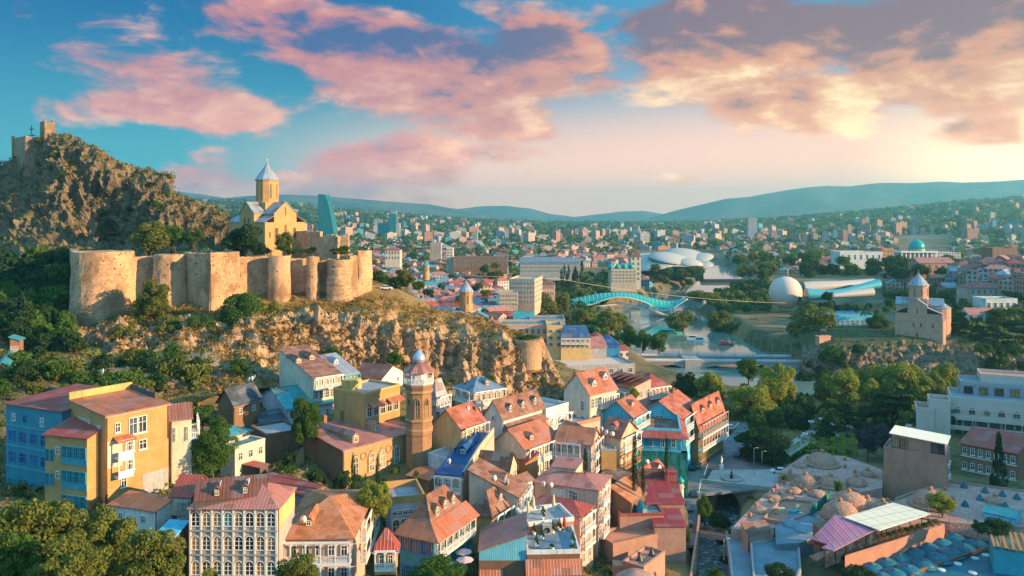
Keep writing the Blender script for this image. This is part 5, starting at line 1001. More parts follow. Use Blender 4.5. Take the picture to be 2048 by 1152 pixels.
h = house('gabled_house', 'house with a dark shingled roof and a white glazed bay', (1016, 945), 165, L=(948, 939), w=7, R=(1034, 0), main='L', H=9, wall='beige', roof=('gy', 3.2, 'tile_dark', .4), win=[('R', 3.0, 2, 1.6, 2.0, 'r', .05, .95)])
f = house('bay', None, (1037, 953), 162, zE=18.6, rz=50, w=4.5, d=3.5, H=7.5, wall='white_wall', roof=('gx', 1.0, 'tile_brown', .4), into=h, win=[('R', 2.8, 2, 1.7, 2.0, 'g', .03, .97), ('L', 2.8, 1, 2.2, 1.9, 'r', .1, .9)])
h = house('blue_roofed_house', 'house under a deep blue sheet-metal roof with a porch below', (925, 951), 160, L=(872, 947), R=(986, 893), main='R', H=8, wall='beige', roof=('+x', 3.0, 'roof_blue', .3), win=[('L', 3.0, 2, 1.2, 2.0, 'r', .05, .6, 'white_paint', 'pane_blue'), ('R', 2.2, 1, .8, 1.2, 'r', .3, .4), ('R', 1.4, 1, .8, 1.2, 'r', .75, .85)], gal=[('L', 3.3, 0, 1, 1.2, 4, 2.9)], dorm=[('L', .45, .45, 1.6, 1.1, 'roof_blue')])
f = MB(); f.face([(0, 0, -1), (h.w, 0, -1), (h.w, 0, 4.3), (h.w * .5, 0, 3.0), (0, 0, .7)]); f.face([(0, .35, -1), (0, .35, .7), (h.w * .5, .35, 3.0), (h.w, .35, 4.3), (h.w, .35, -1)]); f.face([(0, 0, .7), (h.w * .5, 0, 3.0), (h.w * .5, .35, 3.0), (0, .35, .7)]); f.face([(h.w * .5, 0, 3.0), (h.w, 0, 4.3), (h.w, .35, 4.3), (h.w * .5, .35, 3.0)]); f.build('parapet', 'beige', h.root, T(0, -.28, h.H)); H10 = h
DH.append((h, 3, h.d * .7, 1.3, 'small satellite dish on the deep blue roof'))
h = house('galleried_house', 'L-shaped house with orange roofs around a courtyard of white galleries', (1051, 897), 180, R=(1116, 873), L=(986, 0), H=8.2, wall='cream', roof=('gx', 3.6, 'roof_orange', .5), win=[('R', 3.0, 6, 1.2, 2.0, 'r', .03, .97), ('R', 6.6, 6, 1.1, 2.0, 'a', .03, .97)], gal=[('R', 3.3, 0, 1, 1.3, 8, 3.0, 'white_paint', False), ('R', 7.0, 0, 1, 1.3, 8, 3.0)], dorm=[('R', .3, .25, 1.6, 1.0, 'wood_brown')]); HL = h
h2 = house('wing', None, (1182, 884), 184, zE=HL.world.translation.z + 8.2, L=(1112, 880), w=8, R=(1206, 0), main='L', H=9, wall='pink_wall', roof=('gy', 2.6, 'roof_orange', .5), into=HL, win=[('L', 3.2, 3, 1.6, 2.4, 'a', .02, .75, 'white_paint', ['pane', 'pane_tan']), ('L', 7.0, 3, 1.6, 2.4, 'r', .02, .75, 'white_paint', ['pane_tan', 'pane']), ('L', 2.8, 1, .7, 1.3, 'r', .84, .93), ('R', 2.8, 2, 1.4, 1.8, 'g', .05, .95), ('R', 6.4, 2, 1.2, 2.2, 'a', .05, .95)], gal=[('L', 3.5, 0, .72, 1.0, 5, 3.0), ('L', 7.2, 0, .72, 1.0, 5, 3.0), ('R', 3.4, 0, 1, 1.2, 4, 3.0, 'white_paint', True), ('R', 6.8, 0, 1, 1.2, 4, 3.0)])
h2 = house('lean_to', None, (1051, 905), 178.5, zE=17.6, L=(986, 890), R=(1060, 0), main='L', w=3.2, H=5, wall='wood_tan', roof=('+x', 2.0, 'roof_red', .3), into=HL)
h = house('porch_house', 'low pink-roofed outbuilding in front of the courtyard galleries', (1150, 938), 172, L=(1105, 932), w=5, R=(1165, 0), main='L', H=5, wall='cream', roof=('+x', .8, 'roof_pink', .4), win=[('L', 2.6, 2, 1, 1.4, 'r')])
h = house('dormer_house', 'white plastered house with a brown roof and three white dormers', (1005, 835), 187, R=(1088, 811), L=(969, 0), H=6.2, wall='white_wall', roof=('gx', 3.6, 'tile_brown', .4), win=[('R', 5.6, 7, 1.3, 2.4, 'r', .03, .98), ('L', 1.2, 1, .9, 1.2, 'r', .35, .65)], gal=[('R', 5.9, 0, 1, 1.4, 9, 2.8)], dorm=[('R', .22, .16, 1.0, 1.5, 'white_wall'), ('R', .52, .18, 1.0, 1.5, 'white_wall'), ('R', .82, .2, 1.0, 1.5, 'white_wall')])
f = MB(); f.slab([(.5, -2.0, 3.3), (h.w - .6, -2.0, 3.3), (h.w - .6, 0, 4.6), (.5, 0, 4.6)], .12); f.build('awning_roof', 'tile_brown', h.root)
h2 = house('wing', None, (1092, 822), 198, zE=24.5, rz=48, w=9, d=9, H=6, wall='white_wall', roof=('f', 0, 'deck_grey'), parapet=(.7, .3, 'white_wall'), into=h, win=[('R', 4.2, 3, 1.2, 2.0, 'a')], gal=[('R', 4.6, .0, 1, 1.2, 4, 2.8)])
h = house('hipped_house', 'two-storey house with a grey-blue hipped roof and arched balconies below the cliff', (946, 783), 205, R=(1007, 774), L=(911, 0), H=7.0, wall='pink_wall', roof=('h', 2.6, 'roof_bluegrey', .5), win=[('R', 2.8, 5, 1.0, 1.7, 'r', .1, .95), ('L', 2.8, 2, 1.0, 1.7, 'r')], gal=[('R', 3.2, 0, 1, 1.3, 6, 2.9), ('L', 3.2, .1, 1, 1.2, 3, 2.9), ('R', 6.7, 0, 1, 1.3, 6, 3.0)], dorm=[('R', .55, .3, 1.3, 1.1, 'wood_tan')], chim=[(.12, .7, .5)])
h = house('tiled_house', 'house right of the minaret with a tiled roof over two yellow-lit balcony floors', (922, 856), 177, R=(970, 840), L=(866, 0), H=7, wall='yellow_wall', roof=('gx', 3.6, 'tile_red', .4), win=[('R', 2.9, 4, 1.1, 1.8, 'r'), ('R', 6.3, 4, 1.1, 1.8, 'r')], gal=[('R', 3.3, 0, 1, 1.4, 6, 3.0, 'wood_white', True), ('R', 6.7, 0, 1, 1.4, 6, 3.0)], chim=[(.95, .3, .3)]); DH.append((h, 6, 3.0, 2.4, 'grey satellite dish on the tiled roof right of the minaret'))
h2 = house('front_terrace', None, (895, 893), 170, zE=21.0, rz=47, w=10, d=6.5, H=6, wall='white_wall', roof=('f', 0, 'deck_grey'), parapet=(.4, .25, 'white_wall'), into=h, win=[('R', 3.2, 4, 1.4, 2.2, 'r')], gal=[('R', .2, .0, 1, .8, 7, 2.2, 'dark_metal', False)])
h = house('ochre_house', 'tall cream house with an orange cross-gabled roof standing beside the cliff end', (1179, 787), 205, R=(1233, 774), L=(1128, 0), H=9.5, wall='cream', roof=('gx', 4.6, 'roof_orange', .4), win=[('R', 4.0, 7, 1.0, 2.6, 'a', .04, .96), ('R', 8.0, 7, 1.0, 2.2, 'a', .04, .96), ('L', 4.8, 1, 1.3, 2.6, 'a', .62, .85), ('L', 8.5, 2, 1.2, 2.4, 'a', .3, .9)], gal=[('R', 4.3, .35, 1, 1.0, 8, 2.6, 'white_paint', False)], dorm=[('R', .30, .25, 1.7, 1.2, 'white_wall'), ('R', .80, .45, 1.7, 1.2, 'white_wall')])
h2 = house('terrace', None, (1150, 838), 199, zE=20.6, rz=40, w=9, d=8, H=6, wall='beige', roof=('f', 0, 'deck_grey'), parapet=(.9, .3, 'brick_pink'), into=h, win=[('R', 3.6, 3, 1.2, 2.4, 'a')])
h = house('long_house', 'long pink house with a stepped brown sawtooth roof', (1262, 776), 232, L=(1196, 762), R=(1300, 764), main='L', w=9, H=7, wall='pink_wall', roof=('+x', 1.8, 'roof_brown', .4), win=[('L', 3.4, 5, 1.2, 2.0, 'a'), ('R', 3.4, 3, 1.2, 2.0, 'a')], gal=[('L', 4.4, .1, .9, 1.2, 5, 2.8, 'white_paint')])
for k in range(4): f = MB(); f.slab([(1, 1.2 + k * 2.4, 1.4), (7.5, 1.2 + k * 2.4, 2.4), (7.5, 3.2 + k * 2.4, 1.5), (1, 3.2 + k * 2.4, .6)], .12); f.build('roof_ridge', 'roof_brown', h.root, T(0, 0, h.H + .2))
h = house('villa', 'pink villa with a red hipped roof and a glazed loggia near the street end', (1296, 774), 238, R=(1337, 768), L=(1258, 0), H=7.2, wall='pink_wall', roof=('h', 3.0, 'roof_red', .5), win=[('R', 3.0, 5, 1.0, 1.9, 'a'), ('L', 3.0, 4, 1.1, 2.0, 'a')], gal=[('R', 3.4, 0, 1, 1.2, 6, 2.9), ('L', 3.4, .1, .9, 1.2, 5, 2.9)])
h = house('teal_gabled_house', 'house with teal walls under scaffolding and an orange gabled roof', (1265, 833), 204, R=(1292, 819), L=(1204, 0), H=13, wall='teal_wall', roof=('gx', 3.4, 'roof_orange', .4), win=[('R', 3.0, 2, 1.0, 1.8, 'r'), ('L', 5.6, 1, 1.0, 1.5, 'r', .6, .8)], gal=[('R', 3.4, 0, 1, 1.2, 4, 2.9)], dorm=[('R', .5, .45, 1.6, .9, 'wood_tan')])
f = MB()
for k in range(5): y_ = h.d * k / 4; f.tube([(-.9, y_, 0), (-.9, y_, 12.5)], .07, 4)
for z_ in (4, 8, 12): f.tube([(-.9, 0, z_), (-.9, h.d, z_)], .07, 4)
f.build('scaffold', 'steel', h.root)
h = house('teal_house', 'bright teal house with a red skirt roof and green netting over its lower floors', (1362, 870), 207, L=(1267, 866), R=(1384, 852), main='L', H=16.5, wall='teal_wall', roof=('f', 0, 'tile_brown'), parapet=(1.6, .3, 'skyblue_wall'), win=[('L', 3.4, 4, 1.1, 2.2, 'r', .05, .95), ('R', 3.4, 2, 1.1, 2.2, 'r')], gal=[('L', 3.8, 0, 1, 1.5, 6, 3.2, 'skyblue_wall', False), ('R', 3.8, 0, 1, 1.3, 3, 3.2, 'skyblue_wall', False)])
f = MB(); w_, d_, H_ = h.w, h.d, h.H
f.slab([(-2.2, d_ + .5, H_ - .4), (-2.2, -1.9, H_ - .4), (-.06, -.06, H_ + .9), (-.06, d_ + .5, H_ + .9)], .14); f.slab([(-2.2, -1.9, H_ - .4), (w_ + .5, -1.9, H_ - .4), (w_ + .5, -.06, H_ + .9), (-.06, -.06, H_ + .9)], .14); f.build('skirt_roof', 'roof_red', h.root)
m, t, b = base_mat('netting'); tc = t.new('TexCoord'); nn_ = t.noise(t.vec('MULTIPLY', tc.outputs['Object'], (.8, .8, .35)), 1.2, 5, .65); t.put(b.inputs['Base Color'], t.mix(t.mr(nn_, .35, .65), (0.008, .10, .09), (0.03, .24, .20))); b.inputs['Roughness'].default_value = .9; bump(t, b, nn_, .8, .3)
f = MB(); n_ = 14
def netz(s, z): return .25 * mnoise.noise(Vector((s * .5, z * .25, 2)))
for (a, b_, nx, ny) in (((-1.8, d_ + .3), (-1.8, -1.6), -1, 0), ((-1.8, -1.6), (w_ + .3, -1.6), 0, -1)):
    f.grid([[(a[0] + (b_[0] - a[0]) * i / n_ + nx * netz(i * 1.3, z_), a[1] + (b_[1] - a[1]) * i / n_ + ny * netz(i * 1.3, z_), z_) for i in range(n_ + 1)] for z_ in np.linspace(-1, H_ - 4.2, 9)])
f.build('netting', 'netting', h.root); H18 = h
h = house('street_house', 'house with a brown gabled roof and blue gable end facing the street', (1362, 836), 222, R=(1396, 811), L=(1276, 0), H=16, wall='skyblue_wall', roof=('gx', 4.0, 'tile_red', .6), win=[('R', 3.2, 4, 1.3, 2.2, 'g'), ('R', 7.0, 4, 1.3, 2.2, 'g'), ('L', 1.6, 2, 1.0, 1.6, 'r', .4, .62)], gal=[('R', 3.5, 0, 1, 1.3, 5, 3.0, 'white_paint', False), ('R', 7.4, 0, 1, 1.3, 5, 3.0, 'white_paint', False)], chim=[(.7, .5, 1.0), (.78, .5, 1.0)])
h = house('street_house', 'shop house on the street with a red skirt roof over a long balcony', (1396, 846), 229, R=(1447, 818), L=(1372, 0), H=13.5, wall='brick_brown', roof=('gx', 5.2, 'tile_red', .8), win=[('R', 3.6, 9, 1.2, 2.4, 'r', .02, .98), ('R', 11.5, 8, 1.6, 3.2, 'r', .02, .98, 'yellow_wall', 'pane')], gal=[('R', 4.0, 0, 1, 1.6, 10, 3.4, 'grey_paint', False), ('R', 7.8, 0, 1, 1.6, 10, 3.2, 'white_paint', False)], dorm=[('R', .25, .35, 2.2, 1.3, 'tile_red'), ('R', .55, .35, 2.2, 1.3, 'tile_red'), ('R', .85, .35, 2.2, 1.3, 'tile_red')])
h = house('brick_house', 'tall narrow tan house with a tiled gable and a balcony over the lane', (1240, 873), 190, L=(1204, 878), R=(1258, 864), main='R', w=9, H=14, wall='beige', roof=('gy', 3.2, 'tile_red', .5), win=[('R', 3.2, 2, 1.1, 2.0, 'r'), ('R', 7.4, 2, 1.1, 2.0, 'r')], gal=[('R', 3.6, 0, 1, 1.4, 4, 3.0), ('R', 7.6, 0, 1, 1.2, 3, 3.0, 'wood_tan')], dorm=[('L', .5, .3, 1.6, 1.0, 'tile_red')])
DH += [(h, -1, 1.5, .3, 'nearest of three white satellite dishes behind the courtyard house roof'), (h, -1.2, 3.0, .5, 'middle one of three white satellite dishes behind the courtyard house roof'), (h, -.6, 4.6, .9, 'highest of three white satellite dishes behind the courtyard house roof')]
h2 = house('brick_block', None, (1233, 902), 187, zE=17.8, L=(1203, 902), w=8, R=(1250, 0), main='L', H=12, wall='brick_yellow', roof=('f', 0, 'concrete'), parapet=(.5, .25, 'concrete'), into=h)
h = house('peach_house', 'four-storey peach house with a pale pink roof and a row of dishes', (1196, 979), 165, R=(1222, 950), L=(1069, 0), H=14.5, wall='pink_wall', roof=('hy', 1.3, 'roof_pink', .35), win=[('R', 3.0, 3, 1.2, 1.9, 'r'), ('R', 6.4, 3, 1.2, 1.9, 'r'), ('R', 9.8, 3, 1.2, 1.9, 'r'), ('L', 3.2, 1, 1.1, 2.4, 'd', .52, .64, 'white_paint', 'pane'), ('L', 3.2, 1, 3.4, 2.3, 'g', .62, .96, 'white_paint', 'shell_white')][:4] + [('L', 3.2, 1, 1.1, 2.2, 'r', .60, .70), ('L', 3.2, 1, 3.2, 2.2, 'g', .24, .52, 'white_paint', 'white_wall')], gal=[('R', 3.3, .05, .5, 1.1, 3, 2.8, 'white_paint', True), ('R', 6.7, .05, .5, 1.1, 3, 2.8, 'white_paint', True), ('R', 10.1, .05, .5, 1.1, 3, 2.8, 'white_paint', True)]); H21 = h
DH += [(h, -.6, h.d * .84, -.5, 'left one of the paired white dishes under the pale pink roof'), (h, -.6, h.d * .72, -.5, 'right one of the paired white dishes under the pale pink roof'), (h, w_ * 0 + 5.4, -.7, -4.4, 'white dish on the sunlit side of the peach house, upper of two'), (h, 5.4, -.7, -8.2, 'white dish on the sunlit side of the peach house, lower of two')]
h2 = house('front_block', None, (1160, 1027), 153, zE=15.6, R=(1186, 1010), L=(1056, 1016), main='R', H=13, wall='pink_wall', roof=('hy', 1.5, 'roof_red', .4), into=h, win=[('R', 3.2, 2, 1.0, 1.8, 'r'), ('R', 6.4, 2, 1.0, 1.8, 'r'), ('R', 9.6, 2, 1.0, 1.8, 'r')], gal=[('R', 3.5, .1, .9, .9, 3, 2.8, 'white_paint', True), ('R', 6.7, .1, .9, .9, 3, 2.8, 'white_paint', True)])
# middle terrace with umbrellas and the front house with the teal board gable
h = house('terrace_house', 'terraced house front with potted trees on its roof deck over a green balcony', (1160, 1106), 138, L=(1054, 1108), w=11, R=(1170, 0), main='L', H=11, wall='brick_brown', roof=('f', 0, 'deck_blue'), parapet=(.7, .3, 'white_wall'), win=[('L', 6.0, 4, 1.2, 1.9, 'r', .08, .98, 'white_paint', 'pane')], gal=[('L', 6.3, 0, 1, 1.5, 5, 3.0, 'wood_green', False), ('L', 9.6, 0, 1, 1.4, 5, 3.0, 'wood_green', False)]); HT = h
f = MB(); f.slab([(-2.0, h.d + .3, h.H - 2.9), (-2.0, -.3, h.H - 2.9), (-.06, -.3, h.H - .9), (-.06, h.d + .3, h.H - .9)], .14); f.build('skirt_roof', 'roof_orange', h.root)
h2 = house('upper_terrace', None, (1148, 1040), 149, zE=16.1, L=(1056, 1052), R=(1160, 0), main='L', w=7.5, H=9, wall='brick_pink', roof=('f', 0, 'concrete'), parapet=(.8, .3, 'white_wall'), into=h); HT2 = h2
h = house('teal_board_house', 'house with a pale teal boarded gable and pink roof beside the roof deck', (1053, 1101), 138, L=(958, 1101), w=10, R=(1063, 0), main='L', H=11, wall='brick_brown', roof=('-y', 2.9, 'roof_pink', .2), win=[('L', 7.2, 5, .62, 2.4, 'r', .04, .46, 'skyblue_wall', 'pane_teal'), ('L', 7.0, 1, 1.2, 2.0, 'r', .62, .92, 'skyblue_wall', 'pane_blue')])
f = MB(); d_, H_ = h.d, h.H; f.extr([(-.06, d_ - .02, H_ - 1.7), (-.06, .02, H_ - 1.7), (-.06, .02, H_ + 2.55), (-.06, d_ - .02, H_ - .22)], (.12, 0, 0)); f.build('board_gable', 'wood_sky', h.root)
f = MB(); f.slab([(-1.0, d_, H_ - 4.3), (-1.0, d_ * .5, H_ - 4.3), (-.06, d_ * .5, H_ - 3.3), (-.06, d_, H_ - 3.3)], .12); f.build('skirt_roof', 'roof_orange', h.root)
f = MB(); f.box(-.1, d_ * .52, -2, .02, d_ - .02, H_ - 4.4); f.build('board_wall', 'skyblue_wall', h.root)
# upper left rows below the cliff
h = house('white_gabled_house', 'house with a wide brown roof, two dormers and a lit arcade below the cliff', (626, 754), 195, R=(681, 746), L=(559, 0), H=6, wall='cream', roof=('+y', 4.8, 'tile_brown', .4), win=[('R', 5.5, 5, 1.2, 2.2, 'a'), ('R', 2.6, 5, 1.1, 1.8, 'a')], gal=[('R', 3.0, 0, 1, 1.4, 6, 2.7)], dorm=[('R', .05, .45, 1.6, 1.0, 'wood_tan'), ('R', .6, .5, 1.6, 1.0, 'wood_tan')])
h = house('grey_roofed_house', 'house with a plain grey roof and glazed porch right of the brown-roofed arcade', (684, 750), 202, R=(715, 744), L=(640, 0), H=6, wall='skyblue_wall', roof=('+y', 4.0, 'roof_grey', .4), win=[('R', 2.8, 4, 1.1, 1.9, 'r')], gal=[('R', 3.1, 0, 1, 1.3, 5, 2.7, 'wood_teal', False)], dorm=[('R', .35, .5, 1.4, .9, 'white_wall')])
h = house('low_house', 'low house with a broad brown roof against the foot of the cliff', (762, 757), 212, L=(706, 744), R=(806, 741), main='R', H=4, wall='white_wall', roof=('gy', 2.6, 'roof_brown', .4), win=[('R', 2.4, 2, 1.0, 1.4, 'r')])
h = house('grey_gabled_house', 'white walled house with a grey-teal roof half hidden by a round green tree', (572, 817), 190, R=(666, 803), L=(519, 0), H=7.5, wall='lilac_wall', roof=('gx', 3.2, 'roof_teal', .4), win=[('L', 4.5, 2, .9, 1.6, 'r', .2, .8), ('R', 3.6, 4, 1.2, 2.2, 'g', .2, .98)])
h = house('black_roofed_house', 'low white outhouse with a black roof', (530, 858), 184, R=(580, 850), L=(511, 0), H=5, wall='white_wall', roof=('+y', 2.6, 'tile_slate', .4), win=[('R', 3, 3, 1, 1.2, 'r')])
h = house('shed_house', 'dark brown timber house with dishes on its ridge left of the grey roof', (467, 806), 182, R=(520, 792), L=(436, 0), H=7, wall='wood_brown', roof=('gx', 3.0, 'tile_slate', .5), win=[('R', 3, 2, 1, 1.4, 'r')])
DH += [(h, 7.0, h.d * .5, 3.5, 'left one of three white dishes in a row above the brown timber house'), (h, 7.9, h.d * .5, 3.6, 'middle one of three white dishes in a row above the brown timber house'), (h, 8.8, h.d * .5, 3.8, 'right one of three white dishes in a row above the brown timber house')]
h = house('flat_roofed_house', 'flat-roofed ochre house with awnings and tanks behind the mosque', (729, 789), 178, R=(800, 771), L=(667, 0), H=8, wall='brick_yellow', roof=('f', 0, 'deck_grey'), parapet=(.5, .3, 'ochre'), win=[('R', 5.4, 5, 1.6, 2.3, 'r', .03, .97)], dorm=[]); HF = h
for u_ in (.1, .3, .6, .8): f = MB(); f.slab([(0, -1.6, 0), (2.4, -1.6, 0), (2.4, 0, .9), (0, 0, .9)], .08); f.build('awning', 'roof_orange', h.root, face_M(h, 'R', h.w * u_, h.H - 3.0))
f = MB(); f.box(0, 0, 0, 3.5, 3, 2.2); f.box(5, 4, 0, 7, 6, 1.4); f.build('roof_hut', 'ochre', h.root, T(1.0, h.d * .55, h.H - .1))
h = house('white_tin_house', 'pale tin-roofed house with stacked balconies just right of the minaret', (872, 792), 186, R=(894, 785), L=(858, 0), H=9, wall='grey_wall', roof=('hx', 3.6, 'roof_grey', .6), win=[('R', 3, 3, 1, 1.8, 'r'), ('R', 6.4, 3, 1, 1.8, 'r')], gal=[('R', 3.3, 0, 1, 1.3, 4, 2.9), ('R', 6.7, 0, 1, 1.3, 4, 2.9)])
# roofs left of and in front of the mosque
h = house('shed', 'wide dull red lean-to roof in front of the brown mosque wall', (608, 990), 148, L=(503, 948), R=(647, 971), main='R', H=5.5, wall='grey_wall', roof=('+y', .8, 'roof_red', .3), win=[('R', 4, 2, .9, 2.2, 'r', .4, .95)])
h = house('shed', 'narrow red strip roof around a small yard left of the mosque', (520, 935), 160, R=(536, 928), L=(462, 0), H=4, wall='dark_wall', roof=('+y', .5, 'roof_red', .3))
h = house('shed', 'small open shed with an orange roof at the foot of the mosque', (858, 958), 160, L=(816, 949), R=(871, 940), main='L', H=4, w=6, wall='wood_brown', roof=('gy', .5, 'roof_orange', .4))
h = house('arcade_block', 'pale blue-grey block with arched openings and a low terrace below the mosque', (850, 1001), 147, L=(782, 1008), w=9, R=(870, 0), main='L', H=7, wall='lilac_wall', roof=('f', 0, 'deck_grey'), parapet=(1.3, .3, 'brick_yellow'), win=[('L', 6.4, 4, 1.7, 3.6, 'a', .03, .97, 'white_paint', 'pane_tan'), ('L', 2.2, 6, 1.0, .9, 'r', .03, .97)])
h = house('tiled_shed', 'rough old tiled roof half hidden by tall cypresses', (1262, 1005), 172, R=(1290, 985), L=(1222, 0), H=6, wall='brick_brown', roof=('+y', 2.6, 'tile_orange', .3))
h = house('small_gabled_house', 'small pinkish house with crossing gables behind the red bath roof', (1302, 962), 190, R=(1336, 944), L=(1262, 0), H=7, wall='beige', roof=('gx', 2.6, 'tile_red', .4), win=[('R', 3, 2, 1.2, 1.6, 'r')], dorm=[('R', .6, .2, 2.4, 1.3, 'white_wall')]); DH.append((h, 3.0, h.d * .5, 3.0, 'satellite dish on the small crossing gables behind the red bath roof'))
h = house('dark_shed', 'low dark roofed shed in the lane below the tan house', (1236, 962), 182, L=(1205, 958), R=(1262, 945), main='R', H=4, wall='brick_brown', roof=('+y', 1.2, 'tile_dark', .3), win=[('L', 3, 2, .9, 1.2, 'r')])
h = house('teal_roofed_house', 'house with a bright teal roof at the left edge among trees', (28, 738), 190, L=(-20, 737), R=(44, 716), main='R', H=6, wall='brick_red', roof=('gx', 2.0, 'roof_teal', .4), win=[('R', 3.6, 2, .9, 1.8, 'r')])
h = house('teal_roofed_house', 'little tower house with a teal roof in the dark trees left of the bastion', (37, 680), 215, L=(24, 677), R=(49, 674), main='R', w=4.5, H=6, wall='brick_red', roof=('+y', 1.0, 'roof_teal', .4), win=[('L', 4, 3, .5, 2.4, 'r')])
h = house('white_shed', 'small orange-roofed shed with a blue tarpaulin in the yard left of the arcade house', (310, 1022), 124, L=(192, 1004), R=(320, 1010), main='L', w=4, d=9, H=2.6, low=1.5, wall='white_wall', roof=('+x', .8, 'roof_orange', .3), win=[('L', 2.2, 2, 1.0, 1.2, 'r')])
h = house('tarp_shed', 'lean-to with a bright turquoise roof below the yard left of the arcade house', (343, 1078), 120, L=(308, 1075), w=4, R=(350, 0), main='L', H=5, wall='brick_brown', roof=('+x', 1.2, 'skyblue_wall', .3))
h = house('pavilion', 'cafe pavilion with a low teal roof above the dry slope path', (452, 872), 168, R=(500, 858), L=(420, 0), H=3.6, wall='white_wall', roof=('h', 1.0, 'roof_teal', .5), win=[('R', 2.8, 3, 1.4, 1.8, 'r')])
h = house('walled_garden', 'low cream garden building with brick piers beside a blue roof deck', (470, 898), 160, R=(530, 880), L=(440, 0), H=3.2, wall='cream', roof=('f', 0, 'deck_blue'), parapet=(.5, .3, 'cream'), win=[('R', 2.6, 3, 1.2, 1.6, 'r')])
for (hh, x, y, dz, lb) in DH: dish(on_house(hh, x, y, hh.H + dz + .3), lb, .62, random.uniform(-70, -20), 'white_paint')
# roof-deck furniture
TH = []
def on_deck(h, xf, yf): return on_house(h, h.w * xf, h.d * yf, h.H - .05)
UMB = {}
def closed_umbrella(p, label, mat):
    o = empty('closed_umbrella', p, 0, label, 'umbrella', 'closed umbrellas on the roof decks')
    if mat not in UMB: f = MB(); f.lathe([(.10, .9), (.34, 1.1), (.28, 2.0), (.16, 2.9), (.03, 3.3)], 10); g = MB(); g.lathe([(.4, 0), (.4, .1), (.05, .12), (.05, 1.0)], 10); UMB[mat] = (f.data('fabric', mat, False), g.data('stand', 'steel', False))
    link('fabric', UMB[mat][0], o); link('stand', UMB[mat][1], o)
for (xf, yf, lb) in ((.5, .86, 'leftmost closed cream umbrella on the upper roof terrace'), (.8, .66, 'taller closed cream umbrella left of the terrace stair'), (.75, .22, 'closed cream umbrella at the right end of the upper roof terrace')): closed_umbrella(on_deck(HT2, xf, yf), lb, 'umbrella_cream')
closed_umbrella(on_deck(HT, .85, .18), 'closed red umbrella behind the potted trees on the lower roof deck', 'umbrella_red')
POT = {}
def potted(p, hgt, label, kind='cone', group='potted trees on the roof deck'):
    o = empty('potted_tree', p, 0, label, 'potted tree', group)
    if 'p' not in POT: f = MB(); f.lathe([(.28, 0), (.36, .55), (.30, .55), (.28, .45)], 12); POT['p'] = f.data('pot', 'white_paint', False)
    link('pot', POT['p'], o); link('crown', crown(kind, 'leaf_green', 2, 1), o, Matrix.Translation((0, 0, .5 + hgt / 2)) @ Matrix.Diagonal((.55, .55, hgt / 2, 1)))
for (xf, yf, hg, kd, lb) in ((.75, .80, 1.7, 'cone', 'potted conifer farthest back on the left side of the roof deck'), (.25, .80, 1.9, 'cone', 'potted conifer at the front left of the roof deck'), (.55, .66, 1.6, 'cone', 'potted conifer left of the pale machine on the roof deck'), (.8, .42, 2.0, 'cone', 'tall potted conifer right of the pale machine on the roof deck'), (.9, .28, 1.9, 'cone', 'potted conifer near the red umbrella on the roof deck'), (.35, .08, 1.9, 'cone', 'potted conifer at the right corner of the roof deck'), (.15, .5, .9, 'bush', 'low round potted shrub at the front rail of the roof deck'), (.1, .12, .9, 'bush', 'low round potted shrub at the right front corner of the roof deck')): potted(on_deck(HT, xf, yf), hg, lb, kd)
for (xf, yf, hg, lb) in ((.3, .6, 2.0, 'potted conifer in the middle of the upper roof terrace'), (.6, .5, 1.2, 'small potted conifer by the upper terrace rail')): potted(on_deck(HT2, xf, yf), hg, lb, 'cone', 'potted trees on the upper terrace')
ac = empty('roof_machine', on_deck(HT, .8, .54), HT.root.rotation_euler.z, 'pale ventilation machine standing among the potted trees on the roof deck', 'machine'); f = MB(); f.box(-.8, -.8, 0, .8, .8, 1.7); f.box(-.9, -.9, 1.7, .9, .9, 1.8); f.build('casing', 'grey_paint', ac); f = MB(); f.lathe([(.55, 0), (.55, .06), (.45, .06), (.45, .02), (0, .02)], 14); f.build('fan', 'dark_metal', ac, Matrix.Translation((-.8, 0, .9)) @ Matrix.Rotation(rad(-90), 4, 'Y'))
for (px, py, Y, lb) in ((912, 1100, 140, 'pink open umbrella farther up the dark yard'), (915, 1116, 136, 'pink open umbrella nearer in the dark yard')):
    o = empty('open_umbrella', W(px + 15, py, Y) - Vector((0, 0, 2.4)), 0, lb, 'umbrella', 'open pink umbrellas in the yard'); f = MB(); f.lathe([(1.5, 2.1), (.02, 2.6)], 8, smooth=False); f.lathe([(1.5, 2.08), (.02, 2.5)], 8, smooth=False); f.build('fabric', 'umbrella_pink', o); f = MB(); f.tube([(0, 0, 0), (0, 0, 2.5)], .04); f.build('pole', 'steel', o)
# ---------------------------------------------------------------- street, baths, hotel and bridges on the right
m, t, b = base_mat('cobble'); co = t.new('TexCoord').outputs['Object']; v = t.new('TexVoronoi', {'Vector': co, 'Scale': 2.2}); nb_ = t.noise(co, .25, 4, .6)
t.put(b.inputs['Base Color'], t.mix(t.mr(nb_, .35, .65), t.mix(v.outputs['Distance'], (.17, .17, .18), (.09, .09, .10)), (.20, .19, .19))); b.inputs['Roughness'].default_value = .75; bump(t, b, v.outputs['Distance'], .4, -.05)
def sheet(name, pts, z, mat, th=0.35, kind='structure', label=None, cat=None):
    f = MB(); P = [G(a, c, z) for a, c in pts]
    ar = sum(P[i].x * P[(i + 1) % len(P)].y - P[(i + 1) % len(P)].x * P[i].y for i in range(len(P)))
    if ar < 0: P = P[::-1]
    f.slab(P, th); o = f.build(name, mat); return tag(o, label, cat, kind=kind)
sheet('street', [(1364,1090),(1362,1000),(1366,965),(1372,930),(1384,900),(1400,872),(1430,846),(1490,840),(1508,880),(1502,905),(1540,925),(1620,932),(1660,945),(1640,968),(1535,976),(1405,988),(1396,1010),(1390,1090)], .45, 'cobble', .6)
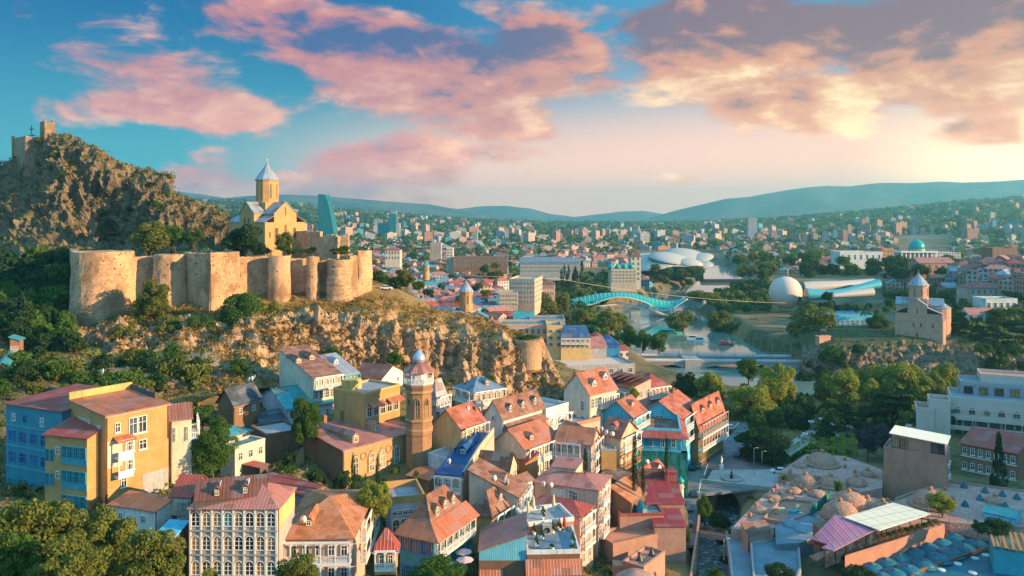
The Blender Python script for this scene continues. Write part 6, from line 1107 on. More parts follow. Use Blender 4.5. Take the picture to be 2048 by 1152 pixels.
sheet('plaza', [(1408,966),(1534,978),(1572,962),(1558,938),(1425,940)], .60, 'concrete', .3)
sheet('park_path', [(1560,935),(1500,930),(1530,915),(1640,845),(1690,830),(1720,845),(1700,870),(1650,875),(1590,905)], .35, 'concrete', .5)
sheet('pavement', [(1447,846),(1425,872),(1405,900),(1392,930),(1400,930),(1414,900),(1434,872),(1456,846)], .58, 'concrete', .3)
f = MB()
for a, c in zip([(1398,985),(1408,950),(1424,915),(1450,880),(1470,855)], [(1402,960),(1416,928),(1436,898),(1462,862),(1482,838)]):
    p, q = G(*a, .46), G(*c, .46); d_ = (q - p).normalized(); n_ = Vector((-d_.y, d_.x, 0)) * .12; f.slab([p - n_, p + n_, q + n_, q - n_][::-1], .006)
tag(f.build('road_markings', 'lamp_white'), kind='structure')
# arched wall carrying the square over the stream
ab = empty('arch_wall', G(1470, 970, .6), 0, 'stone wall with two dark arches carrying the square over the stream', 'wall')
P0, P1 = G(1406, 965, .6), G(1536, 980, .6); ux = (P1 - P0).normalized(); La = (P1 - P0).length; AM = Matrix.Translation(P0 - ab.location) @ Matrix.Rotation(math.atan2(ux.y, ux.x), 4, 'Z'); sc_ = La / 130
def arch_panel(mb, x0, x1, z0, spring, crown_, top, y0, y1, pointed=False, n=14):
    pts = []
    for i in range(n + 1):
        s = 2 * i / n - 1; k = math.sqrt(max(0, 1 - s * s)) if not pointed else (1 - abs(s)) ** .62; pts.append(((x0 + x1) / 2 + s * (x1 - x0) / 2, spring + (crown_ - spring) * k))
    pts = [(x0, z0)] + pts + [(x1, z0)]
    for (xa, za), (xb, zb) in zip(pts[1:-2], pts[2:-1]): mb.face([(xa, y0, za), (xb, y0, zb), (xb, y0, top), (xa, y0, top)])
    for (xa, za), (xb, zb) in zip(pts[:-1], pts[1:]): mb.face([(xa, y0, za), (xa, y1, za), (xb, y1, zb), (xb, y0, zb)])
f = MB(); arch_panel(f, 24 * sc_, 74 * sc_, -9, -5.2, -1.9, -.15, 0, 14); arch_panel(f, 82 * sc_, 112 * sc_, -9, -5, -1.9, -.15, 0, 14, True)
for a, c in ((0, 24), (74, 82), (112, 132)): f.box(a * sc_, -.02, -9, c * sc_, 13, -.15)
f.box(-.5, -.18, -.5, La + .6, .3, -.1); f.build('wall', 'brick_bath', ab, AM)
f = MB(); f.box(-.5, -.1, -.1, La + .6, .25, .85); f.build('parapet', 'concrete', ab, AM)
fo = empty('fountain', G(1463, 958, .6), 0, 'small round fountain basin with a bronze figure on the square above the arches', 'fountain'); f = MB(); f.lathe([(2.9, 0), (2.9, .5), (2.6, .6), (2.4, .5), (2.4, .25), (0, .25)], 28); f.build('basin', 'concrete', fo); f = MB(); f.lathe([(.5, .25), (.35, .8), (.6, 1.0), (.25, 1.2), (.3, 1.7), (.12, 2.1), (.16, 2.4), (0, 2.5)], 12); f.build('figure', 'bronze', fo)
ws = empty('white_statue', G(1443, 938, .6), 0, 'slim white statue on a pillar behind the fountain', 'statue'); f = MB(); f.box(-.5, -.5, 0, .5, .5, 1.2); f.tube([(0, 0, 1.2), (0, 0, 2.2), (.05, 0, 2.9), (0, 0, 3.3)], [.32, .28, .36, .2], 8); f.lathe([(0, -.22), (.18, 0), (0, .24)], 8, (0, 0, 3.55)); f.build('figure', 'white_paint', ws)
# stream walls and footbridge
def wallstrip(name, pts, z0, z1, th, mat, label, cat='wall'):
    f = MB(); P = [G(a, c, z1) for a, c in pts]; o = empty(name, P[0], 0, label, cat)
    for i in range(len(P) - 1):
        a, c = P[i] - P[0], P[i + 1] - P[0]; d_ = (c - a); d_.z = 0; n_ = Vector((-d_.y, d_.x, 0)).normalized() * th; bot = Vector((0, 0, z0 - z1)); f.extr([a, c, c + n_, a + n_], bot)
    f.build('wall', mat, o); return o
wallstrip('channel_wall', [(1399,1002),(1393,1060),(1385,1110),(1378,1160),(1365,1260)], -9, 1.4, .45, 'brick_bath', 'stone wall along the lane side of the stream')
wallstrip('channel_wall', [(1455,1062),(1463,1110),(1468,1160),(1475,1260)], -9, .6, -.5, 'concrete', 'stone wall along the cafe side of the stream')
fbz = empty('footbridge', G(1420, 1064, .3), 0, 'short flat footbridge with planted edges across the stream', 'footbridge'); a, c = G(1384, 1062, .4) - fbz.location, G(1458, 1072, .4) - fbz.location; L_ = (c - a).length; FM = Matrix.Translation(a) @ Matrix.Rotation(math.atan2(c.y - a.y, c.x - a.x), 4, 'Z')
f = MB(); f.box(0, -1.2, -.7, L_, 1.2, 0); f.build('deck', 'brick_bath', fbz, FM); link('railing', rail_mesh(L_, 1.0, 'rust_metal', .3), fbz, FM @ T(0, -1.1, 0)); link('railing', rail_mesh(L_, 1.0, 'rust_metal', .3), fbz, FM @ T(0, 1.1, 0))
sheet('walkway', [(1456,1068),(1505,1075),(1500,1100),(1512,1180),(1470,1180)], .55, 'deck_blue', .5)
# bath house with blue domes, left of the lane
bh = house('bath_house', 'brick bath house with a row of blue domes and a curved terrace front', (1226, 1092), 163, L=(1195, 1090), R=(1316, 1072), main='R', d=7, H=8.5, wall='brick_bath', roof=('f', 0, 'brick_pink'), parapet=(.6, .4, 'brick_pink'), win=[('R', 6.8, 1, 1.0, 2.4, 'o', .06, .2, 'brick_bath', 'pane')])
b2 = house('wing', None, (1330, 1120), 158, zE=6.3, L=(1312, 1119), w=4.5, R=(1365, 0), main='L', d=9, H=6.5, wall='brick_bath', roof=('f', 0, 'brick_pink'), parapet=(.5, .4, 'brick_pink'), into=bh, win=[('L', 5.2, 1, 1.2, 3.2, 'o', .35, .65, 'brick_bath', 'pane')])
b3 = house('hall', None, (1240, 1052), 171, zE=8.6, rz=4, w=9.6, d=10, H=8, wall='brick_bath', roof=('f', 0, 'concrete'), parapet=(.6, .4, 'roof_red'), into=bh)
for k, yy_ in enumerate((1.6, 4.6, 7.6)):
    f = MB(); f.lathe([(1.65, 0), (1.6, .5), (1.25, 1.3), (.6, 1.9), (.15, 2.1), (.05, 2.8)], 8, smooth=False); f.build('dome', 'dome_teal', bh.root, b3.rel @ T(5.0, yy_, 7.95))
b4 = house('red_wing', None, (1292, 1014), 177, zE=9.2, rz=0, w=8.5, d=11, H=8, wall='brick_bath', roof=('+y', 2.4, 'roof_crimson', .2), into=bh)
b5 = house('red_wing', None, (1240, 1022), 177, zE=8.6, rz=0, w=5.5, d=11, H=8, wall='brick_bath', roof=('+y', 2.6, 'roof_orange', .2), into=bh)
b6 = house('red_wing', None, (1310, 1048), 168, zE=7.6, rz=0, w=6.5, d=7.5, H=7, wall='brick_bath', roof=('+y', 1.0, 'roof_crimson', .2), into=bh)
f = MB(); f.box(0, 0, 0, 4, 4.2, 2.6); f.build('red_block', 'roof_crimson', bh.root, b5.rel @ T(0, 9, 9.2)); f = MB(); f.box(0, 0, 0, 2.8, 4.2, 2.6); f.build('red_block', 'roof_crimson', bh.root, b4.rel @ T(5.9, 9, 9.4)); f = MB(); f.box(0, 1.5, 0, 6.1, 3.8, 2.2); f.build('red_block', 'roof_brown', bh.root, b4.rel @ T(-.4, 9, 9.5))
for (rx_, lb) in ((1263, 'left'), (1361, 'right')):
    p = W(rx_, 985, 189); f = MB(); f.lathe([(.75, -3), (.75, 1.2), (.95, 1.3), (.95, 1.6), (.7, 1.6), (.7, 2.3)], 10, smooth=False); o = f.build('turret', 'cream', bh.root, bh.world.inverted() @ Matrix.Translation(p)); f = MB(); f.lathe([(.8, 2.3), (.95, 2.7), (.6, 3.3), (.1, 3.6), (.04, 4.0)], 12); f.build('cap', 'bridge_glass', o)
for (px_, py_) in ((1.6, 2.5), (2.4, 6.0)):
    f = MB(); f.lathe([(.75, 0), (.12, 1.3), (.2, 1.5), (0, 1.7)], 10, smooth=False); f.build('vent', 'dark_metal', bh.root, b2.rel @ T(px_, py_, b2.H - .05))
nz_ = MB(); C_ = [G(1226, 1096, 8.6), G(1262, 1100, 8.6), G(1292, 1090, 8.6), G(1318, 1072, 8.6)]
f = MB()
for i in range(3): a, c = C_[i] - bh.world.translation, C_[i + 1] - bh.world.translation; f.extr([(a.x, a.y, -3), (c.x, c.y, -3), (c.x, c.y, 8.2), (a.x, a.y, 8.2)], (.2, 2.5, 0)); 
f.build('curved_front', 'brick_bath', bh.root, Matrix.Rotation(-bh.root.rotation_euler.z, 4, 'Z'))
f = MB(); f.lathe([(4.6, 0), (4.4, 1.2), (3.6, 2.5), (2, 3.4), (0, 3.7)], 28); f.lathe([(5.0, -1), (5.0, .1), (4.6, .1)], 28); tag(f.build('brick_dome', 'brick_bath'), 'broad brick dome at the bottom edge below the curved terrace railing', 'dome').location = W(1272, 1185, 140)
# brick bath roofs with domes
def platform(name, pts, z, zb, mat, label, edge=None):
    o = empty(name, G(*pts[0], z), 0, label, 'bath house'); P = [G(a, c, z) - o.location for a, c in pts]; ar = sum(P[i].x * P[(i + 1) % len(P)].y - P[(i + 1) % len(P)].x * P[i].y for i in range(len(P)))
    if ar < 0: P = P[::-1]
    f = MB(); f.slab(P, z - zb); f.build('roof_terrace', mat, o)
    if edge:
        f = MB()
        for i in range(len(P)):
            a, c = P[i], P[(i + 1) % len(P)]; d_ = (c - a).normalized(); n_ = Vector((-d_.y, d_.x, 0)); f.extr([a + n_ * .03, c + n_ * .03, c + n_ * .45, a + n_ * .45], (0, 0, .55))
        f.build('parapet', edge, o)
    return o
def bathmat(name, c1, c2, c3):
    m, t, b = base_mat(name); co = t.new('TexCoord').outputs['Object']; na = t.noise(co, .3, 5, .65); nb_ = t.noise(co, 2.4, 5, .7); v = t.new('TexVoronoi', {'Vector': co, 'Scale': 1.8})
    c = t.mix(t.m('MULTIPLY', t.mr(v.outputs['Distance'], .3, .7), .5), t.mix(t.mr(na, .38, .62), c1, c2), c3)
    t.put(b.inputs['Base Color'], t.mix(t.m('MULTIPLY', t.mr(nb_, .45, .65), .7), c, c3)); b.inputs['Roughness'].default_value = .9; bump(t, b, t.m('ADD', nb_, v.outputs['Distance']), .7, .15)
bathmat('bath_roof', (.56, .29, .24), (.66, .38, .30), (.30, .17, .14)); bathmat('dome_brick', (.56, .30, .20), (.45, .24, .16), (.24, .13, .09))
pa = platform('bath_terrace', [(1462,1058),(1508,1008),(1556,968),(1600,958),(1655,966),(1700,975),(1690,990),(1662,1002),(1632,1032),(1570,1040),(1540,1062)], 3.0, -8, 'bath_roof', 'sloping pinkish bath roof dotted with little vents beside the stream')
pb_ = platform('bath_terrace', [(1556,945),(1612,908),(1690,912),(1740,930),(1765,940),(1765,975),(1720,985),(1690,968),(1640,952)], 3.6, -4, 'bath_roof', 'pinkish bath roof carrying the largest brick dome beside the garden')
pc_ = platform('bath_terrace', [(1632,1032),(1662,1000),(1700,990),(1745,995),(1800,1005),(1790,1030),(1720,1045),(1670,1050)], 4.2, -4, 'bath_roof', 'bath roof with the overlapping twin brick domes in front of the brick block')
pd_ = platform('bath_terrace', [(1790,1030),(1790,1000),(1830,985),(1900,965),(2060,985),(2120,1010),(2060,1060),(1900,1050)], 4.6, -4, 'bath_roof', 'wide bath roof with small teal skylights right of the brick block', 'brick_bath')
def bdome(par, px, py, z, r, h, mat='dome_brick', ring=True, lantern=True):
    p = G(px, py, z) - par.location; f = MB(); f.lathe([(r, -.1), (r * .97, h * .22), (r * .84, h * .55), (r * .6, h * .82), (r * .3, h * .96), (0.01, h)], 28, p)
    if ring: f.lathe([(r * 1.22, -.1), (r * 1.2, .45), (r * 1.0, .5)], 28, p)
    o = f.build('dome', mat, par)
    if lantern: f = MB(); f.lathe([(.5, 0), (.45, .6), (.62, .65), (.1, 1.0)], 10, p + Vector((0, 0, h - .15)), False); f.build('lantern', 'terracotta', o)
bdome(pb_, 1644, 928, 3.7, 4.0, 3.3); bdome(pa, 1611, 970, 3.1, 3.0, 2.7); bdome(pa, 1662, 972, 3.1, 3.1, 2.7); bdome(pb_, 1713, 968, 3.7, 2.6, 2.0, ring=False); bdome(pc_, 1698, 1012, 4.3, 4.4, 3.4, ring=False); bdome(pc_, 1680, 1034, 4.3, 4.3, 3.6, ring=False); bdome(pd_, 1861, 1010, 4.7, 4.0, 3.6); bdome(pa, 1634, 990, 3.1, 2.4, 1.2, ring=False, lantern=False); bdome(pa, 1545, 993, 3.1, 2.2, .7, ring=False, lantern=False); bdome(pa, 1575, 995, 3.1, 2.2, .7, ring=False, lantern=False); bdome(pc_, 1735, 1012, 4.3, 2.6, 1.9, ring=False); bdome(pc_, 1765, 1016, 4.3, 2.2, 1.6, ring=False); bdome(pa, 1588, 984, 3.1, 2.0, 1.2, ring=False, lantern=False); bdome(pa, 1520, 1022, 3.1, 2.2, .9, ring=False, lantern=False); bdome(pb_, 1600, 932, 3.7, 2.0, 1.1, ring=False, lantern=False); bdome(pd_, 1990, 1004, 4.7, 2.4, 1.4, ring=False); bdome(pb_, 1735, 950, 3.7, 1.9, 1.3, ring=False)
for (px_, py_) in ((1552,976),(1545,984),(1568,968),(1590,968),(1560,990),(1580,988),(1600,976),(1520,1020),(1500,1034),(1540,1005),(1512,1012),(1610,985)):
    f = MB(); f.lathe([(.42, 0), (.42, .7), (.6, .75), (.1, 1.1)], 8, G(px_, py_, 3.0) - pa.location, False); f.build('vent', 'terracotta', pa)
for (par_, z_, px_, py_) in ((pb_, 3.7, 1690, 935), (pb_, 3.7, 1580, 945), (pb_, 3.7, 1710, 945), (pb_, 3.7, 1750, 955), (pb_, 3.7, 1615, 918), (pb_, 3.7, 1690, 920), (pc_, 4.3, 1720, 1032), (pc_, 4.3, 1745, 1028), (pc_, 4.3, 1660, 1040), (pc_, 4.3, 1775, 1004), (pc_, 4.3, 1725, 998), (pd_, 4.7, 1830, 995), (pd_, 4.7, 1905, 1000), (pd_, 4.7, 1890, 980)):
    f = MB(); f.lathe([(.4, 0), (.4, .6), (.58, .65), (.1, 1.0)], 8, G(px_, py_, z_) - par_.location, False); f.build('vent', 'terracotta', par_)
for (px_, py_) in ((1928,975),(1970,985),(2005,992),(2034,998),(1960,1000),(1930,1012),(2010,1016)):
    f = MB(); f.lathe([(1.0, 0), (.9, .3), (.15, 1.4), (0, 1.5)], 6, G(px_, py_, 4.6) - pd_.location, False); f.build('skylight', 'dome_teal', pd_)
o = sheet('green_fence', [(1620,1016),(1660,980),(1661,981),(1621,1018)], 5.4, 'netting', 2.4, None, 'green netting fence leaning across the bath roof', 'fence')
# roof yard with clutter
ry = platform('roof_yard', [(1525,1040),(1562,1000),(1625,1006),(1622,1030),(1570,1050)], 3.4, -5, 'brick_pink', 'walled roof yard with scattered goods beside the bath roof', 'brick_pink')
random.seed(77)
for k in range(9):
    p = G(1555 + random.uniform(-4, 50), 1020 + random.uniform(-9, 9), 3.4); f = MB(); s_ = random.uniform(.4, .9); f.box(-s_, -s_ * .6, 0, s_, s_ * .6, s_ * .8); f.box(-s_ * 1.05, -s_ * .65, s_ * .8, s_ * 1.05, s_ * .65, s_ * .88)
    cnm, cm = random.choice((('cardboard', 'umbrella_cream'), ('reddish', 'terracotta'), ('blue', 'teal_paint'), ('grey', 'grey_paint'))); o = f.build('storage_box', cm); o.location = p; o.rotation_euler = (0, 0, random.uniform(0, 3)); tag(o, cnm + ' storage box lying in the walled roof yard', 'box', 'boxes in the roof yard')
# flat blue roofs
q = platform('flat_roof_house', [(1550,1052),(1585,1026),(1640,1022),(1672,1034),(1640,1070),(1600,1086),(1552,1088)], 3.6, -6, 'deck_blue', 'low building with a wavy blue-grey flat roof behind the purple roof')
for (px_, py_, r_) in ((1585, 1050, 2.2), (1612, 1060, 2.6)): bdome(q, px_, py_, 3.6, r_, .9, 'deck_blue', False, False)
q = platform('flat_roof_house', [(1505,1150),(1500,1088),(1545,1080),(1598,1085),(1603,1142),(1590,1180),(1510,1190)], 2.2, -6, 'deck_blue', 'square building with a plain teal-blue flat roof beside the cafe walkway', 'concrete')
h = house('rust_roof_shed', 'small shed with a rusty brown roof beside an ivy-covered dome', (1496, 1064), 172, L=(1483, 1060), R=(1542, 1058), main='R', H=4, wall='brick_bath', roof=('+y', 1.0, 'tile_brown', .3))
q = empty('ivy_dome', G(1526, 1074, 2), 0, 'small brick dome overgrown with ivy', 'dome'); f = MB(); f.lathe([(2.6, -3), (2.6, .6), (2.3, 1.7), (1.4, 2.7), (0, 3.1)], 20); f.build('dome', 'brick_bath', q); link('ivy', crown('bush', 'leaf_green', 2, 0), q, Matrix.Translation((.8, -1.8, 0)) @ Matrix.Diagonal((3.0, 1.2, 2.0, 1)))
# restaurant: purple roof and cream canopy
rs = empty('roof_restaurant', G(1700, 1075, 5), 0, 'restaurant under a folded purple roof and a pale square-panelled canopy', 'restaurant'); lo_ = rs.location
def poly_part(name, pts, mat, th, par=rs):
    P = [G(a, c, z) - par.location for a, c, z in pts]; ar = sum(P[i].x * P[(i + 1) % len(P)].y - P[(i + 1) % len(P)].x * P[i].y for i in range(len(P)))
    if ar < 0: P = P[::-1]
    f = MB(); f.slab(P, th); return f.build(name, mat, par)
poly_part('purple_roof', [(1670,1029,9.6), (1758,1055,9.2), (1667,1101,8.6), (1643,1095,8.6), (1656,1088,8.7), (1622,1077,8.6)], 'roof_purple', .25); poly_part('red_eave', [(1622,1078,8.0), (1656,1089,8.0), (1650,1093,7.4), (1612,1086,7.4)], 'roof_red', .15)
m, t, b = base_mat('canopy_panels'); tc = t.new('TexCoord'); su = t.new('SeparateXYZ', {0: tc.outputs['Object']}); nn_ = t.noise(tc.outputs['Object'], .3, 4, .6)
gx = t.m('ABSOLUTE', t.m('SUBTRACT', t.m('FRACT', t.m('DIVIDE', t.m('ADD', su.outputs[0], t.m('MULTIPLY', su.outputs[1], .45)), 3.0)), .5)); gy = t.m('ABSOLUTE', t.m('SUBTRACT', t.m('FRACT', t.m('DIVIDE', t.m('SUBTRACT', su.outputs[1], t.m('MULTIPLY', su.outputs[0], .45)), 3.4)), .5))
t.put(b.inputs['Base Color'], t.mix(t.mr(t.m('MAXIMUM', gx, gy), .46, .485), t.mix(nn_, (.86, .74, .52), (.78, .68, .50)), (.45, .36, .24))); b.inputs['Roughness'].default_value = .6
poly_part('canopy', [(1688,1034,9.8), (1786,1005,9.8), (1862,1027,9.6), (1759,1060,9.6)], 'canopy_panels', .18)
for (a, c) in ((1775,1066),(1800,1060),(1822,1053),(1845,1046),(1858,1040),(1765,1068)):
    p = G(a - 2, c + 10, 5.0) - lo_; f = MB(); f.tube([p - Vector((0, 0, .2)), p + Vector((0, 0, 4.6))], .1, 6); f.build('post', 'dark_metal', rs)
poly_part('terrace_floor', [(1688,1122,4.8), (1690,1060,4.8), (1790,1030,4.8), (1890,1045,4.8), (1888,1062,4.8), (1760,1100,4.8)], 'brick_pink', 6)
f = MB(); a, c = G(1690, 1112, 6.2) - lo_, G(1886, 1050, 6.2) - lo_; n_ = Vector((.35, .5, 0)); f.extr([a, c, c + n_, a + n_], (0, 0, -6)); f.build('wall', 'brick_pink', rs)
f = MB(); a, c = G(1650, 1100, 8.4) - lo_, G(1752, 1062, 8.4) - lo_; f.extr([a, c, c + n_, a + n_], (0, 0, -3.4)); f.build('glass_front', 'pane', rs)
for k in range(6): p = (a + Vector((0, -.1, 0))).lerp(c, k / 5); f = MB(); f.box(p.x - .08, p.y - .12, p.z - 3.4, p.x + .08, p.y + .05, p.z); f.build('mullion', 'dark_metal', rs)
f = MB(); f.box(0, 0, 0, 5, 4, 6); f.build('timber_wing', 'wood_brown', rs, Matrix.Translation(G(1640, 1118, 2) - lo_)); poly_part('timber_eave', [(1618,1112,6.4),(1650,1100,7.2),(1660,1108,7.0),(1632,1122,6.0)], 'roof_orange', .15)
for k in range(12):
    p = G(1745 + k * 11.6, 1084 - k * 3.2, 6.2); o = empty('planter', p, rad(-12), 'terracotta planter with reddish shrubs in the row along the restaurant terrace', 'planter', 'planters along the restaurant terrace'); f = MB(); f.box(-.75, -.3, 0, .75, .3, .5); f.box(-.8, -.34, .42, .8, .34, .52); f.build('trough', 'terracotta', o); link('shrub', crown('bush', 'leaf_ochre' if k % 3 else 'leaf_green', 2, k % 3), o, Matrix.Translation((0, 0, .9)) @ Matrix.Diagonal((.9, .5, .8, 1)))
tk = empty('water_tank', G(1722, 1108, 3.2), rad(20), 'pair of bright blue plastic water tanks beside the domed roof', 'water tank')
for s in (-.75, .75): f = MB(); f.lathe([(0.02, -.95), (.6, -.9), (.72, -.7), (.72, .7), (.6, .9), (.02, .95)], 18); f.build('tank', 'plastic_blue', tk, Matrix.Translation((s * 1.05, 0, .75)) @ Matrix.Rotation(rad(90), 4, 'X'))
# roof with teal domes
td = platform('domed_bath', [(1688,1132),(1740,1108),(1894,1066),(1998,1092),(1830,1148),(1805,1210),(1690,1200)], 2.6, -6, 'dome_teal', 'bath house roof with two rows of shallow dark teal domes', 'rust_metal')
for (a, c) in ((1771,1128),(1799,1118),(1828,1108),(1855,1097),(1882,1088),(1908,1078),(1743,1138),(1788,1150),(1816,1142),(1846,1130),(1875,1119),(1901,1109),(1928,1099),(1953,1091),(1762,1158)):
    p = G(a, c, 2.6) - td.location; f = MB(); f.lathe([(2.75, 0), (2.7, .1), (2.3, .14), (2.2, .4), (1.8, .72), (1.1, .98), (.4, 1.06), (.4, 1.2), (.0, 1.22)], 24, p); f.build('dome', 'dome_teal', td)
sheet('tar_roof', [(1830,1150),(1998,1094),(2080,1110),(2100,1220),(1840,1220)], 2.3, 'dome_teal', 6, None, 'flat dark teal tar roof with pale patches in the bottom right corner', 'roof')
for k, (a, c) in enumerate(((1915,1128),(1950,1117),(1882,1140),(1971,1111),(1945,1146))):
    o = empty('roof_hatch', G(a, c, 2.3), rad(20 * k), 'pale hatch lid lying on the dark teal tar roof', 'hatch', 'hatches on the tar roof'); f = MB(); f.lathe([(.8, 0), (.8, .18), (.3, .25), (0, .25)], 10, (0, 0, 0), False); f.build('lid', 'white_wall', o)
rs2 = empty('timber_roof', G(2020, 1100, 6), rad(-25), 'rough timber roof of overlapping weathered planks at the bottom right edge', 'roof')
random.seed(5)
for k in range(14): f = MB(); f.box(-.28, 0, 0, .28, 7 + random.uniform(-.8, .8), .12); f.build('plank', 'wood_tan', rs2, Matrix.Translation((k * .62 - 3, -4 + random.uniform(-.3, .3), 1.5 + .1 * (k % 2))) @ Matrix.Rotation(rad(9 + random.uniform(-2, 2)), 4, 'X') @ Matrix.Rotation(rad(random.uniform(-3, 3)), 4, 'Z'))
f = MB(); f.box(-3.2, -3.5, -8, 6, 4, 1.0); f.build('wall', 'teal_paint', rs2)
h = house('teal_shed', 'flat teal metal shed roof among plants at the right edge', (2030, 1036), 176, L=(1968, 1022), R=(2070, 1020), main='L', w=6, H=4, wall='skyblue_wall', roof=('gy', .7, 'roof_teal', .3))
# brick block with penthouse
bb = house('brick_block', 'plain pink brick block with a glass penthouse under a white roof', (1893, 915), 200, rz=56, L=(1767, 900), w=9.5, H=9.5, wall='brick_pink', roof=('f', 0, 'deck_grey'), parapet=(.5, .3, 'brick_pink'), win=[], low=5)
p2 = house('penthouse', None, (1890, 893), 201, zE=15.6, rz=56, L=(1783, 874), w=8.5, H=3.2, wall='brick_pink', roof=('+y', .8, 'canopy_cream', .5), into=bb, low=.1, win=[('L', 2.9, 2, 2.6, 2.5, 'g', .0, .32, 'dark_metal', 'pane_tan'), ('L', 2.9, 2, 1.6, 2.5, 'g', .74, 1.0, 'dark_metal', 'pane'), ('R', 2.9, 4, 1.5, 2.3, 'r', .02, .98, 'white_paint', 'pane_tan')])
for (x_, z_) in ((.22, 3.0), (.5, 2.8), (.3, 6.2), (.5, 6.2), (.66, 7.6)):
    o = empty('air_conditioner', on_house(bb, bb.w * x_, -.35, bb.H - z_), bb.root.rotation_euler.z, 'grey air conditioner hung on the sunlit side of the brick block', 'air conditioner', 'air conditioners on the brick block'); f = MB(); f.box(-.55, -.25, 0, .55, .25, .85); f.build('casing', 'white_paint', o); f = MB(); f.lathe([(.32, 0), (.32, .05), (0, .05)], 14); f.build('fan', 'dark_metal', o, Matrix.Translation((-.1, -.25, .42)) @ Matrix.Rotation(rad(90), 4, 'X'))
h = house('red_brick_house', 'red brick house with rows of white windows and a pink-red roof', (2034, 906), 214, L=(1922, 885), R=(2080, 890), main='L', H=11, wall='brick_red', roof=('gy', 2.4, 'roof_red', .5), win=[('L', 2.9, 7, 1.1, 1.9, 'r+', .0, 1), ('L', 7.0, 7, 1.1, 1.9, 'r+', .0, 1), ('L', 10.6, 7, 1.1, 1.9, 'r', .0, 1)], bands=[('L', 3.6, .25, .2, 'white_paint'), ('L', 7.6, .25, .2, 'white_paint'), ('L', .5, .25, .2, 'brick_brown')])
# stepped white hotel
ht = house('hotel', 'stepped pale hotel with long balconies and arched top windows at the right edge', (2110, 816), 243, L=(1901, 798), w=16, R=(2200, 0), main='L', H=15, wall='hotel_wall', roof=('f', 0, 'deck_grey'), parapet=(1.0, .3, 'hotel_wall'), win=[('L', 4.3, 7, 1.9, 2.1, 'a', .0, 1, 'hotel_wall', ['pane', 'pane_gold']), ('L', 8.2, 8, 3.0, 2.5, 'g', .0, 1, 'grey_paint'), ('L', 11.6, 8, 3.0, 2.5, 'g', .0, 1, 'grey_paint'), ('L', 14.6, 8, 3.0, 2.4, 'g', .0, 1, 'grey_paint')])
for (dz, u0, u1) in ((5.4, -.06, 1.0), (8.8, -.10, 1.0), (12.0, -.14, 1.0)): gallery(ht.root, face_M(ht, 'L', ht.d * u0, ht.H - dz), ht.d * (u1 - u0), 2.0, 8, 2.9, 'hotel_wall', False, skirt=1.1)
for (a, c, zE, ww, dd, HH) in ((1901, 806, 14.2, 8, 6, 14), (1868, 822, 11.4, 9, 5, 11), (1869, 858, 5.6, 9, 8, 6), (1846, 862, 5.0, 8, 5, 5)):
    house('wing', None, (a, c), (CAMZ - zE) * FOC / (c - HZ), zE=zE, rz=66, w=ww, d=dd, H=HH, wall='hotel_wall', roof=('f', 0, 'brick_pink'), parapet=(.9, .3, 'hotel_wall'), into=ht)
t3 = house('upper_terrace', None, (2110, 775), 252, zE=17.6, rz=66, w=12, d=26, H=4, wall='grey_wall', roof=('f', 0, 'deck_grey'), parapet=(1.0, .2, 'steel'), into=ht, win=[('L', 3.0, 6, 2.6, 2.4, 'g', .0, 1, 'dark_metal', ['pane_teal', 'pane_gold', 'pane'])], low=.2)
t4 = house('top_deck', None, (2090, 762), 258, zE=19.6, rz=66, w=10, d=18, H=2.4, wall='hotel_wall', roof=('f', 0, 'brick_pink'), parapet=(.9, .2, 'hotel_wall'), into=ht, low=.1)

